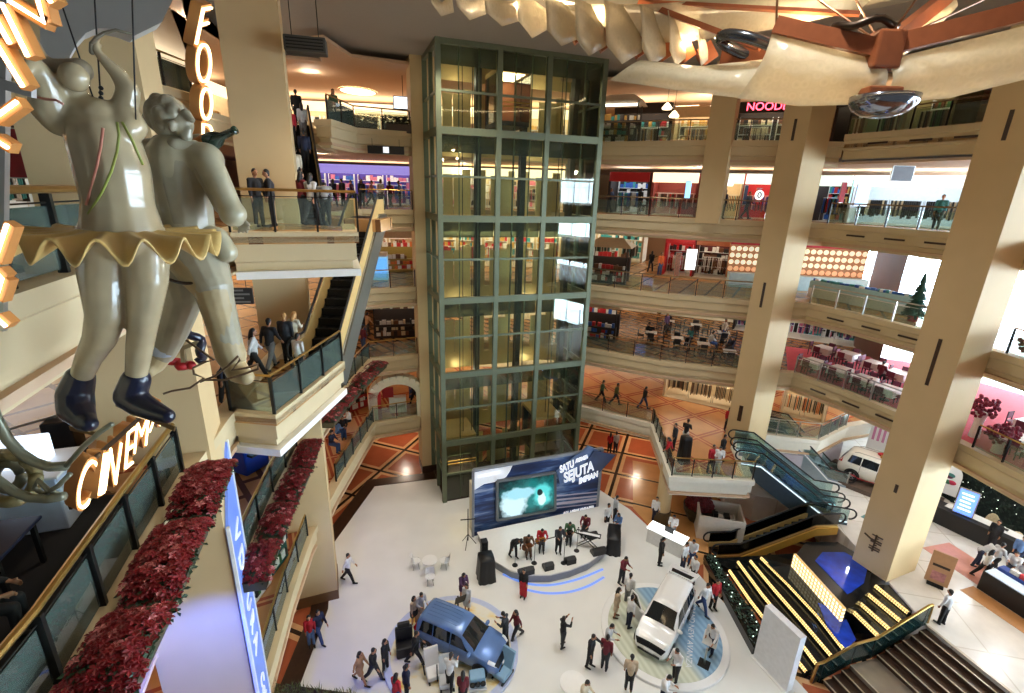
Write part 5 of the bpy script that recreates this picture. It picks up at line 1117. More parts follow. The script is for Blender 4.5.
nb = MB(); schain(nb, [(96, 38, d - .03, 1.6), (92, 44, d - .03, 2.4), (92, 52, d - .03, 2.6)]); schain(nb, [(96, 38, d - .03, 1.8), (104, 33, d, 1.6), (116, 30, d + .04, 1.5), (132, 34, d + .1, 1.2)])
wchild(sk, 'ribbon', nb, mat('statue_ribbon', srgb(120, 110, 90), .4), vox=None)
for nm, c, pts in (('green_band', (150, 160, 70), [(117, 122), (119, 135), (117, 152), (111, 172), (102, 192), (88, 214)]), ('pink_band', (200, 128, 104), [(103, 128), (101, 145), (97, 165), (92, 185), (86, 205)]), ('green_band', (150, 160, 70), [(122, 122), (132, 140), (143, 165)]), ('pink_band', (190, 124, 100), [(34, 96), (44, 99), (56, 100), (63, 104)])):
    mb = MB(); P = []
    for px, py in pts:
        yy = d - .262 if nm != 'pink_band' or px > 80 else d - .33
        P.append(Y(px, py, yy))
    mb.tube(P, 1.3 * mpp(*pts[0], 4.1), 8); wchild(sk, nm, mb, mat(nm + str(c[0]), srgb(*c), .4))
# tutu: a frilled ring
tc = Y(117, 233, d); mb = MB(); n, k = 168, 10; vs = []
for lay in (0, 1):
    for j in range(k + 1):
        t = j / k; rr = lerp(.30, .80, t)
        for i in range(n):
            a = 2 * PI * i / n; wv = math.sin(a * 16 + .6); z = .05 - .12 * t + .10 * t ** 1.5 * wv - lay * .022
            rx = rr * (1 + .03 * t * math.cos(a * 15)); vs.append(tc + Vector((rx * math.cos(a), rx * math.sin(a) * .92, z + .02 * math.cos(a) * t * -1)))
fs = []
for lay in (0, 1):
    o = lay * (k + 1) * n
    for j in range(k):
        for i in range(n): fs.append((o + j * n + i, o + j * n + (i + 1) % n, o + (j + 1) * n + (i + 1) % n, o + (j + 1) * n + i))
o = (k + 1) * n
for i in range(n): fs.append((k * n + i, k * n + (i + 1) % n, o + k * n + (i + 1) % n, o + k * n + i))
mb.add(vs, fs); wchild(sk, 'tutu', mb, mat('tutu_yellow', srgb(222, 186, 112), .35, var=.06, coat=.2))
NAVY = mat('navy_boot', srgb(15, 19, 42), .3, var=.1, coat=.3)
for pts, bl in (([(80, 378, d + .04, 13), (75, 394, d + .02, 15.5), (76, 408, d - .04, 15.5), (84, 420, d - .14, 10.5), (89, 424, d - .2, 8)], ((70, 428), (97, 434))), ([(136, 380, d + .06, 13), (130, 396, d + .04, 14), (141, 405, d, 12.5), (156, 412, d - .06, 10), (167, 416, d - .1, 7.5)], ((116, 404), (175, 429)))):
    mb = MB(); schain(mb, pts); o = wchild(sk, 'boot', mb, NAVY, vox=.012)
    bb = MB(); a_, b_ = Y(*bl[0], d - .02), Y(*bl[1], d - .12); bb.beam(a_, b_, .012, .05); bb.beam(a_ + (b_ - a_) * .2, a_ + (b_ - a_) * .2 + Vector((0, 0, .1)), .02, .03); bb.beam(a_ + (b_ - a_) * .75, a_ + (b_ - a_) * .75 + Vector((0, 0, .08)), .02, .03)
    c = Vector(sk.location)
    for v in bb.v: v -= c
    bb.build('skate_blade', mat('blade_metal', srgb(150, 120, 80), .3, .8), o)
for a, b2 in (((91, -60), (102, 122)), ((40, -60), (100, 118)), ((131, -40), (136, 128))):
    p, q = Y(*a, d), Y(*b2, d); mb = MB(); mb.tube([q, p], .006, 6); wchild(sk, 'wire', mb, BLACK)
mb = MB()
for k in range(6): mb.ball(Y(101, 88 + k * 5, d - .02), .018, n=8, m=6)
wchild(sk, 'shackle', mb, DSTEEL)
# ---- man with a bottle
d = 5.4; ml = Y(190, 230, d); mn = empty('bottle_man_statue', 'hanging statue of a grey haired man in a jacket, seen from behind, raising a bottle', 'statue', ml)
b = MB()
schain(b, [(190, 250, d, 24), (188, 215, d, 23), (182, 185, d, 25), (179, 162, d, 25)]); schain(b, [(180, 150, d, 14), (176, 138, d, 11), (174, 130, d, 11)])
b.ball(Y(170, 119, d), 19 * mpp(170, 119, d), 19 * mpp(170, 119, d), 21 * mpp(170, 119, d), 16, 12); b.ball(Y(181, 124, d - .06), 11 * mpp(170, 119, d), .12, 13 * mpp(170, 119, d), 12, 10)
schain(b, [(186, 114, d - .1, 5), (192, 120, d - .12, 3)]); schain(b, [(188, 130, d - .1, 4), (186, 136, d - .1, 6)]); schain(b, [(172, 124, d - .2, 4), (172, 129, d - .2, 3)])   # nose, chin, ear
schain(b, [(205, 160, d - .02, 15), (215, 182, d - .06, 13), (225, 205, d - .1, 11), (235, 217, d - .12, 8), (240, 222, d - .13, 6)])
for k, (ex, ey) in enumerate(((249, 229), (247, 232), (243, 232), (239, 232))): schain(b, [(241, 221, d - .14, 3), ((241 + ex) / 2 + 1.5, (221 + ey) / 2, d - .16, 1.9), (ex, ey, d - .15 + .02 * k, 1.6)])
schain(b, [(240, 220, d - .15, 2.6), (246, 222, d - .18, 1.9), (249, 225, d - .18, 1.6)])
schain(b, [(152, 155, d + .05, 15), (165, 150, d + .25, 11), (185, 146, d + .35, 9), (200, 142, d + .35, 8)])
for k in range(4): schain(b, [(200, 139 + k * 2.5, d + .3, 3), (207, 138 + k * 3, d + .24, 2.2), (209, 141 + k * 3, d + .2, 1.8)])
schain(b, [(198, 255, d, 26), (212, 285, d - .1, 19), (216, 300, d - .1, 16.5), (226, 335, d, 14), (234, 360, d + .05, 11)])
schain(b, [(178, 255, d + .1, 25), (184, 295, d + .1, 18), (172, 330, d + .2, 15), (163, 352, d + .25, 12)])
wchild(mn, 'body', b, STAT2, vox=.0115, it=3)
h = MB()
for k in range(46):
    a = R.uniform(0, 2 * PI); e = R.uniform(-.5, 1.2); cx_, cy_ = 164 + 15 * math.cos(a) * math.cos(e), 117 - 18 * math.sin(e); h.ball(Y(cx_, cy_, d + .16 * math.sin(a) * math.cos(e)), R.uniform(4.5, 7.5) * mpp(170, 119, d), n=8, m=6)
h.ball(Y(165, 115, d + .02), 17.5 * mpp(170, 119, d), .2, 18 * mpp(170, 119, d), 14, 10)
wchild(mn, 'hair', h, mat('statue_hair_grey', srgb(176, 166, 140), .4, var=.2, scale=12), vox=.013, it=1)
j = MB(); schain(j, [(177, 160, d, 26), (181, 185, d, 25), (186, 215, d, 23), (190, 243, d, 25)]); schain(j, [(153, 156, d + .03, 17), (206, 160, d - .01, 17)]); schain(j, [(207, 160, d - .06, 13.5), (218, 182, d - .14, 12.5), (229, 206, d - .2, 11.5), (233, 214, d - .21, 13)]); schain(j, [(152, 156, d + .05, 17), (164, 151, d + .24, 13)])
schain(j, [(215, 240, d - .02, 14), (226, 252, d - .03, 11)]); 
wchild(mn, 'jacket', j, mat('jacket_cream', srgb(190, 182, 150), .32, var=.14, scale=5, coat=.4), vox=.018, it=8)
c = MB(); schain(c, [(160, 143, d - .02, 8), (176, 146, d - .14, 8), (194, 148, d - .04, 8)]); wchild(mn, 'collar', c, STAT2, vox=.014)
t = MB(); schain(t, [(190, 252, d, 25), (200, 270, d - .06, 22), (213, 290, d - .12, 17), (216, 302, d - .12, 15.5), (225, 335, d, 14), (231, 356, d + .03, 14)]); wchild(mn, 'trousers', t, mat('trousers_tan', srgb(178, 158, 116), .5, var=.12), vox=.016)
t = MB(); schain(t, [(180, 258, d + .1, 23), (184, 298, d + .1, 15), (172, 330, d + .2, 13.5), (164, 348, d + .24, 13)]); wchild(mn, 'trousers', t, mat('trousers_blue', srgb(186, 200, 214), .4, var=.1), vox=.016)
t = MB(); t.tube([Y(168 + 42 * k / 11, 279 + 6 * math.sin(k / 11 * PI) - k * .3, d - .30 + .012 * abs(k - 5)) for k in range(12)], .018, 8); wchild(mn, 'belt', t, BROWN)
s = MB(); schain(s, [(232, 362, d + .03, 11), (238, 372, d - .02, 11), (246, 377, d - .1, 8)]); wchild(mn, 'shoe', s, mat('shoe_tan', srgb(186, 164, 120), .4), vox=.013)
s = MB(); schain(s, [(162, 352, d + .25, 11), (154, 364, d + .2, 10), (148, 370, d + .12, 8)]); wchild(mn, 'shoe', s, mat('shoe_tan', srgb(186, 164, 120), .4), vox=.013)
wb = Y(210, 142, d + .15); wbt = empty('wine_bottle', 'dark green wine bottle with an orange label raised by the bottle man', 'bottle', wb)
ax = (Y(244, 126, d + .05) - Y(198, 148, d + .2)); ln = ax.length; M = ax.to_track_quat('Z', 'Y').to_matrix().to_4x4()
o = MB().lathe([(.001, 0), (.085, .0), (.09, .02), (.09, ln * .52), (.075, ln * .62), (.04, ln * .72), (.034, ln * .96), (.042, ln * .97), (.042, ln), (.001, ln)], -ax * .45, 20, M).build('body', mat('bottle_green', srgb(24, 50, 38), .12, spec=.8), wbt, True)
MB().lathe([(.092, .02), (.093, .03), (.093, ln * .42), (.092, ln * .43)], -ax * .45, 20, M).build('label', mat('bottle_label', srgb(196, 120, 54), .5), wbt)
# life ring behind the statues, bent cables
rg = Y(183, 348, 5.9); ring_ = empty('painted_ring', 'round wheel painted red and navy behind the statue legs', 'ring', rg)
Rr = 19 * mpp(183, 348, 5.9)
for k, c in enumerate(('navy', 'red', 'white')):
    a0, a1 = ((-.9, 1.8), (3.4, 5.0), (1.9, 3.3))[k]; mb = MB(); mb.tube([Vector((math.cos(lerp(a0, a1, t / 16)) * Rr, .05 * math.sin(t), math.sin(lerp(a0, a1, t / 16)) * Rr)) for t in range(17)], .055, 10); mb.build('rim', {'navy': NAVY, 'red': RED, 'white': WHITE}[c], ring_, True)
for k in range(3): a = .4 + k * 2 * PI / 3; MB().beam((0, 0, 0), (math.cos(a) * Rr, 0, math.sin(a) * Rr), .04, .05).build('spoke', STAT, ring_)
for nm, lab, y, pts in (('bent_cable', 'brown cable looping under the bottle man shoe', 5.2, [(163, 394), (172, 391), (190, 388), (204, 378), (194, 374), (193, 368), (205, 362), (214, 360), (200, 350), (186, 340)]), ('bent_cable', 'brown cable wound round the bottle man ankle', 5.2, [(200, 382), (215, 376), (228, 366), (238, 356), (240, 360), (232, 370), (246, 368), (258, 364), (258, 369), (244, 374), (225, 380), (204, 380)])):
    P = [Y(*p, y + .06 * math.sin(i * 1.7)) for i, p in enumerate(pts)]; r = empty(nm, lab, 'cable', P[0], group='cables under the statues'); MB().tube([p - P[0] for p in P], .013, 8).build('cord', mat('cable_brown', srgb(110, 84, 58), .5), r, True)
# wrought scrolls at the lower left
SCR = mat('scroll_paint', srgb(122, 120, 98), .35, .3, var=.1)
c0 = Y(10, 478, 3.9); sc_ = empty('wrought_scroll', 'grey-green bent tube scroll hanging at the lower left edge', 'ornament', c0)
def wtube(root, name, pts, rpx, m, y):
    mb = MB(); P = [Y(*p, y + (p[2] if len(p) > 2 else 0)) if len(p) < 3 else Y(p[0], p[1], y + p[2]) for p in pts]; mb.tube(P, rpx * mpp(*pts[0][:2], y), 10); return wchild(root, name, mb, m)
wtube(sc_, 'tube', [(-14, 390), (-4, 418), (8, 440), (20, 453), (34, 462), (50, 467), (66, 466)], 5, SCR, 3.9)
wtube(sc_, 'tube', [(66, 466), (84, 446), (100, 432), (112, 424)], 2.5, SCR, 3.9); wtube(sc_, 'tube', [(-16, 470), (0, 482), (14, 492), (30, 498), (48, 499), (64, 496)], 4.5, SCR, 3.85); wtube(sc_, 'tube', [(62, 496), (48, 490), (38, 480), (34, 488), (44, 494), (58, 486), (70, 474)], 2.4, SCR, 3.9)
mb = MB(); mb.tube([Y(-4, 420, 3.9), Y(-4, 420, 3.9) + Vector((0, 0, 6))], .008, 6); wchild(sc_, 'wire', mb, BLACK)
wtube(sc_, 'ring', [(8 + 28 * math.cos(t * .3), 478 + 24 * math.sin(t * .3), .1 * math.sin(t)) for t in range(22)], 6, mat('scroll_ring', srgb(120, 108, 70), .4, .3), 4.0); wtube(sc_, 'ring', [(8 + 14 * math.cos(t * .4), 476 + 13 * math.sin(t * .4)) for t in range(16)], 5, SCR, 4.1)
# ================================================================ NEON SIGNS
NCASE = mat('sign_case', srgb(196, 130, 66), .45, var=.08); NEON = mat('neon_tube', (1, .86, .56), .3, emit=4, ec=(1, .74, .36)); NEONW = mat('neon_tube_white', (1, .9, .7), .3, emit=6, ec=(1, .82, .52))
def sign_letter(root, ch, bl, br, tl_, y0, y1, depth=.14):
    """box letter on the quad bl, br, tl (pixels) at distances y0 (left) y1 (right), with a neon tube inside"""
    c = Vector(root.location); B0, B1, T_ = Y(*bl, y0) - c, Y(*br, y1) - c, Y(*tl_, y0) - c; x, y = B1 - B0, T_ - B0; n = x.cross(y).normalized()
    def glyph(nm, off_, dep, m, par, zo):
        t = text(nm, ch, 1.0, m, par, None, dep, bold=off_); vs = t.data.vertices; x0, x1 = min(v.co.x for v in vs), max(v.co.x for v in vs); q0, q1 = min(v.co.y for v in vs), max(v.co.y for v in vs); e = .06 if off_ < 0 else 0
        for v in vs:
            u, w = (v.co.x - x0) / (x1 - x0), (v.co.y - q0) / (q1 - q0); u, w = e + u * (1 - 2 * e), e + w * (1 - 2 * e); v.co = B0 + x * u + y * w + n * (zo + v.co.z)
        return t
    k = glyph('letter_' + ch.lower(), .03, depth / 2, NCASE, root, 0); glyph('neon_tube', -.026, .012, NEON, k, depth / 2 + .012); return k
ci = empty('cinema_sign', 'orange box letter CINEMA sign with glowing neon tubes', 'sign', Y(105, 460, 5.4))
L_ = [('C', (66, 512), (82, 506), (76, 456)), ('I', (89, 498), (95, 495), (95, 450)), ('N', (97, 491), (110, 484), (103, 443)), ('E', (117, 471), (126, 464), (120, 428)), ('M', (128, 454), (142, 444), (131, 419)), ('A', (143, 432), (156, 424), (149, 402))]
for i, (ch, bl, br, t_) in enumerate(L_): sign_letter(ci, ch, bl, br, t_, 4.75 + .36 * i, 4.95 + .36 * i, .16)
mb = MB(); mb.beam(Y(70, 508, 4.85), Y(152, 420, 6.7), .03, .05); mb.beam(Y(86, 466, 4.85), Y(158, 402, 6.7), .03, .05); wchild(ci, 'mounting_bar', mb, BROWN, False)
fo_ = empty('food_sign', 'tall orange box letter FOOD sign with glowing neon tubes', 'sign', Y(200, 75, 6.6))
for ch, bl, br, t_ in (('F', (188, 44), (199, 40), (196, 3)), ('O', (190, 84), (206, 84), (190, 38)), ('O', (194, 121), (207, 121), (194, 83)), ('D', (196, 152), (208, 152), (196, 120))): sign_letter(fo_, ch, bl, br, t_, 6.5, 6.9, .11)
mb = MB(); mb.beam(Y(193, -30, 6.8), Y(200, 156, 6.8), .05, .05); wchild(fo_, 'mounting_bar', mb, DSTEEL, False)
wn_ = empty('neon_letter_sign', 'big glowing neon letter sign cropped by the upper left corner', 'sign', Y(20, 40, 2.7))
for st_ in ([(4, 4), (30, 57)], [(12, 2), (46, 23), (38, -6)], [(-4, 40), (25, 87)], [(-6, 120), (19, 102)], [(-4, 16), (12, 44)], [(-4, 262), (9, 224)], [(-3, 300), (4, 278), (-4, 270)], [(-3, 316), (8, 326)], [(-6, 138), (10, 148)], [(46, -8), (53, 3)]):
    mb = MB(); mb2 = MB(); P = [Y(*p, 2.7) for p in st_]
    for a, b in zip(P[:-1], P[1:]): mb.beam(a + Vector((0, .03, 0)), b + Vector((0, .03, 0)), .055, .06); 
    mb2.tube([p - Vector((0, .012, 0)) for p in P], .010, 8); k = wchild(wn_, 'letter_stroke', mb, NCASE, False); o = MB(); o.v, o.f, o.m = mb2.v, mb2.f, mb2.m; wchild(wn_, 'neon_tube', o, NEONW)
mb = MB(); mb.beam(Y(-20, 78, 2.8), Y(34, 93, 2.8), .03, .05); mb.beam(Y(6, -60, 2.85), Y(2, 330, 2.85), .03, .04); wchild(wn_, 'frame_bar', mb, STEEL, False)
# blue lettered sign on the near left column
E_, R_ = Vector((*C_L1[0], 0)), Vector((*C_L1[1], 0)); nx = (R_ - E_).normalized(); nn = Vector((nx.y, -nx.x, 0))
zt = 12.15; o0 = E_ + nn * .02 + Vector((0, 0, zt)); bs = empty('column_sign', 'tall pale blue sign with white lettering running down the near left column', 'sign', o0)
W_ = (R_ - E_).length; pol = [Vector((0, 0, -1.0)), nx * W_ * .98, nx * W_ + Vector((0, 0, -12)), Vector((0, 0, -12))]
MB().extr([nx * W_ * .02 + Vector((0, 0, -1.5)), nx * W_ * .98 + Vector((0, 0, .1)), nx * W_ * .98 + Vector((0, 0, -12)), nx * W_ * .02 + Vector((0, 0, -12))], nn * .06).build('panel', mat('blue_sign', srgb(112, 142, 226), .4, emit=.18, var=.04), bs)
MB().beam(nn * .06 + Vector((0, 0, -1.45)), nn * .06 + Vector((0, 0, -12)), .07, .1, up=nx).build('edge_strip', WHITE, bs); MB().beam(nn * .06 + nx * W_ + Vector((0, 0, .12)), nn * .06 + nx * W_ + Vector((0, 0, -12)), .05, .08, up=nx).build('edge_strip', WHITE, bs)
WS = mat('sign_white', srgb(236, 242, 255), .3, emit=.35)
for s, z, sz in (('V', -2.15, .9), ('D', -2.95, .85), ('F', -3.65, .7), ('U', -4.3, .75), ('R', -5.0, .75), ('A', -5.7, .8)):
    text('lettering', s, sz, WS, bs, frame(nx * W_ * .5 + nn * .07 + Vector((0, 0, z)), Vector((0, 0, -1)), nx), .02)
text('lettering', 'Collection', .62, WS, bs, frame(nx * W_ * .5 + nn * .07 + Vector((0, 0, -8.1)), Vector((0, 0, -1)), nx), .02, .4)
# ================================================================ POINSETTIA BOXES
PET = mat('red_petals', srgb(136, 6, 22), .5, var=.3, scale=14); PET2 = mat('pale_petals', srgb(206, 120, 120), .5, var=.2); LEAF = mat('dark_green_leaf', srgb(34, 62, 34), .5, var=.3); BOXM = mat('planter_box', srgb(70, 62, 40), .6)
def flower_mesh(L_, W_, H_, seed, dens=260):
    rr = random.Random(seed); red, pal, lf = MB(), MB(), MB()
    for k in range(int(dens * L_)):
        x, y = rr.uniform(-L_ / 2, L_ / 2), rr.uniform(-W_ / 2, W_ / 2); z = H_ * (.55 + .45 * math.sqrt(max(0, 1 - (2 * y / W_) ** 2)) ) * (1 - .7 * abs(2 * x / L_) ** 3) + rr.uniform(-.05, .04)
        mb = lf if rr.random() < .34 else (pal if rr.random() < .1 else red); q = rr.uniform(.055, .1) * (1.2 if mb is lf else 1); a0 = rr.uniform(0, 6.28); tl_ = Vector((x * .2, y * 1.2 + rr.uniform(-.4, .4), 1)).normalized()
        e1 = tl_.cross(Vector((1, .1, 0))).normalized(); e2 = tl_.cross(e1); p = Vector((x, y, z - (.05 if mb is lf else 0)))
        for i in range(5 if mb is not lf else 3):
            a = a0 + i * 6.283 / (5 if mb is not lf else 3); u = e1 * math.cos(a) + e2 * math.sin(a); s = e1 * -math.sin(a) + e2 * math.cos(a)
            mb.add([p, p + u * q * .55 + s * q * .3 + tl_ * .012, p + u * q, p + u * q * .55 - s * q * .3 + tl_ * .012], [(0, 1, 2, 3)])
    return red, pal, lf
def poinsettia(A, B, zt, W_, label, group, H_=.34, dens=260):
    A, B = Vector(A), Vector(B); c = (A + B) / 2; d = B - A; L_ = d.length * .88; r = empty('poinsettia_box', label, 'flower box', (c.x, c.y, zt), math.atan2(d.y, d.x), group)
    mb = MB(); mb.add([(-L_ / 2, -W_ * .36, -.2), (L_ / 2, -W_ * .36, -.2), (L_ / 2, W_ * .36, -.2), (-L_ / 2, W_ * .36, -.2), (-L_ / 2, -W_ * .46, .06), (L_ / 2, -W_ * .46, .06), (L_ / 2, W_ * .46, .06), (-L_ / 2, W_ * .46, .06)], [(3, 2, 1, 0), (4, 5, 6, 7), (0, 1, 5, 4), (1, 2, 6, 5), (2, 3, 7, 6), (3, 0, 4, 7)]); mb.build('box', BOXM, r)
    red, pal, lf = flower_mesh(L_ * 1.02, W_ * 1.05, H_, hash(label) % 999 if False else len(label) * 7 + int(c.x * 10), dens)
    for nm, mb, m in (('red_petals', red, PET), ('pale_petals', pal, PET2), ('leaves', lf, LEAF)): mb.build(nm, m, r, fix=False)['kind'] = 'stuff'
    core = MB(); core.ball((0, 0, .02), L_ * .5, W_ * .46, H_ * .8, 16, 10); core.build('leaf_mass', LEAF, r, True)
    return r
z3 = ZL[3] + .12; cl3 = [G(*p, z3 + .2) for p in ((216, 456), (188, 513), (143, 600), (84, 706))]
for i, lb in enumerate(('farthest large poinsettia box beside the blue lettered column', 'middle large poinsettia box under the CINEMA sign railing', 'nearest large poinsettia box at the lower left edge')):
    a, b = cl3[i], cl3[i + 1]; poinsettia((a.x, a.y, 0), (b.x, b.y, 0), z3, .74, lb, 'large poinsettia boxes', .34, 460)
z2 = ZL[2] + .1; cl2 = [G(*p, z2 + .2) for p in ((313, 436), (301, 466), (285, 499), (268, 536), (251, 582))]
for i, lb in enumerate(('first of the second row poinsettia boxes, touching the brown-footed column', 'second poinsettia box down from the brown-footed column', 'third poinsettia box down from the brown-footed column', 'fourth poinsettia box, nearest of the second gallery row')):
    a, b = cl2[i], cl2[i + 1]; poinsettia((a.x, a.y, 0), (b.x, b.y, 0), z2, .8, lb, 'poinsettia boxes on the second gallery', .34, 240)
cl2 = [G(*p, z2 + .2) for p in ((382, 360), (369, 371), (355, 386), (340, 402), (324, 421))]
for i, lb in enumerate(('farthest poinsettia box beyond the brown-footed column', 'second farthest poinsettia box beyond the brown-footed column', 'third poinsettia box beyond the brown-footed column', 'poinsettia box just beyond the brown-footed column')):
    a, b = cl2[i], cl2[i + 1]; poinsettia((a.x, a.y, 0), (b.x, b.y, 0), z2, .85, lb, 'poinsettia boxes on the second gallery', .36, 160)
hg = empty('grass_hedge', 'low strip of long green leaves at the bottom edge of the view', 'hedge', G(305, 698, 3.2)); c = Vector(hg.location); a, b = G(262, 690, 3.2) - c, G(352, 702, 3.2) - c
MB().beam(a - Vector((0, 0, .25)), b - Vector((0, 0, .25)), .6, .4).build('trough', BROWN, hg); lf = MB()
for k in range(700):
    p = a.lerp(b, R.random()) + Vector((R.uniform(-.1, .1), R.uniform(-.3, .3), -.1)); e = Vector((R.uniform(-1, 1), R.uniform(-1, 1), R.uniform(.5, 1.2))).normalized() * R.uniform(.15, .32); s = e.cross(Vector((0, 0, 1))).normalized() * .012; lf.add([p - s, p + s, p + e * .6 + s + Vector((0, 0, .02)), p + e], [(0, 1, 2, 3)])
lf.build('leaves', mat('olive_leaf', srgb(96, 104, 44), .5, var=.3), hg)['kind'] = 'stuff'
# ================================================================ CHANDELIER
WOOD = mat('copper_wood', srgb(158, 88, 52), .35, .15, var=.12, scale=5)
def scale_glass(name, alpha, c):
    m = bpy.data.materials.new(name); m.use_nodes = True; N, L = m.node_tree.nodes, m.node_tree.links; b = N['Principled BSDF']; b.inputs['Base Color'].default_value = col4(c); b.inputs['Roughness'].default_value = .18; b.inputs['Specular IOR Level'].default_value = .8
    tc = N.new('ShaderNodeTexCoord'); mp = N.new('ShaderNodeMapping'); mp.inputs['Scale'].default_value = (4.6, 4.6, 4.6); L.new(tc.outputs['Object'], mp.inputs[0]); vo = N.new('ShaderNodeTexVoronoi'); vo.inputs['Scale'].default_value = 1.6; L.new(mp.outputs[0], vo.inputs['Vector'])
    bp = N.new('ShaderNodeBump'); bp.inputs['Strength'].default_value = .6; bp.inputs['Distance'].default_value = .03; L.new(vo.outputs['Distance'], bp.inputs['Height']); L.new(bp.outputs[0], b.inputs['Normal'])
    cm = N.new('ShaderNodeMixRGB'); cr = N.new('ShaderNodeMapRange'); cr.inputs[1].default_value = .42; cr.inputs[2].default_value = .62; L.new(vo.outputs['Distance'], cr.inputs[0]); L.new(cr.outputs[0], cm.inputs[0]); cm.inputs[1].default_value = col4(c); cm.inputs[2].default_value = col4([k * .78 for k in c]); L.new(cm.outputs[0], b.inputs['Base Color'])
    tr = N.new('ShaderNodeBsdfTransparent'); tl_ = N.new('ShaderNodeBsdfTranslucent'); tl_.inputs[0].default_value = col4(c); m1 = N.new('ShaderNodeMixShader'); m1.inputs[0].default_value = .45; L.new(b.outputs[0], m1.inputs[1]); L.new(tl_.outputs[0], m1.inputs[2])
    mx = N.new('ShaderNodeMixShader'); mr = N.new('ShaderNodeMapRange'); mr.inputs[1].default_value = .1; mr.inputs[2].default_value = .7; mr.inputs[3].default_value = alpha - .05; mr.inputs[4].default_value = min(1, alpha + .1); L.new(vo.outputs['Distance'], mr.inputs[0]); L.new(mr.outputs[0], mx.inputs[0]); L.new(tr.outputs[0], mx.inputs[1]); L.new(m1.outputs[0], mx.inputs[2])
    L.new(mx.outputs[0], N['Material Output'].inputs[0]); return m
SG = scale_glass('scale_glass', .72, srgb(226, 214, 184)); SG2 = scale_glass('blade_glass', .72, srgb(236, 222, 190))
hub = Y(882, 50, 9.0); cdl = empty('chandelier', 'huge chandelier of scalloped glass sheets on copper coloured timber arms', 'chandelier', hub)
def Yc(p): return Y(p[0], p[1], p[2]) - hub
mb = MB(); mb.rbox(-.22, .22, -.22, .22, -.3, .25, .04); mb.build('hub', WOOD, cdl)
for a, b, w in (((876, 48, 8.95), (775, 25, 9.6), .25), ((892, 45, 9), (1040, 8, 8.2), .27), ((890, 42, 9.1), (950, -6, 10.2), .22), ((775, 54, 10.6), (722, 60, 11.4), .36), ((760, 48, 10.4), (640, 2, 12), .1), ((640, 2, 12), (860, 14, 10), .06)):
    MB().beam(Yc(a), Yc(b), .16, w).build('arm', WOOD, cdl)
for a, b in (((880, 44, 9), (840, -30, 10)), ((884, 44, 9), (930, -20, 8.4)), ((776, 28, 9.6), (778, -20, 9.6)), ((896, 40, 9), (1000, -8, 9.5)), ((870, 36, 9), (790, -20, 10))): MB().tube([Yc(a), Yc(b)], .018, 6).build('stay_rod', mat('rod_copper', srgb(120, 80, 50), .3, .7), cdl)
t = MB(); cc = Yc((862, 30, 9.3)); t.tube([cc + Vector((.46 * math.cos(k * PI / 14), .46 * math.sin(k * PI / 14), .04 * math.sin(k))) for k in range(28)], .06, 8, closed=True); t.build('ring', mat('ring_bronze', srgb(70, 56, 44), .3, .8), cdl, True)
t = MB(); cc = Yc((752, 48, 10.6)); t.tube([cc + Vector((.62 * math.cos(k * PI / 14), .4 * math.sin(k * PI / 14), -.18 * math.cos(k * PI / 14))) for k in range(28)], .1, 8, closed=True); t.build('ring', mat('ring_steel', srgb(90, 92, 96), .2, .9), cdl, True)
MB().beam(Yc((882, 50, 9)), Yc((868, 98, 8.9)), .05, .05).build('drop_rod', WOOD, cdl); MB().beam(Yc((890, 50, 9)), Yc((880, 98, 8.9)), .05, .05).build('drop_rod', WOOD, cdl)
q = Yc((876, 96, 8.9)); MB().rbox(q.x - .25, q.x + .3, q.y - .2, q.y + .2, q.z - .1, q.z + .12, .03).build('lower_block', WOOD, cdl)
q = Yc((883, 103, 8.9)); Rb = .5; MB().lathe([(Rb, .10), (Rb * .98, .0), (Rb * .85, -.10), (Rb * .6, -.18), (Rb * .3, -.22), (.001, -.23), (.001, -.19), (Rb * .3, -.18), (Rb * .6, -.13), (Rb * .82, -.05), (Rb * .93, .02), (Rb * .94, .10)], q, 32).build('steel_dish', mat('polished_dish', srgb(150, 152, 160), .12, .95), cdl, True)
def sheet(name, top, bot, m, nu=10, nv=6, bulge=.25, thick=.03, parent=cdl):
    """glass sheet between two pixel polylines (px, py, y), bulging towards the floor"""
    def at(l, t):
        f = t * (len(l) - 1); i = min(int(f), len(l) - 2); k = f - i; return [lerp(l[i][j], l[i + 1][j], k) for j in range(3)]
    mb = MB(); g = []
    for lay in (0, 1):
        for i in range(nu + 1):
            for j in range(nv + 1):
                a, b = at(top, i / nu), at(bot, i / nu); v = j / nv; p = Y(*a) .lerp(Y(*b), v) - hub; p += Vector((0, -bulge * math.sin(PI * v) , 0)) + Vector((0, thick * lay, 0)); g.append(p)
    o = (nu + 1) * (nv + 1); fs = []
    for lay in (0, 1):
        for i in range(nu):
            for j in range(nv): b_ = lay * o + i * (nv + 1) + j; fs.append((b_, b_ + nv + 1, b_ + nv + 2, b_ + 1))
    rim = [i * (nv + 1) for i in range(nu + 1)] + [nu * (nv + 1) + j for j in range(1, nv + 1)] + [i * (nv + 1) + nv for i in range(nu - 1, -1, -1)] + [j for j in range(nv - 1, 0, -1)]
    for a, b in zip(rim, rim[1:] + rim[:1]): fs.append((a, b, b + o, a + o))
    mb.add(g, fs); return mb.build(name, m, parent, True)
sheet('glass_sheet', [(772, 34, 9.6), (830, 46, 9.3), (880, 58, 9.0)], [(738, 98, 9.9), (800, 106, 9.4), (874, 104, 9.0)], SG)
sheet('glass_sheet', [(886, 60, 9.0), (950, 44, 8.7), (1040, 22, 8.3)], [(880, 104, 9.0), (950, 98, 8.8), (1040, 76, 8.4)], SG)
sheet('glass_sheet', [(896, 48, 9.1), (925, 22, 9.7), (950, -4, 10.2)], [(892, 62, 9.1), (922, 44, 9.7), (958, 6, 10.2)], SG2, bulge=.05)
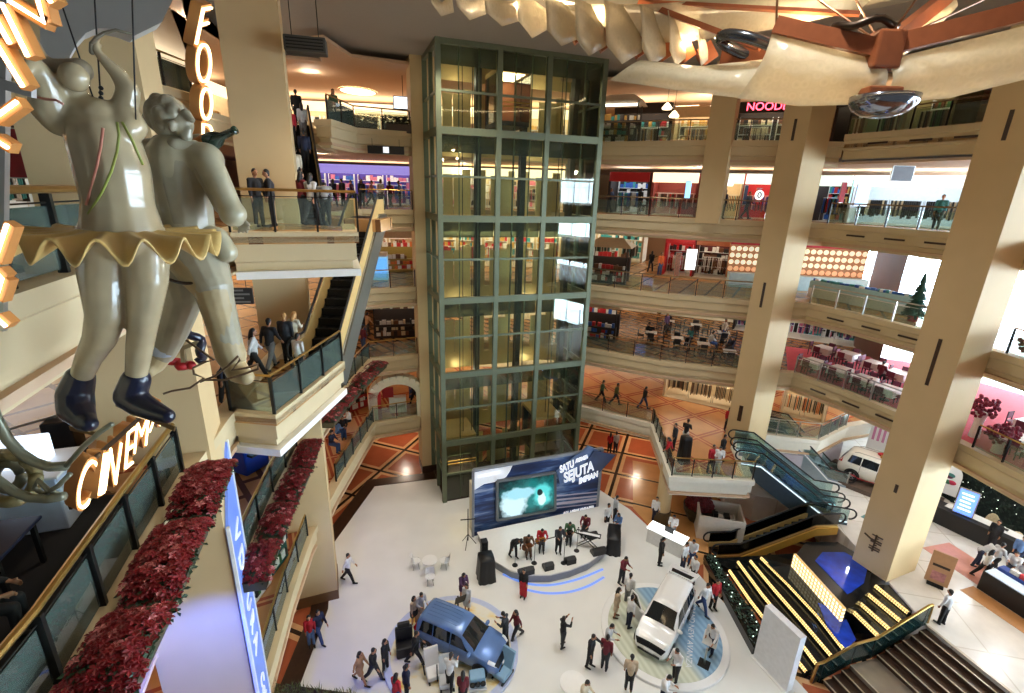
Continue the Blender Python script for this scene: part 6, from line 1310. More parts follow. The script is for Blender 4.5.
sheet('glass_sheet', [(640, 60, 11.6), (700, 66, 11.0), (775, 58, 10.4)], [(610, 80, 11.6), (690, 92, 10.8), (760, 100, 10.2)], SG)
sheet('glass_sheet', [(870, 62, 9.1), (880, 58, 9.05), (884, 56, 9.0)], [(862, 100, 9.2), (872, 104, 9.0), (880, 104, 8.9)], SG2, bulge=.02)
sheet('glass_sheet', [(560, 4, 12), (660, 4, 11.6), (760, -6, 11), (900, -30, 10)], [(640, 44, 12), (700, 40, 11.6), (770, 30, 11), (860, 10, 10)], SG, bulge=.0)
FIN = [(430, 452, -4, 6, 16), (455, 484, -6, 8, 20), (484, 520, -6, 14, 26), (516, 548, -6, 22, 38), (545, 578, -4, 32, 46), (574, 604, -2, 40, 56), (604, 640, 0, 46, 64), (640, 664, 4, 50, 66), (668, 684, 10, 52, 66), (697, 706, 18, 54, 66)]
for i, (x0, x1, yt, ym, yb) in enumerate(FIN):
    yy = 11.0 + .06 * i; dy = 1.1 * (1 - i / 12)
    sheet('glass_blade', [(x0, yt, yy), (x0 + (x1 - x0) * .55, yt + 6, yy + dy * .5), (x1, ym - 12, yy + dy)], [(x0 + 2, ym - 2, yy), (x0 + (x1 - x0) * .5, yb, yy + dy * .5), (x1 + 2, ym + 6, yy + dy)], SG2, 6, 4, .06)
    if i > 3: MB().beam(Yc((x1 - 4, ym - 8, yy + dy + .1)), Yc((x1 + 4, ym + 8, yy + dy + .1)), .2, .34).build('timber_block', WOOD, cdl)
CH_LAMPS = [Y(600, 14, 12), Y(690, 40, 11.8), Y(800, 30, 10.4), Y(900, 20, 10.2), Y(960, 50, 9.6), Y(830, 70, 10.2), Y(520, 4, 12)]
# ================================================================ SHOPS, KIOSKS, FURNITURE
GC = [mat('goods_' + k, srgb(*c), .5, var=.2, scale=14) for k, c in dict(red=(190, 34, 40), white=(236, 234, 228), black=(26, 26, 28), blue=(44, 96, 180), gold=(206, 160, 80), teal=(60, 150, 150), brown=(110, 70, 44), pink=(216, 120, 140), green=(60, 110, 60), purple=(96, 50, 120), cream=(232, 214, 176), orange=(222, 120, 50)).items()]
GN = ['red', 'white', 'black', 'blue', 'gold', 'teal', 'brown', 'pink', 'green', 'purple', 'cream', 'orange']
PANEL = mat('shop_lamp', (1, .9, .72), emit=3, ec=(1, .88, .68)); PANELC = mat('shop_lamp_cool', (.9, .96, 1), emit=3, ec=(.88, .95, 1))
def goods(parent, boxes, pal, name='goods'):
    mb = MB(); idx = [GN.index(p) for p in pal]
    for b in boxes:
        mb.cur = R.randrange(len(idx)); mb.rbox(*b, .01) if False else mb.box(*b)
    o = mb.build(name, [GC[i] for i in idx], parent); o['kind'] = 'stuff'; return o
def shelf_goods(W_, D_, rows, y0, lo=.1, hi=.34, gap=.0, fill=.9):
    out = []
    for z, h in rows:
        x = -W_ / 2
        while x < W_ / 2 - .06:
            w = R.uniform(lo, hi)
            if R.random() < fill: out.append((x, min(x + w * .9, W_ / 2), y0, y0 + D_ * R.uniform(.5, 1), z, z + h * R.uniform(.55, .95)))
            x += w
    return out
def shop(A, B, z, H_, label, wall, sign, pal, depth=3.0, lamp_m=PANEL, style='shelf', stext=None, scol=None, open_=True):
    """shop unit whose open front runs from A to B (plan points, seen from the hall)"""
    A, B = Vector((*A, z)), Vector((*B, z)); c = (A + B) / 2; d = B - A; W_ = d.length; r = empty('shop_unit', label, 'shop', c, math.atan2(d.y, d.x))
    MB().box(-W_ / 2, W_ / 2, depth - .12, depth, 0, H_).build('back_panel', wall, r)
    for sg, nm in ((-1, 'side_panel'), (1, 'side_panel')): MB().box(sg * W_ / 2 - .08, sg * W_ / 2 + .08, .1, depth - .12, 0, H_).build(nm, wall, r)
    MB().rbox(-W_ / 2, W_ / 2, -.12, .1, H_ - .62, H_, .02).build('sign_band', sign, r)
    MB().box(-W_ / 2 + .2, W_ / 2 - .2, .3, depth - .5, H_ - .1, H_ - .04).build('ceiling_lamp', lamp_m, r)
    MB().box(-W_ / 2, W_ / 2, -.02, depth, -.0, .03).build('shop_floor', mat('shop_floor', srgb(200, 186, 164), .3), r)
    if stext: text('sign_lettering', stext, .62, scol or mat('sign_white_lit', (1, 1, 1), emit=2.5), r, frame((-W_ / 2 + .35, -.13, H_ - .3), (1, 0, 0), (0, 0, 1)), .015, align='LEFT')
    n = max(1, int(W_ / 2.1))
    if style == 'shelf':
        for i in range(n):
            cx_ = -W_ / 2 + W_ * (i + .5) / n; w = W_ / n * .86; sb = MB()
            for zz in (.1, .65, 1.2, 1.75): sb.box(cx_ - w / 2, cx_ + w / 2, depth - .55, depth - .14, zz - .03, zz)
            for e in (-w / 2, w / 2): sb.box(cx_ + e - .02, cx_ + e + .02, depth - .55, depth - .14, 0, 2.2)
            o = sb.build('shelf', WHITE, r); bx = [(x0 + cx_, x1 + cx_, y0, y1, z0, z1) for x0, x1, y0, y1, z0, z1 in shelf_goods(w, .3, ((.1, .5), (.65, .5), (1.2, .5), (1.75, .45)), depth - .52)]; goods(o, bx, pal)
    if style in ('rack', 'shelf'):
        for i in range(n + 1 if style == 'rack' else n):
            cx_ = -W_ / 2 + W_ * (i + .5) / (n + (style == 'rack')); w = W_ / n * .62; yy = R.uniform(.5, depth * .5); rb = MB(); rb.tube([(cx_ - w / 2, yy, 0), (cx_ - w / 2, yy, 1.45), (cx_ + w / 2, yy, 1.45), (cx_ + w / 2, yy, 0)], .02, 6); o = rb.build('rack', STEEL, r)
            goods(o, [(cx_ - w / 2 + .1 * k, cx_ - w / 2 + .1 * k + .05, yy - .22, yy + .22, R.uniform(.4, .6), 1.4) for k in range(1, int(w / .1))], pal, 'garments')
    return r
def lit(name, c, e): return mat(name, c, .4, emit=e, ec=c)
RWALL = mat('red_wall', srgb(186, 20, 32), .5); DWALL = mat('dark_shop_wall', srgb(44, 34, 30), .6); CWALL = mat('cream_wall', srgb(226, 204, 166), .6); PWALL = mat('pale_blue_wall', srgb(206, 220, 232), .6)
def offs(P, w):   # points on the outer side of the right galleries
    return inset(P, w)
def seg(P, a, b):
    """points a..b (0..1) along a 2-point line"""
    (x0, y0), (x1, y1) = P; return (lerp(x0, x1, a), lerp(y0, y1, a)), (lerp(x0, x1, b), lerp(y0, y1, b))
RL = [(4.8, 31.0), (15.2, 26.8)]; RRt = [(17.0, 27.6), (20.0, 17.5)]
def back(P, w):
    (x0, y0), (x1, y1) = P; L_ = math.hypot(x1 - x0, y1 - y0); nx_, ny_ = -(y1 - y0) / L_, (x1 - x0) / L_
    return [(x0 + nx_ * w, y0 + ny_ * w), (x1 + nx_ * w, y1 + ny_ * w)]
F = {k: v - .11 for k, v in ZL.items()}
# --- top gallery
l5 = back(RL, 5.0)
shop(*seg(l5, -.02, .30), F[5], 2.9, 'dim shop with sparkling glass goods right of the elevator tower on the top gallery', DWALL, mat('dark_sign', srgb(40, 30, 26), .5), ['white', 'teal', 'black', 'gold', 'red'], stext=None)
shop(*seg(l5, .32, .62), F[5], 2.6, 'cream shop behind the slim column on the top gallery', CWALL, CWALL, ['cream', 'brown', 'gold', 'black'])
shop(*seg(l5, .66, 1.06), F[5], 2.75, 'dark noodle restaurant with a glowing red sign on the top gallery', DWALL, mat('black_sign', srgb(20, 14, 14), .4), ['brown', 'black', 'cream'], stext='NOODLES', scol=lit('red_neon', (1, .06, .10), 7))
r5 = [xy(834, 110, 31), xy(990, 105, 25)]
for i, (a, b, lb, w_) in enumerate(((.02, .24, 'dark shop left of the steel chandelier dish on the top gallery', DWALL), (.26, .50, 'shop with pale green panels behind the chandelier dish', mat('sage_wall', srgb(120, 140, 104), .6)), (.52, .80, 'shop with olive panels near the big right column on the top gallery', mat('olive_wall', srgb(150, 140, 92), .6)))):
    shop(*seg(r5, a, b), F[5] + .3, 2.6, lb, w_, DWALL if i == 0 else w_, ['black', 'brown', 'cream', 'green'], lamp_m=mat('dim_lamp', (1, .85, .6), emit=1.6, ec=(1, .85, .6)))
# --- fourth gallery
l4 = back(RL, 5.0)
shop(*seg(l4, -.02, .22), F[4], 2.75, 'electronics shop with bright blue screens beside the elevator tower', DWALL, mat('red_band', srgb(190, 30, 34), .5), ['blue', 'white', 'black', 'white', 'teal'], lamp_m=PANELC)
shop(*seg(l4, .24, .50), F[4], 2.75, 'clothes shop with red posters and dark garments on the fourth gallery', mat('brown_red_wall', srgb(130, 50, 44), .6), lit('warm_band', (1, .82, .56), 1.2), ['black', 'red', 'black', 'brown', 'white'], style='rack')
shop(*seg(l4, .56, .74), F[4], 2.75, 'shop with a white sign board between two columns on the fourth gallery', CWALL, lit('green_white_band', (.86, .95, .78), .9), ['brown', 'black', 'gold', 'teal'], style='rack')
shop(*seg(l4, .75, 1.05), F[4], 2.75, 'fashion shop with a bright red wall on the fourth gallery', RWALL, lit('pale_band', (.9, .95, .85), .9), ['blue', 'black', 'white', 'red'], style='rack')
r4 = [xy(810, 210, 32), xy(968, 215, 26.5)]
shop(*seg(r4, .0, .26), F[4], 2.75, 'shop with red and blue lit panels on the fourth gallery right wing', DWALL, lit('mint_band', (.78, .95, .86), .9), ['red', 'teal', 'blue', 'black', 'gold'], lamp_m=PANELC)
shop(*seg(r4, .27, .95), F[4], 2.75, 'white clothes store with rows of black garments on the fourth gallery right wing', PWALL, lit('white_band', (.95, .98, 1), .9), ['black', 'black', 'black', 'black', 'cream'], lamp_m=PANELC, depth=3.6, style='rack')
# back and left units, every storey
for lv, lb, pal, w_ in ((5, 'gold lit shop behind the elevator tower on the top gallery', ['gold', 'cream', 'brown'], CWALL), (4, 'cream shop behind the elevator tower on the fourth gallery', ['white', 'cream', 'black', 'pink'], CWALL), (3, 'shop behind the elevator tower on the third gallery', ['white', 'gold', 'teal', 'red'], CWALL), (2, 'shop behind the elevator tower on the second gallery', ['brown', 'gold', 'cream'], CWALL), (1, 'shop behind the elevator tower on the lowest gallery', ['red', 'white', 'brown'], CWALL)):
    shop((-7, 38.5), (6.0, 38.5), F[lv], 2.85 if lv > 3 else 3.0, lb, w_, lit('cove_band', (1, .86, .56), 1.6), pal)
for lv, lb, pal, w_, sg_ in ((5, 'restaurant with white posters left of the elevator tower on the top gallery', ['black', 'cream', 'white'], CWALL, lit('warm_band', (1, .82, .56), 1.2)), (4, 'shop with violet screens in the crowd left of the elevator tower', ['purple', 'blue', 'pink', 'white'], mat('violet_glow_wall', srgb(70, 50, 140), .5, emit=.1, ec=(.25, .2, .9)), lit('violet_band', (.4, .35, 1), .5)), (3, 'food court front left of the elevator tower on the third gallery', ['brown', 'cream', 'red'], CWALL, CWALL)):  # violet screen glow is put into the wall material
    shop((-19, 37.0), (-8, 38.3), F[lv], 2.8, lb, w_, sg_, pal)
for lv, lb, pal, w_ in ((5, 'dark shop with slanted panels behind the FOOD sign', ['black', 'brown', 'red'], DWALL), (4, 'shop with red and white posters behind the skater statue', ['red', 'white', 'teal', 'black'], PWALL), (3, 'shop beside the orange floor behind the skate boots', ['white', 'cream', 'blue'], CWALL), (2, 'blue lit arcade unit behind the second row of poinsettias', ['blue', 'teal', 'white', 'black'], mat('blue_wall', srgb(30, 60, 150), .5)), (1, 'white shelved shop below the second gallery on the left', ['white', 'green', 'cream'], PWALL)):
    shop((-15.5, 6.5), (-16.5, 18.5), F[lv], 2.85, lb, w_, CWALL if lv in (3, 1) else DWALL, pal, lamp_m=PANELC if lv < 4 else PANEL)
for lv, lb, pal in ((5, 'wide cream shop left of the busy escalator on the top gallery', ['cream', 'gold', 'brown']), (3, 'cream shop at the back of the third left gallery', ['white', 'red', 'brown']), (2, 'brown shop at the back of the second left gallery', ['brown', 'red', 'gold']), (1, 'shop at the back of the lowest left gallery', ['red', 'white', 'orange'])):
    shop((-17.5, 21), (-18.5, 34), F[lv], 2.85, lb, CWALL, lit('warm_band', (1, .82, .56), 1.2), pal)
# far units behind the visible floors
l3 = back(RL, 13.5)
shop(*seg(l3, -.5, .12), F[3], 3.0, 'pale shop far back on the third gallery right of the tower', CWALL, mat('teal_band', srgb(40, 110, 110), .5), ['teal', 'white', 'black'])
shop(*seg(back(RL, 8.0), .34, .52), F[3], 3.0, 'bright red stall with a white board on the third gallery', RWALL, RWALL, ['red', 'white', 'black'], depth=2.0)
shop(*seg(back(RL, 8.0), .53, .78), F[3], 3.0, 'dark coffee counter between the red stall and the disc display', mat('maroon_wall', srgb(90, 30, 30), .6), mat('tan_band', srgb(176, 110, 74), .6), ['brown', 'black', 'white'], depth=2.2)
l2 = back(RL, 13.0)
shop(*seg(l2, -.35, .3), F[2], 3.0, 'timber fronted shop far back on the second gallery', mat('gold_brown_wall', srgb(150, 106, 56), .6), mat('gold_band', srgb(196, 150, 80), .5), ['brown', 'gold', 'black'])
shop(*seg(l2, .32, 1.0), F[2], 3.0, 'dark shop with green display shelves behind the dining tables', DWALL, mat('teal_band', srgb(40, 110, 110), .5), ['green', 'white', 'teal', 'black'])
l1 = back(RL, 14.5)
shop(*seg(l1, -.4, .42), F[1], 3.0, 'cream shop far back on the lowest gallery right of the tower', CWALL, CWALL, ['brown', 'cream', 'black'])
l1b = back(RL, 8.2)
g0, g1 = G(663, 396, F[1]), G(735, 412, F[1])
shop((g0.x, g0.y), (g1.x, g1.y), F[1], 2.6, 'cream boutique with dark figures left of the right column', CWALL, lit('cream_band', (1, .9, .7), .8), ['black', 'brown', 'cream'], depth=2.2, style='rack')
g0, g1 = G(781, 415, F[1]), G(822, 424, F[1])
shop((g0.x, g0.y), (g1.x, g1.y), F[1], 2.6, 'cream boutique with dark figures right of the right column', CWALL, lit('cream_band', (1, .9, .7), .8), ['black', 'cream', 'orange'], depth=1.8, style='rack')
shop((17.5, 37.2), (25.0, 33.0), F[2], 3.0, 'shop with purple shelves at the back of the pink carpet', DWALL, mat('teal_band', srgb(40, 110, 110), .5), ['purple', 'white', 'teal', 'black', 'pink'], depth=2.2, lamp_m=PANELC)
# wall of round lit dishes with a red fascia, running behind the right column
A_, B_ = Y(727, 268, 33.5), Y(864, 272, 32.0); A_.z = B_.z = F[3]; dv = (B_ - A_); W_ = dv.length; dw = empty('disc_display', 'wall display of glowing round plates under a red fascia', 'display', (A_ + B_) / 2, math.atan2(dv.y, dv.x))
MB().box(-W_ / 2, W_ / 2, 0, .15, .5, 3.0).build('board', mat('amber_board', srgb(196, 130, 76), .5), dw); MB().rbox(-W_ / 2, W_ / 2, -.2, .1, 2.75, 3.1, .03).build('fascia', RWALL, dw); MB().rbox(-W_ / 2, W_ / 2, -.9, -.3, 0, .95, .03).build('counter', mat('glass_counter', srgb(190, 214, 216), .2), dw)
nC = 22; DISC = mat('lit_plate', (1, .88, .6), emit=.45, ec=(1, .86, .58)); DISO = mat('lit_plate_orange', (1, .5, .25), emit=.35, ec=(1, .45, .2))
for i in range(nC):
    for j in range(4): MB().lathe([(.07, 0), (.16, .0), (.17, -.05), (.07, -.05)], (-W_ / 2 + W_ * (i + .5) / nC, -.02, 1.12 + .45 * j), 14, Matrix.Rotation(PI / 2, 4, 'X')).build('plate', DISO if j == 0 else DISC, dw)
# ------------------------------------------------------------------ kiosks
def kiosk(loc, rz, w, dp, label, canopy=WHITE, body=DWALL, pal=('red', 'white', 'black'), h=2.4):
    r = empty('kiosk', label, 'kiosk', loc, rz)
    MB().rbox(-w / 2, w / 2, -dp / 2, -dp / 2 + .5, 0, .95, .03).build('counter', body, r); MB().rbox(-w / 2, w / 2, dp / 2 - .4, dp / 2, 0, 1.6, .03).build('back_cabinet', body, r)
    for x in (-w / 2 + .06, w / 2 - .06):
        for y in (-dp / 2 + .06, dp / 2 - .06): MB().beam((x, y, .9), (x, y, h), .07, .07).build('post', DSTEEL, r)
    MB().add([(-w / 2 - .25, -dp / 2 - .25, h), (w / 2 + .25, -dp / 2 - .25, h), (w / 2 + .25, dp / 2 + .25, h), (-w / 2 - .25, dp / 2 + .25, h), (-w / 2 + .5, 0, h + .55), (w / 2 - .5, 0, h + .55)], [(0, 1, 5, 4), (2, 3, 4, 5), (1, 2, 5), (3, 0, 4), (3, 2, 1, 0)]).build('canopy', canopy, r)
    goods(r, shelf_goods(w * .9, .3, ((.96, .35), ), -dp / 2 + .1) + shelf_goods(w * .9, .25, ((1.6, .4),), dp / 2 - .35) + shelf_goods(w * .9, .1, ((.2, .4), (.6, .3)), -dp / 2 - .1), list(pal))
    MB().box(-w / 2 + .2, w / 2 - .2, -.2, .2, h - .08, h - .03).build('lamp', PANEL, r)
    return r
GREYC = mat('tan_canopy', srgb(226, 206, 170), .6)
for px, py, z, rz, w, dp, lb, cp, bd_, pal in [
    (608, 281, F[3], -.35, 2.6, 2.0, 'kiosk with a pale canopy and dark counter beside the tower on the third gallery', GREYC, DWALL, ('red', 'white', 'brown')),
    (599, 336, F[2], -.35, 2.6, 2.0, 'kiosk with red racks under a pale canopy beside the tower on the second gallery', GREYC, DWALL, ('red', 'blue', 'white')),
    (399, 333, F[2], .25, 3.4, 2.4, 'cafe kiosk with a brown lit canopy on the second left gallery', mat('brown_canopy', srgb(150, 116, 84), .5), DWALL, ('white', 'brown', 'cream', 'black')),
    (402, 270, F[3], .25, 3.6, 2.2, 'snack kiosk with olive counters left of the tower on the third gallery', GREYC, mat('olive_counter', srgb(150, 128, 60), .5), ('brown', 'orange', 'white', 'red')),
    (618, 142, F[5], -.35, 2.4, 2.0, 'kiosk with a white canopy beside the tower on the top gallery', WHITE, DWALL, ('white', 'teal', 'gold')),
    (345, 408, F[1], .9, 2.4, 1.8, 'market kiosk behind the seated people on the lowest left gallery', WHITE, mat('red_counter', srgb(170, 40, 36), .5), ('red', 'white', 'black'))]:
    p = G(px, py, z) if z < 18 else Y(px, py, 32.6); kiosk((p.x, p.y, z), rz, w, dp, lb, cp, bd_, pal)
p = G(380, 279, F[3]); r = empty('drinks_fridge', 'blue and white drinks fridge in front of the snack kiosk', 'fridge', (p.x, p.y, F[3]), .2); MB().rbox(-.55, .55, -.4, .4, 0, 1.5, .04).build('cabinet', lit('fridge_blue', (.25, .55, .85), .6), r); MB().rbox(-.55, .55, -.42, .38, 1.5, 1.75, .03).build('header', WHITE, r); MB().rbox(-.5, .5, -.43, -.4, .15, 1.4, .01).build('door', GLASS_CLR, r)
p = G(377, 266, F[3]); r = empty('red_cart', 'red snack cart with a white lid behind the drinks fridge', 'cart', (p.x, p.y, F[3]), .2); MB().rbox(-.6, .6, -.4, .4, .35, 1.1, .05).build('body', RED, r); MB().ball((0, 0, 1.15), .5, .35, .3).build('lid', WHITE, r, True); [MB().lathe([(.2, -.04), (.22, 0), (.2, .04)], (x, y, .22), 14, Matrix.Rotation(PI / 2, 4, 'X')).build('wheel', RUBBER, r) for x in (-.45, .45) for y in (-.4, .4)]
# red arch booth on the lowest left gallery
p = G(398, 417, F[1]); r = empty('arch_booth', 'white arch with a red side panel and stand on the lowest left gallery', 'booth', (p.x, p.y, F[1]), .28)
arc = [(-1.5 + 0, 0, 0), (-1.5, 0, 1.6)] + [(-1.5 * math.cos(k * PI / 12), 0, 1.6 + 1.1 * math.sin(k * PI / 12)) for k in range(1, 12)] + [(1.5, 0, 1.6), (1.5, 0, 0)]
mb = MB()
for a, b in zip(arc[:-1], arc[1:]): mb.beam(a, b, .55, .7, up=Vector((0, 1, 0)))
mb.build('arch', mat('cream_arch', srgb(230, 222, 196), .5), r); MB().rbox(-1.75, -1.0, -.35, -.28, .1, 2.0, .02).build('red_panel', RED, r); MB().rbox(-.5, .6, .6, 1.1, 0, 1.1, .03).build('counter', WHITE, r); MB().rbox(-.9, -.2, .5, .6, 1.2, 1.9, .02).build('sign', RED, r)
# ------------------------------------------------------------------ tables and chairs
def chair_proto(label, group, seat_m, leg_m):
    r = empty('dining_chair', label, 'chair', (0, 0, -50), 0, group)
    MB().rbox(-.21, .21, -.21, .21, .42, .47, .02).build('seat', seat_m, r); MB().rbox(-.21, .21, .18, .22, .55, .9, .02).build('backrest', seat_m, r)
    for x in (-.18, .18):
        for y in (-.18, .19): MB().beam((x, y, 0), (x, y, .44 if y < 0 else .9), .035, .035).build('leg', leg_m, r)
    return r
def table_proto(label, group, top_m, leg_m, w=.8, round_=False, cloth=False):
    r = empty('dining_table', label, 'table', (0, 0, -50), 0, group)
    if round_: MB().lathe([(w / 2, .71), (w / 2, .75)], (0, 0, 0), 24).build('tabletop', top_m, r)
    else: MB().rbox(-w / 2, w / 2, -w / 2, w / 2, .71, .75, .015).build('tabletop', top_m, r)
    if cloth: MB().add([(x * w / 2 * k, y * w / 2 * k, z) for k, z in ((1.02, .755), (1.1, .35)) for x, y in ((-1, -1), (1, -1), (1, 1), (-1, 1))], [(0, 1, 2, 3), (0, 4, 5, 1), (1, 5, 6, 2), (2, 6, 7, 3), (3, 7, 4, 0)]).build('cloth_cover', top_m, r)
    MB().tube([(0, 0, .02), (0, 0, .72)], .04, 8).build('pedestal', leg_m, r); MB().lathe([(.24, 0), (.22, .03), (.04, .05)], (0, 0, 0), 16).build('foot', leg_m, r)
    return r
def dining(spots, z, tp, cp, tl_, cl, nch=4, skip=()):
    first = [True, True]
    for i, (x, y, a) in enumerate(spots):
        if first[0]: t = tp; t.location = (x, y, z); t.rotation_euler = (0, 0, a); first[0] = False
        else: t = dup(tp, (x, y, z), a)
        for k in range(nch):
            b = a + k * 2 * PI / nch; px_, py_ = x + .68 * math.sin(b), y - .68 * math.cos(b)
            rz = b + PI
            if first[1]: cp.location = (px_, py_, z); cp.rotation_euler = (0, 0, rz + 0); first[1] = False
            else: dup(cp, (px_, py_, z), rz)
PAD = mat('dark_chair', srgb(40, 34, 36), .5); PURP = mat('plum_chair', srgb(110, 40, 62), .6); WTOP = mat('white_tabletop', srgb(240, 238, 232), .3)
sp2 = []
for px, py in ((650, 342), (676, 348), (702, 354), (728, 362), (668, 330), (695, 334), (722, 342)):
    p = G(px, py, F[2]); sp2.append((p.x, p.y, -.3))
dining(sp2, F[2], table_proto('white square dining table on the zigzag floor of the second gallery', 'dining tables on the second gallery', WTOP, DSTEEL), chair_proto('dark dining chair on the zigzag floor of the second gallery', 'dark chairs on the second gallery', PAD, DSTEEL), '', '')
# pink carpet with plum chairs in the right wing
struct(MB().prism([(16.9, 27.9), (19.0, 23), (20.1, 17.5), (20.6, 10), (31, 10), (31, 20), (26, 30.5), (19.5, 33)], F[2] - .005, F[2] + .012).build('floor', PINK), 'pink carpet of the right wing on the second gallery', 'floor')
sp3 = []
for px, py in ((812, 372), (838, 380), (862, 390), (884, 400), (822, 358), (846, 364), (872, 374), (895, 384)):
    p = G(px, py, F[2]); sp3.append((p.x, p.y, .5))
for x, y in ((21.6, 18.2), (22.0, 16.2), (23.8, 17.6), (23.6, 19.9)): sp3.append((x, y, .3))
dining(sp3, F[2] + .012, table_proto('white clothed table on the pink carpet', 'clothed tables on the pink carpet', WTOP, DSTEEL, .95, cloth=True), chair_proto('plum chair on the pink carpet', 'plum chairs on the pink carpet', PURP, DSTEEL), '', '')
for i, (x, y, po, hd, sx, sh, lb) in enumerate([(22.4, 25.2, 'sit', -60, 1, 'white', 'diner in white at the first pink carpet table'), (21.2, 26.2, 'sit', 120, 0, 'maroon', 'diner in maroon on the pink carpet'), (23.4, 23.6, 'sit', 30, 1, 'pink', 'diner in pink on the pink carpet'), (22.2, 22.4, 'stand', 70, 0, 'white', 'waiter in white on the pink carpet'), (24.6, 25.0, 'stand', -40, 1, 'black', 'woman in black on the pink carpet'), (22.6, 18.0, 'stand', -90, 0, 'white', 'guest in white on the pink carpet beyond the big right column'), (23.2, 16.4, 'stand', 60, 1, 'blue', 'guest in pale blue on the pink carpet beyond the big right column')]):
    person((x, y, F[2] + .012), po, hd, lb, sh, TR('black'), bool(sx), 1.66)
# flower stands and cabinets of the far right
def flower_bunch(loc, label, rr=.5, m=None, h=1.0):
    r = empty('flower_stand', label, 'flowers', loc); MB().lathe([(.2, 0), (.16, h * .5), (.24, h * .8)], (0, 0, 0), 16).build('vase', WHITE, r)
    mb = MB()
    for k in range(90):
        v = Vector((R.gauss(0, 1), R.gauss(0, 1), R.gauss(0, .8))).normalized() * rr * R.uniform(.5, 1); mb.ball(v + Vector((0, 0, h)), R.uniform(.06, .1), n=6, m=4)
    mb.build('blossoms', m or mat('wine_blossom', srgb(140, 24, 60), .6, var=.3), r)['kind'] = 'stuff'
for x, y, z, lb, h in ((20.7, 18.4, F[2], 'wine red flowers by the ledge beyond the big right column, on the pink carpet', .9), (21.0, 19.8, F[2], 'taller wine red flowers behind the ledge flowers on the pink carpet', 1.5), (20.5, 18.2, F[3], 'wine red flowers at the rail one storey above the pink carpet', .6), (24.6, 17.6, F[2], 'wine red flowers in front of the brown cabinets', 1.6)): flower_bunch((x, y, z + .012), lb, .55, None, h)
for x, y, lb in ((25.6, 18.9, 'brown open cabinet on the pink carpet, left one'), (26.4, 16.6, 'brown open cabinet with red tops on the pink carpet, right one')):
    r = empty('cabinet', lb, 'cabinet', (x, y, F[2] + .012), -1.2); MB().rbox(-.9, .9, -.25, .25, 0, 2.0, .03).build('carcass', mat('cabinet_brown', srgb(140, 104, 66), .5), r); goods(r, shelf_goods(1.6, .1, ((.3, .45), (.85, .45), (1.4, .45), (2.0, .3)), -.34), ['red', 'brown', 'gold', 'pink'])
# Christmas tree and glass counters on the third gallery right wing
p = G(912, 321, F[3]); r = empty('christmas_tree', 'slim green Christmas tree at the rail of the third gallery', 'tree', (p.x, p.y, F[3]))
mb = MB()
for k in range(460):
    t = R.random() ** .7; z = .3 + (1 - t) * 2.0; rr = .12 + .48 * t; a = R.uniform(0, 6.28); e = Vector((math.cos(a), math.sin(a), -.25)) * rr; s = Vector((-math.sin(a), math.cos(a), 0)) * .05; c = Vector((0, 0, z)); mb.add([c + e * .3, c + e * .8 + s, c + e, c + e * .8 - s], [(0, 1, 2, 3)])
mb.build('needles', mat('pine_green', srgb(24, 74, 60), .6, var=.3), r)['kind'] = 'stuff'; mb = MB()
for k in range(5): mb.lathe([(.55 - .1 * k, .35 + .4 * k), (.05, .85 + .4 * k)], (0, 0, 0), 16)
mb.build('boughs', mat('pine_green', srgb(24, 74, 60), .6), r); MB().lathe([(.2, 0), (.24, .3), (.05, .31)], (0, 0, 0), 14).build('pot', RED, r); MB().tube([(0, 0, .3), (0, 0, 2.3)], .03, 6).build('stem', BROWN, r)
for i, (px, py) in enumerate(((818, 305), (838, 309), (862, 314), (886, 319))):
    p = G(px, py - 6, F[3]); r = empty('glass_counter', 'pale glass counter on the third gallery, %s from the right column' % ('first', 'second', 'third', 'fourth')[i], 'counter', (p.x + .6, p.y + .3, F[3]), -.95, 'glass counters by the third gallery rail'); MB().rbox(-.9, .9, -.35, .35, 0, .55, .02).build('plinth', WHITE, r); MB().rbox(-.9, .9, -.35, .35, .55, 1.0, .02).build('glass_case', mat('counter_glass', srgb(176, 214, 222), .08, spec=.8), r); goods(r, shelf_goods(1.6, .3, ((1.0, .15),), -.2), ['white', 'teal', 'blue'])
# ------------------------------------------------------------------ things on the raised floor
hg0, hg1 = G(873, 463, ZR), G(1040, 556, ZR); hg0 = Vector((25.2, 29.6, ZR)); hg1 = Vector((27.6, 17.0, ZR)); d = hg1 - hg0; L_ = d.length; r = empty('hedge_wall', 'tall dark green foliage wall dotted with tiny lights behind the parked car', 'hedge wall', (hg0 + hg1) / 2, math.atan2(d.y, d.x))
MB().box(-L_ / 2, L_ / 2, 0, .3, 0, 4.6).build('panel', mat('dark_green_panel', srgb(6, 24, 20), .8, var=.3), r); mb, lt = MB(), MB()
for k in range(2600):
    x, z = R.uniform(-L_ / 2, L_ / 2), R.uniform(0, 4.7); a = R.uniform(0, 6.28); u = Vector((math.cos(a), -.5, math.sin(a))) * R.uniform(.12, .24); s = Vector((-math.sin(a), 0, math.cos(a))) * .07; p = Vector((x, -.01, z)); mb.add([p, p + u * .5 + s, p + u, p + u * .5 - s], [(0, 1, 2, 3)])
for k in range(150): lt.ball((R.uniform(-L_ / 2, L_ / 2), -.16, R.uniform(.2, 4.5)), .022, n=6, m=4)
mb.build('leaves', mat('hedge_leaf', srgb(10, 40, 30), .7, var=.4), r)['kind'] = 'stuff'; lt.build('fairy_lights', lit('white_dots', (.9, 1, .9), 1.5), r)['kind'] = 'stuff'
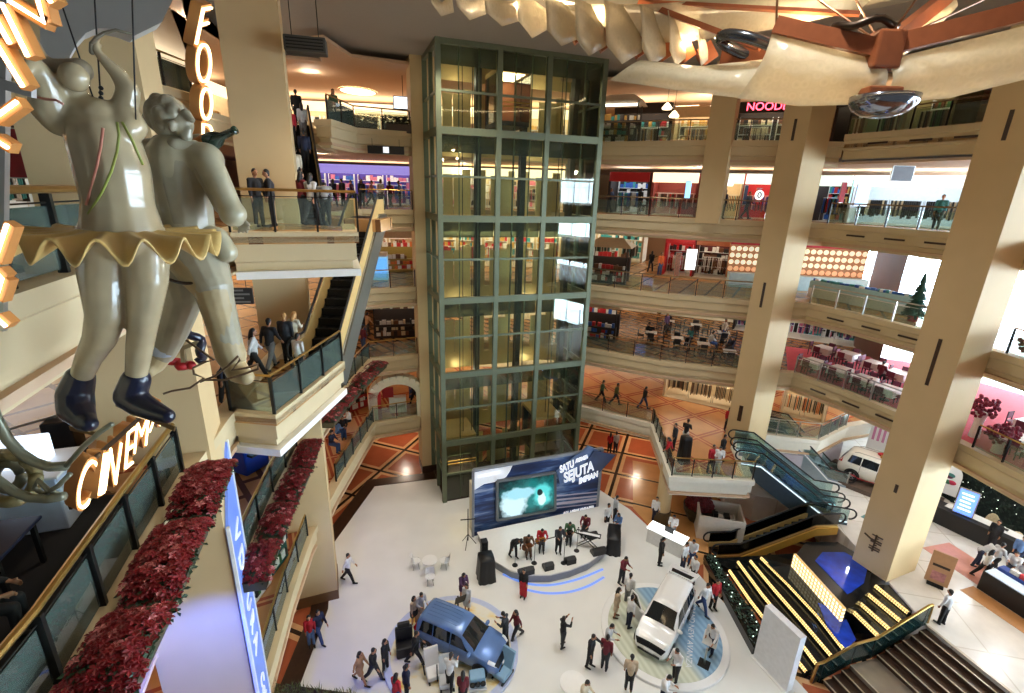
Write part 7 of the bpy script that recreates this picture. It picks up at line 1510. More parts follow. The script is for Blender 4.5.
# arched picture panels
for px, py, y_, w, h, lb in ((946, 478, 24.5, 1.3, 1.9, 'arched white picture panel with red flowers standing at the end of the green wall'), (880, 440, 29.0, 1.3, 2.4, 'arched pink striped panel behind the parked car')):
    p = Y(px, py, y_); r = empty('picture_panel', lb, 'panel', (p.x, p.y, p.z - h / 2), -.9); pl = [(-w / 2, 0, 0), (w / 2, 0, 0), (w / 2, 0, h * .65)] + [(w / 2 * math.cos(k * PI / 10), 0, h * .65 + h * .35 * math.sin(k * PI / 10)) for k in range(1, 10)] + [(-w / 2, 0, h * .65)]
    MB().extr(pl, (0, .08, 0)).build('board', WHITE, r)
    if 'striped' in lb:
        for k in range(4): MB().box(-w / 2 + .18 + .28 * k, -w / 2 + .32 + .28 * k, -.02, 0, h * .45, h * .85).build('stripe', mat('pink_print', srgb(206, 130, 170), .5), r)
    else:
        for k in range(5): MB().ball((R.uniform(-.35, .35), 0, .9 + R.uniform(-.3, .5)), .22, .03, .14).build('printed_flower', mat('print_%d' % k, srgb(*((190, 50, 80), (60, 120, 90), (220, 170, 170), (90, 40, 60), (70, 130, 120))[k]), .5), r)
p = G(975, 541, ZR); r = empty('information_desk', 'black information desk with a white top before the green wall', 'desk', (24.6, 21.5, ZR), -1.05); MB().rbox(-2.2, 2.2, -.45, .45, 0, 1.0, .03).build('front', BLACK, r); MB().rbox(-1.4, 2.2, -.1, .5, 1.0, 1.05, .02).build('top', WHITE, r); MB().rbox(-2.25, 2.25, -.55, -.1, .98, 1.03, .02).build('ledge', BLACK, r); MB().rbox(.6, 1.1, .1, .35, 1.05, 1.08, .01).build('papers', BLACK, r)
p = Y(965, 518, 23.4); r = empty('lit_blue_sign', 'glowing blue poster sign standing on the information desk', 'sign', (24.1, 21.9, ZR + 1.05), -.9); MB().rbox(-.42, .42, -.05, .05, 0, 1.5, .02).build('frame', STEEL, r); MB().box(-.37, .37, -.065, -.05, .06, 1.44).build('screen', lit('blue_poster', (.12, .25, .9), 1.6), r)
for k in range(5): MB().box(-.26 + .04 * (k % 2), .26 - .05 * (k % 3), -.075, -.065, .3 + .22 * k, .38 + .22 * k).build('print_line', lit('poster_white', (.8, .88, 1), 1.6), r)
for x, y, rz, lb in ((25.7, 21.9, -1.2, 'cream round-backed chair behind the information desk, left one'), (25.6, 20.4, -.9, 'cream round-backed chair behind the information desk, right one')):
    r = empty('armchair', lb, 'chair', (x, y, ZR), rz, 'cream chairs behind the information desk'); mb = MB(); mb.lathe([(.3, .38), (.32, .42), (.3, .46)], (0, 0, 0), 18); mb.build('seat', GC[10], r); MB().extr([(-.3 * math.cos(k * PI / 8), .2, .55 + .55 * math.sin(k * PI / 8)) for k in range(9)], (0, .06, 0)).build('backrest', GC[10], r); [MB().beam((a * .2, b * .2, 0), (a * .2, b * .2, .4), .04, .04).build('leg', BROWN, r) for a in (-1, 1) for b in (-1, 1)]
r = empty('sign_board', 'tan upright sign board beside the foot of the big right column', 'sign', (19.75, 18.0, ZR), -.75); MB().rbox(-.42, .42, -.04, .04, .12, 1.75, .015).build('board', mat('tan_board', srgb(196, 150, 110), .4), r); MB().rbox(-.3, .3, -.18, .18, 0, .1, .02).build('foot', DSTEEL, r); MB().box(-.3, .3, -.05, -.04, 1.0, 1.12).build('print_line', BROWN, r); MB().box(-.25, .25, -.05, -.04, .3, .75).build('printed_picture', mat('print_pink', srgb(206, 140, 140), .5, var=.3), r)
p = G(1000, 600, ZR); r = empty('long_counter', 'long black display counter with a blue lit glass top at the right edge', 'counter', (22.9, 15.6, ZR), -1.28); MB().rbox(-2.6, 2.6, -.6, .6, 0, .95, .03).build('body', BLACK, r); MB().rbox(-2.55, 2.55, -.55, .1, .95, 1.0, .02).build('glass_top', mat('blue_white_top', srgb(206, 222, 240), .08, emit=.3, ec=(.7, .85, 1)), r); MB().rbox(-2.5, 2.5, .15, .55, .95, 1.12, .03).build('rear_shelf', mat('blue_shelf', srgb(40, 70, 150), .4), r); MB().box(-2.7, 2.7, -1.5, -.62, 0, .012).build('floor_mat', mat('timber_mat', srgb(190, 136, 84), .5), r)
goods(r, shelf_goods(4.6, .25, ((1.12, .25),), .2, .15, .4), ['black', 'blue', 'white', 'red'])
# ------------------------------------------------------------------ round the stage and white floor
def speaker(px, py, rz, label, w=.55, h=1.25, z=Z0):
    p = G(px, py, z); r = empty('loudspeaker', label, 'speaker', (p.x, p.y, z), rz); MB().rbox(-w / 2, w / 2, -w / 2, w / 2, 0, h, .03).build('cabinet', BLACK, r); MB().box(-w * .42, w * .42, -w / 2 - .015, -w / 2, h * .06, h * .94).build('grille', DSTEEL, r)
    for zz, q in ((h * .3, .32), (h * .75, .18)): MB().lathe([(w * q, 0), (w * q * .9, -.02), (w * q * .3, .02)], (0, -w / 2 - .02, zz), 18, Matrix.Rotation(PI / 2, 4, 'X')).build('cone', RUBBER, r)
    return r
def drape(px, py, label, w, dp, h, rz, z=Z0):
    p = G(px, py, z); r = MB(); n = 40
    vs = []; 
    for t, k in ((0, 1.18), (.5, 1.06), (.9, 1.0), (1.0, .94)):
        for i in range(n):
            a = 2 * PI * i / n; q = max(abs(math.cos(a)), abs(math.sin(a))); f = (k + .05 * math.sin(a * 9) * (1 - t)) / q ** .85; vs.append((math.cos(a) * w / 2 * f, math.sin(a) * dp / 2 * f, h * t))
    fs = [(l * n + i, l * n + (i + 1) % n, (l + 1) * n + (i + 1) % n, (l + 1) * n + i) for l in range(3) for i in range(n)] + [tuple(range(3 * n, 4 * n))]
    o = r.add(vs, fs).build('draped_speaker', BLACK, None, True); o.location = (p.x, p.y, z); o.rotation_euler = (0, 0, rz); return tag(o, label, 'speaker')
drape(486, 578, 'speaker under black cloth at the left end of the stage', .75, .75, 1.35, .3); drape(613, 546, 'long black draped stack at the right end of the stage', .7, 1.4, .95, -.2)
r = speaker(484, 553, .3, 'small grey speaker on the left corner of the stage', .35, .8, ZS)
for i, (px, py, lb) in enumerate(((526, 577, 'left pair of stage monitors, by the woman in the red skirt'), (548, 572, 'stage monitor at the middle of the stage front'), (570, 566, 'stage monitor right of the middle of the stage front'), (598, 557, 'stage monitor pair at the right end of the stage front'), (592, 541, 'stage monitor beside the keyboard'))):
    p = G(px, py - 4, ZS); r = empty('stage_monitor', lb, 'speaker', (p.x, p.y, ZS), .35); w = .75 if i in (0, 3) else .5
    MB().extr([(-w / 2, -.2, 0), (-w / 2, .22, 0), (-w / 2, .22, .15), (-w / 2, -.02, .36), (-w / 2, -.2, .3)], (w, 0, 0)).build('cabinet', BLACK, r); MB().extr([(-w * .42, .215, .16), (-w * .42, -.0, .352), (-w * .42, .01, .362), (-w * .42, .225, .17)], (w * .84, 0, 0)).build('grille', DSTEEL, r)
p = G(588, 541, ZS); r = empty('keyboard_stand', 'black keyboard on a crossed stand at the right of the stage', 'keyboard', (p.x - .1, p.y - .45, ZS), -.3); MB().rbox(-.65, .65, -.16, .16, .78, .86, .02).build('keyboard', BLACK, r); MB().box(-.6, .6, -.14, .02, .86, .875).build('keys', WHITE, r)
for s in (-1, 1):
    for y in (-.12, .12): MB().beam((-s * .5, y, 0), (s * .45, y, .78), .03, .03).build('stand_leg', DSTEEL, r)
for px, py, lb in ((531, 558, 'microphone stand by the guitarist in brown'), (560, 558, 'microphone stand before the standing performer'), (573, 546, 'microphone stand by the player in green'), (512, 560, 'microphone stand before the bowed singer')):
    p = G(px, py, ZS); r = empty('microphone_stand', lb, 'microphone stand', (p.x + .15, p.y - .35, ZS)); MB().tube([(0, 0, .02), (0, 0, 1.0), (.05, .25, 1.2)], .015, 6).build('pole', DSTEEL, r); MB().lathe([(.15, 0), (.13, .03), (.02, .04)], (0, 0, 0), 14).build('foot', BLACK, r); MB().ball((.05, .29, 1.22), .035).build('microphone', BLACK, r)
# thin stand at the left of the stage board, small items
p = G(468, 545, Z0); r = empty('lighting_stand', 'thin dark tripod stand left of the stage board', 'stand', (p.x, p.y, Z0)); MB().tube([(0, 0, .3), (0, 0, 2.3)], .025, 8).build('pole', DSTEEL, r); MB().beam((-.4, 0, 1.6), (.4, 0, 1.7), .04, .04).build('crossbar', DSTEEL, r); [MB().beam((0, 0, .7), (.45 * math.cos(a), .45 * math.sin(a), 0), .03, .03).build('leg', DSTEEL, r) for a in (.3, 2.4, 4.5)]
# white bistro set
p = G(430, 572, Z0); r = empty('bistro_table', 'small white round table on the empty white floor', 'table', (p.x, p.y, Z0)); MB().lathe([(.38, .70), (.38, .74)], (0, 0, 0), 24).build('tabletop', WHITE, r); MB().tube([(0, 0, .03), (0, 0, .7)], .03, 8).build('pedestal', STEEL, r); MB().lathe([(.22, 0), (.2, .03), (.03, .05)], (0, 0, 0), 16).build('foot', STEEL, r)
for dx_, dy_, rz, lb in ((-.75, .25, 1.9, 'white shell chair left of the small round table'), (.7, .35, -1.9, 'white shell chair right of the small round table'), (.15, -.75, .2, 'white shell chair in front of the small round table')):
    r = empty('shell_chair', lb, 'chair', (p.x + dx_, p.y + dy_, Z0), rz); mb = MB(); mb.add([(.24 * math.cos(a) * k, .24 * math.sin(a) * k, .44 + z) for k, z in ((.0, 0), (1, 0), (1.05, .03)) for a in [2 * PI * i / 16 for i in range(16)]], [(l * 16 + i, l * 16 + (i + 1) % 16, (l + 1) * 16 + (i + 1) % 16, (l + 1) * 16 + i) for l in range(2) for i in range(16)]); mb.build('seat', WHITE, r)
    MB().extr([(.24 * math.sin(t) * 1.02, -.24 * math.cos(t) * 1.02 * -1, .46) for t in (-1.2, -.6, 0, .6, 1.2)] + [(.25 * math.sin(t), .28 * math.cos(t), .82) for t in (1.0, .5, 0, -.5, -1.0)], (0, .03, 0)).build('backrest', WHITE, r)
    for a in (.8, 2.35, 3.9, 5.5): MB().beam((.12 * math.cos(a), .12 * math.sin(a), .44), (.22 * math.cos(a), .22 * math.sin(a), 0), .025, .025).build('leg', STEEL, r)
# items on the platforms
p = G(405, 652, ZD); r = empty('folded_display', 'black folded seat display at the left rim of the blue car platform', 'display', (p.x, p.y, ZD), .3); MB().rbox(-.35, .35, -.3, .3, 0, .5, .06).build('seat_base', BLACK, r); MB().rbox(-.35, .35, .1, .28, .5, 1.15, .06).build('seat_back', BLACK, r); MB().rbox(-.25, .25, .05, .2, 1.2, 1.45, .05).build('headrest', BLACK, r)
for i, (px, py, rz, m, lb) in enumerate(((434, 676, .4, WHITE, 'white cut-away car seat display left of the open car side'), (447, 684, .2, mat('silver_seat', srgb(200, 204, 208), .3), 'white seat frame beside the man in the white shirt'), (502, 676, -.6, mat('pale_blue_display', srgb(130, 170, 200), .4), 'pale blue angular display at the front right rim of the blue car platform'))):
    p = G(px, py, ZD); r = empty('seat_display', lb, 'display', (p.x, p.y, ZD), rz); MB().rbox(-.3, .3, -.3, .3, .1, .32, .05).build('cushion', m, r); MB().beam((0, .26, .3), (0, .5, .95), .56, .12, up=Vector((0, 1, 0))).build('backrest', m, r); [MB().beam((x, -.35, .04), (x, .45, .04), .06, .08).build('rail', DSTEEL, r) for x in (-.24, .24)]; MB().beam((-.36, 0, .2), (-.36, .4, .6), .05, .05).build('lever', BLACK, r)
p = G(477, 685, ZD); r = empty('engine_display', 'pale blue engine block on a stand in front of the blue car wheel', 'display', (p.x, p.y, ZD), .2); MB().rbox(-.3, .3, -.22, .22, .15, .6, .05).build('block', mat('pale_blue_display', srgb(130, 170, 200), .4), r)
for k in range(3): MB().lathe([(.1, -.05), (.11, 0), (.1, .05)], (-.2 + .2 * k, -.24, .35), 14, Matrix.Rotation(PI / 2, 4, 'X')).build('pulley', DSTEEL, r)
MB().rbox(-.35, .35, -.27, .27, 0, .12, .02).build('base', WHITE, r)
p = G(458, 612, ZD); r = empty('info_stand', 'black slanted info stand behind the blue car', 'stand', (p.x, p.y, ZD), .5); MB().beam((0, 0, 0), (0, 0, .9), .06, .06).build('post', DSTEEL, r); MB().rbox(-.25, .25, -.02, .02, .8, 1.3, .01, Matrix.Rotation(.3, 4, 'X')).build('panel', BLACK, r); MB().rbox(-.2, .2, -.2, .2, 0, .03, .01).build('foot', DSTEEL, r)
p = G(704, 664, ZD); r = empty('info_stand', 'white display stand before the leaning man on the blue platform', 'stand', (p.x, p.y, ZD), -.6); MB().beam((0, 0, 0), (0, 0, .85), .07, .07).build('post', STEEL, r); MB().rbox(-.28, .28, -.03, .03, .7, 1.25, .01, Matrix.Rotation(-.7, 4, 'X')).build('panel', WHITE, r); MB().rbox(-.22, .22, -.22, .22, 0, .03, .01).build('foot', DSTEEL, r)
mb = MB(); WL = mat('print_white', srgb(232, 236, 240), .4); a, b = G(693, 600, ZD), G(688, 672, ZD)
t = text('floor_lettering', 'GRAND NEW AVANZA', .34, WL, WD, frame(((a + b) / 2) - Vector(WD.location) + Vector((0, 0, .006)), b - a, Vector((-(b - a).y, (b - a).x, 0))), .002)
# mirror plate and table at the bottom edge
p = G(572, 697, Z0); r = empty('bistro_table', 'white round table cut off by the bottom edge', 'table', (p.x, p.y, Z0)); MB().lathe([(.5, .70), (.5, .75)], (0, 0, 0), 24).build('tabletop', WHITE, r); MB().tube([(0, 0, 0), (0, 0, .7)], .04, 8).build('pedestal', STEEL, r); MB().lathe([(.25, 0), (.03, .05)], (0, 0, 0), 16).build('foot', STEEL, r)
# lit reception desk on the right of the white floor
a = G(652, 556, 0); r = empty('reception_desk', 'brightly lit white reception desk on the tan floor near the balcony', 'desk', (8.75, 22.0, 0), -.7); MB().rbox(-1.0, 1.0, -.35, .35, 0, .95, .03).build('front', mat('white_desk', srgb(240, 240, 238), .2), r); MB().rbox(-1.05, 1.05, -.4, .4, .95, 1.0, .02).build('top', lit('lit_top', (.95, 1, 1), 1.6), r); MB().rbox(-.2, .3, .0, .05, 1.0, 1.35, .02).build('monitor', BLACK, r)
struct(MB().prism([(7.75, 25.4), (9.5, 20.4), (10.6, 20.9), (13.5, 22.4), (13.4, 29.5), (9.0, 31)], .0, .02).build('floor', tiles('tan_inlay_floor', 20, 3.0, srgb(206, 150, 92), srgb(196, 140, 84), srgb(212, 158, 100), .2, srgb(48, 34, 22), .08)), 'tan stone floor under the balcony', 'floor')
p = G(697, 519, 0); r = empty('round_planter', 'round planter with a dome of dark red plants under the balcony', 'planter', (p.x, p.y, .02)); MB().lathe([(.55, 0), (.85, .6), (.9, .95), (.8, .95)], (0, 0, 0), 28).build('tub', mat('dark_tub', srgb(54, 50, 34), .5), r); mb = MB()
for k in range(260):
    a = R.uniform(0, 6.28); e = R.uniform(0, 1.5); v = Vector((math.cos(a) * math.cos(e), math.sin(a) * math.cos(e), math.sin(e))); mb.ball(v * .78 + Vector((0, 0, .9)), R.uniform(.06, .11), n=6, m=4)
mb.build('red_leaves', mat('dark_red_leaf', srgb(120, 20, 30), .6, var=.3), r)['kind'] = 'stuff'; MB().ball((0, 0, .9), .78).build('leaf_mass', mat('dark_red_leaf', srgb(120, 20, 30), .6), r, True)
r = empty('white_booth', 'white box booth with dark open top at the end of the short escalator', 'booth', (12.1, 23.4, .02), -.25); W2 = mat('booth_white', srgb(222, 216, 204), .5)
for x0, x1, y0, y1 in ((-1.2, 1.2, -.9, -.8), (-1.2, -1.1, -.8, .9), (1.1, 1.2, -.8, .9), (-1.1, 1.1, .8, .9)): MB().rbox(x0, x1, y0, y1, 0, 1.5, .02).build('side_panel', W2, r)
MB().box(-1.1, 1.1, -.8, .8, .0, .4).build('inner_floor', BLACK, r); goods(r, shelf_goods(1.8, .5, ((.4, .8),), .1), ['black', 'black', 'brown', 'white'], 'stored_boxes')
drape(683, 462, 'black draped stand on the balcony', .5, .5, 1.6, .2, 4.13)
# tall white board in front of the fountain
a, b = G(753, 690, Z0 * 0), G(785, 718, 0); P0, P1 = G(753, 657, Z0), G(786, 693, Z0); A_, B_ = Y(768, 607, P0.y), Y(797, 637, P1.y); A_.x, B_.x = P0.x, P1.x; r = empty('white_totem', 'tall blank white board standing in front of the fountain', 'board', ((A_.x + B_.x) / 2, (A_.y + B_.y) / 2, 0.0)); c = Vector(r.location); hh = (A_.z + B_.z) / 2; o1, o2 = Vector((A_.x, A_.y, 0)) - c, Vector((B_.x, B_.y, 0)) - c; n = Vector((-(o2 - o1).y, (o2 - o1).x, 0)).normalized() * .3
MB().extr([o1, o2, o2 + Vector((0, 0, hh)), o1 + Vector((0, 0, hh))], n).build('board', mat('white_board', srgb(244, 246, 250), .4), r); MB().extr([o1 * 1.1 - n * .3, o2 * 1.1 - n * .3, o2 * 1.1 + n * 1.3, o1 * 1.1 + n * 1.3], Vector((0, 0, .1))).build('foot', WHITE, r)
# ------------------------------------------------------------------ near left interior of the third gallery
z = F[3]
r = empty('white_counter', 'white and blue lit counter behind the CINEMA sign', 'counter', (-9.0, 6.9, z), .35); MB().rbox(-1.4, 1.4, -.5, .5, 0, 1.0, .03).build('body', mat('blue_white_counter', srgb(206, 218, 240), .3), r); MB().rbox(-1.45, 1.45, -.55, .55, 1.0, 1.05, .02).build('top', WHITE, r); MB().rbox(.3, 1.1, -.1, .3, 1.05, 1.5, .03).build('screen', lit('pale_screen', (.75, .85, 1), 1.2), r)
r = empty('black_table', 'black square table with a white edge near the lower left edge', 'table', (-7.6, 5.6, z), .3); MB().rbox(-.6, .6, -.5, .5, .74, .8, .02).build('tabletop', mat('dark_blue_top', srgb(30, 36, 60), .3), r); [MB().beam((x, y, 0), (x, y, .75), .06, .06).build('leg', BLACK, r) for x in (-.5, .5) for y in (-.4, .4)]
person((-6.7, 4.7, z), 'sit', 120, 'person in black seated behind the near railing at the lower left edge', 'black', TR('black')); person((-6.9, 3.9, z), 'sit', 60, 'second person in black cropped by the lower left edge', 'charcoal', TR('black'))
r = empty('black_equipment', 'heap of black sound equipment on the orange floor of the third gallery', 'equipment', (-10.2, 8.6, z), .4); [MB().rbox(x, x + w, y, y + d_, 0, h, .03).build('case', BLACK, r) for x, w, y, d_, h in ((-1, .9, -.4, .6, .7), (-.05, .7, -.3, .6, .45), (.7, .5, -.2, .5, 1.0))]; MB().beam((-.8, 0, .7), (.9, .1, 1.05), .05, .05).build('pole', STEEL, r)
struct(MB().prism([(-16, 5.5), (-6.9, 10.0), (-6.5, 8.8), (-6.2, 8.0), (-9, 8.0), (-13, 3)], z + .001, z + .006).build('floor', ORANGE1), 'orange patterned floor at the near left of the third gallery', 'floor')
# blue machines and shelves below
for x, y, lb in ((-10.0, 13.6, 'teal arcade cabinet with a pale top on the second left gallery'), (-9.6, 15.6, 'blue arcade cabinet behind the second gallery railing')):
    r = empty('arcade_cabinet', lb, 'arcade machine', (x, y, F[2]), 1.2); MB().rbox(-.5, .5, -.5, .5, 0, 1.7, .06).build('body', mat('cabinet_' + lb[:4], srgb(*((24, 110, 130) if lb[0] == 't' else (24, 60, 170))), .25), r); MB().rbox(-.42, .42, -.54, -.48, .9, 1.5, .02).build('screen', lit('screen_blue', (.3, .6, 1), 1.0), r); MB().rbox(-.5, .5, -.5, .5, 1.7, 1.95, .03).build('topper', lit('pale_topper', (.8, .92, 1), 1.2), r); MB().rbox(-.4, .4, -.75, -.5, .75, .85, .02).build('control_panel', BLACK, r)
for i, (y, m, lb) in enumerate(((12.6, WHITE, 'white display shelf on the lowest left gallery, nearest'), (14.0, WHITE, 'white display shelf on the lowest left gallery, middle'), (15.4, mat('green_panel', srgb(20, 90, 84), .5), 'dark green panel stand on the lowest left gallery'))):
    r = empty('display_shelf', lb, 'shelf', (-9.0, y, F[1]), 1.5); MB().rbox(-.55, .55, -.2, .2, 0, 2.0, .02).build('carcass', m, r); goods(r, shelf_goods(1.0, .1, ((.3, .4), (.9, .4), (1.5, .4)), -.3), ['white', 'green', 'cream', 'black'])
# ------------------------------------------------------------------ hanging signs and ceiling pieces
p = Y(306, 46, 17.5); r = empty('ceiling_box', 'dark grey box hanging under the ceiling left of the tower', 'ceiling unit', (p.x, p.y, p.z), .25); MB().rbox(-.62, .62, -.3, .3, -.22, .22, .03).build('housing', mat('dark_grey_housing', srgb(70, 68, 62), .6), r); [MB().box(-.55, .55, -.31, -.3, -.16 + .09 * k, -.12 + .09 * k).build('louvre', DSTEEL, r) for k in range(4)]; [MB().tube([(x, 0, .2), (x, 0, CE - p.z)], .015, 6).build('rod', DSTEEL, r) for x in (-.4, .4)]
p = Y(386, 150, 27.8); r = empty('hanging_sign', 'dark direction sign hanging left of the tower over the fourth gallery', 'sign', (p.x, p.y, p.z), .25); MB().rbox(-.95, .95, -.06, .06, -.2, .2, .02).build('board', BLACK, r); MB().box(-.15, .15, -.07, -.06, -.15, .15).build('pictogram', lit('sign_pale', (.9, .95, 1), .8), r); [MB().tube([(x, 0, .2), (x, 0, .55)], .012, 6).build('rod', DSTEEL, r) for x in (-.7, .7)]
p = Y(252, 293, 17.6); r = empty('hanging_sign', 'dark list board hanging over the queue landing', 'sign', (p.x - .4, p.y - .6, p.z), .2); MB().rbox(-.9, .7, -.05, .05, -.3, .3, .02).build('board', mat('list_board', srgb(60, 58, 56), .5), r)
for k in range(4): MB().box(-.8, .6 - .2 * (k % 2), -.06, -.05, -.24 + .14 * k, -.18 + .14 * k).build('text_line', mat('list_text', srgb(150, 150, 146), .5), r)
[MB().tube([(x, 0, .3), (x, 0, .7)], .012, 6).build('rod', DSTEEL, r) for x in (-.7, .5)]
for px, py, y_, rx, ry, lb in ((358, 91, 31, 1.25, 1.6, 'oval lit recess in the ceiling left of the tower'), (668, 112, 33, 1.4, 2.2, 'wedge shaped lit recess in the ceiling right of the tower')):
    d_ = ray(px, py); t = (24.53 - EYE) / d_.z; q = CAMP + d_ * t; r = empty('ceiling_cove', lb, 'ceiling light', (q.x, q.y, 24.5)); pl = [(rx * math.cos(k * PI / 12), ry * math.sin(k * PI / 12)) for k in range(24)] if 'oval' in lb else [(-2.4, -1.6), (1.2, -3.4), (2.4, 2.6), (-.4, 3.2)]
    MB().sweep(p3(pl, .02), [(0, -.05), (0, .04), (-.12, .04), (-.12, -.05)], closed=True).build('rim', SOFF, r); MB().prism(pl, 0, .035).build('diffuser', lit('cove_diffuser', (1, .84, .56), 3.0), r)
for i, (px, py) in enumerate(((667, 108), (674, 116))):
    p = Y(px, py, 31); r = empty('pendant_lamp', 'glowing pendant lamp under the wedge recess, %s' % ('higher one', 'lower one')[i], 'pendant lamp', p, 0, 'pendant lamps'); MB().lathe([(.03, .3), (.12, .22), (.3, 0), (.24, -.08), (.02, -.1)], (0, 0, 0), 18).build('shade', lit('pendant_glow', (1, .8, .5), 3), r, True); MB().tube([(0, 0, .3), (0, 0, 24.5 - p.z)], .012, 6).build('cord', BLACK, r)
for px0, px1, py, lb in ((351, 377, 113, 'dark shrub trough on the top gallery ledge, left one'), (381, 411, 114, 'dark shrub trough on the top gallery ledge, right one')):
    a, b = Y(px0, py, 28.2), Y(px1, py, 28.6); r = empty('shrub_trough', lb, 'planter', ((a.x + b.x) / 2, (a.y + b.y) / 2, ZL[5] - .1), math.atan2(b.y - a.y, b.x - a.x)); L_ = (b - a).length; MB().rbox(-L_ / 2, L_ / 2, .0, .5, 0, .45, .03).build('trough', BROWN, r); mb = MB()
    for k in range(200): v = Vector((R.uniform(-L_ / 2, L_ / 2), R.uniform(.0, .5), R.uniform(.4, .85))); mb.ball(v, .08, .08, .04, 6, 4)
    mb.build('foliage', mat('dark_shrub', srgb(40, 40, 24), .6, var=.3), r)['kind'] = 'stuff'
p = Y(403, 103, 30.5); r = empty('wall_screen', 'bright white and blue screen at the back of the top gallery left of the tower', 'screen', p, .2); MB().rbox(-.55, .55, -.05, .05, -.35, .35, .02).build('bezel', BLACK, r); MB().box(-.5, .5, -.06, -.05, -.3, .3).build('display', lit('screen_white', (.75, .88, 1), 2.2), r); MB().tube([(0, .06, .0), (0, .06, 24.4 - p.z)], .02, 6).build('bracket', DSTEEL, r)
# posters and lit panels
def panel(px0, py0, px1, py1, y_, label, m, z_=None, extra=None):
    a, b = Y(px0, py1, y_), Y(px1, py0, y_); w, h = b.x - a.x, b.z - a.z; r = empty('wall_poster', label, 'poster', ((a.x + b.x) / 2, y_, (a.z + b.z) / 2), 0); MB().rbox(-w / 2, w / 2, 0, .08, -h / 2, h / 2, .01).build('frame', STEEL, r); MB().box(-w / 2 * .93, w / 2 * .93, -.012, 0, -h / 2 * .95, h / 2 * .95).build('print', m, r); return r
panel(684, 181, 692, 199, 30.6, 'tall bright blue lit poster behind the slim column', lit('poster_blue', (.3, .62, 1), 1.5)); panel(724, 180, 734, 186, 32.5, 'small white sign board above the fashion shop rack', lit('poster_white2', (.95, .97, 1), 1.6))
r = panel(755, 188, 763, 202, 31.0, 'white round emblem poster on the red wall', RWALL); MB().lathe([(.28, 0), (.28, .02)], (0, -.04, 0), 24, Matrix.Rotation(PI / 2, 4, 'X')).build('emblem_disc', lit('disc_white', (1, 1, 1), 1.0), r); MB().tube([(.1 * math.cos(k * PI / 8), -.07, .15 * math.sin(k * PI / 8)) for k in range(16)], .035, 6, closed=True).build('emblem_ring', BLACK, r)
panel(742, 185, 749, 205, 30.9, 'dark blue figure poster on the red wall', mat('figure_print', srgb(40, 60, 100), .5, var=.4, scale=5)); panel(684, 249, 698, 270, 33.0, 'white menu board on the red stall', lit('menu_white', (1, .98, .95), 1.3)); panel(673, 252, 682, 278, 31.8, 'standing menu board with small pictures before the red stall', mat('menu_print', srgb(214, 150, 120), .5, var=.4, scale=12))
panel(853, 184, 872, 206, 28.9, 'wide pale blue lit panel in the fourth gallery right wing', lit('panel_blue', (.45, .68, 1), 1.2)); panel(838, 182, 848, 203, 28.8, 'red panel left of the pale blue lit panel', RWALL); panel(848, 180, 855, 205, 28.7, 'turquoise panel between the red and pale blue panels', lit('panel_teal', (.4, .85, .85), .9)); panel(890, 166, 916, 181, 26.3, 'grey hanging block over the white clothes store', mat('grey_block', srgb(110, 114, 122), .5))
panel(30, 143, 44, 176, 9.5, 'turquoise poster behind the skater statue', lit('poster_turq', (.15, .65, .7), .7)); panel(2, 128, 24, 178, 9.0, 'red and white poster behind the neon sign', mat('poster_redwhite', srgb(190, 40, 50), .5, var=.5, scale=2)); panel(205, 158, 214, 190, 20.0, 'red banner behind the bottle man', RWALL)
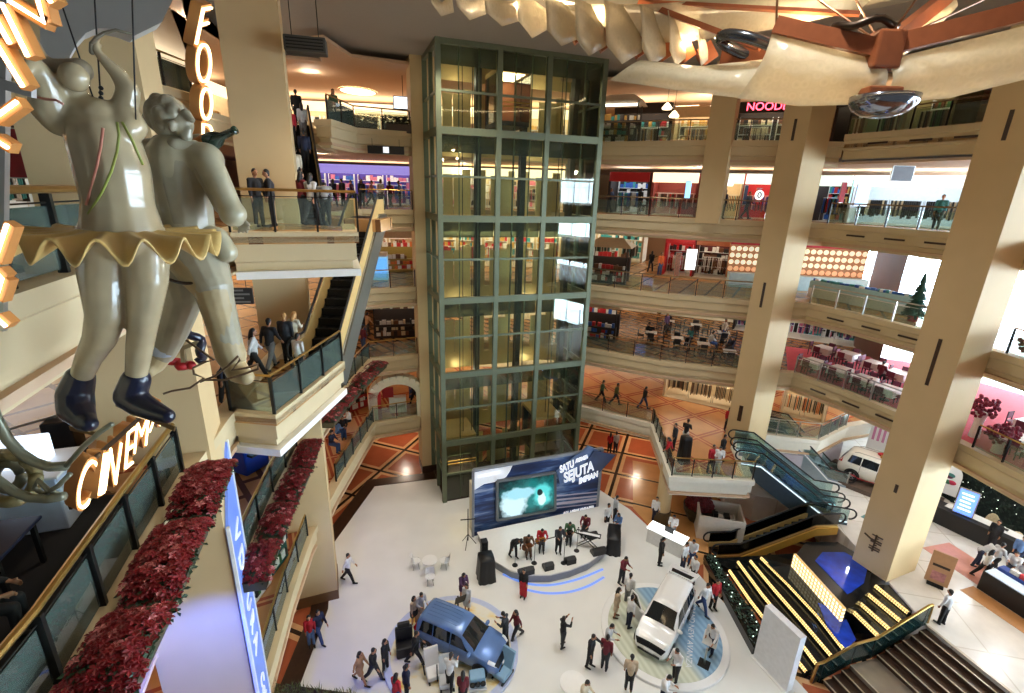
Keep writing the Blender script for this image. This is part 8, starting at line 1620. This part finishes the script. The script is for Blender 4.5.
# ================================================================ LIGHT
W = bpy.data.worlds.new('world'); SC.world = W; W.use_nodes = True
W.node_tree.nodes['Background'].inputs[0].default_value = (.9, .95, 1, 1); W.node_tree.nodes['Background'].inputs[1].default_value = .14
def lamp(kind, loc, power, c=(1, .82, .6), size=0.12, spot=None, blend=0.6, to=None):
    l = bpy.data.lights.new('lamp', kind); l.energy = power; l.color = c
    if kind == 'AREA': l.size = size
    else: l.shadow_soft_size = size
    if spot: l.spot_size = math.radians(spot); l.spot_blend = blend
    o = bpy.data.objects.new('lamp', l); COL.objects.link(o); o.location = loc
    if to is not None: o.rotation_euler = (Vector(to) - Vector(loc)).to_track_quat('-Z', 'Y').to_euler()
    return o
WARM = (1, .88, .72); NEUT = (1, .96, .90); COOL = (.82, .91, 1)
# hall ceiling spots over the exhibition floor, right ones tinted to imitate daylight
for x, y in ((-4, 15), (0, 22), (5, 25), (9, 18), (4, 8), (-3, 24)):
    lamp('SPOT', (x, y, CE - 0.25), 1500, (.93, .97, 1) if x > 2 else (1, .87, .68), 0.18, 110, 0.8, (x, y, 0))
for x, y in ((-2, 17), (7, 18)):
    lamp('SPOT', (x, y, CE - 0.25), 2400, (.84, .92, 1) if x > 2 else (1, .9, .74), 0.15, 50, 0.6, (x + 0.5, y, 0))
# downlights in the galleries
for lv in range(1, 6):
    zc = (ZL[lv + 1] - 1.35) if lv < 5 else 24.3
    for x, y in ((-13, 22), (-12, 31), (-4, 38), (5, 38), (12, 34), (19, 33), (-12, 8)):
        if y > 10 or lv < 3: lamp('POINT', (x, y, zc), 90, WARM if lv != 4 else NEUT, 0.15)
for p in CH_LAMPS: lamp("POINT", p, 90, (1, .74, .44), 0.08)
for p in FOUNT_LAMPS: lamp("POINT", p, 25, (.25, .45, 1), 0.1)
for x, y in ((-13, 20), (-8, 33), (2, 36), (10, 33)): lamp('POINT', (x, y, 2.8), 160, WARM, 0.15)
for x, y in ((21, 24), (24, 18), (22, 12), (26, 22)): lamp('POINT', (x, y, 6.4), 200, COOL, 0.2)  # cool fill lamps added in place of daylight over the raised floor
lamp('SPOT', (-5.9, 6.6, 9.6), 1500, (.05, .13, 1), .1, 75, .7, (-7.4, 9.3, 6.2))
for z in (3.2, 7.4, 11.7, 16, 20, 23.9):
    for u in (.2, .75): lamp('POINT', TA + tl(u, .8, z), 26, WARM, .1)
vs = SC.view_settings; vs.view_transform = 'Standard'; vs.look = 'None'; vs.gamma = 1.0; vs.use_curve_mapping = False; vs.exposure = 0.22
SC.cycles.transparent_max_bounces = 24; SC.cycles.max_bounces = 6; SC.cycles.use_denoising = True; SC.cycles.sample_clamp_indirect = 4.0
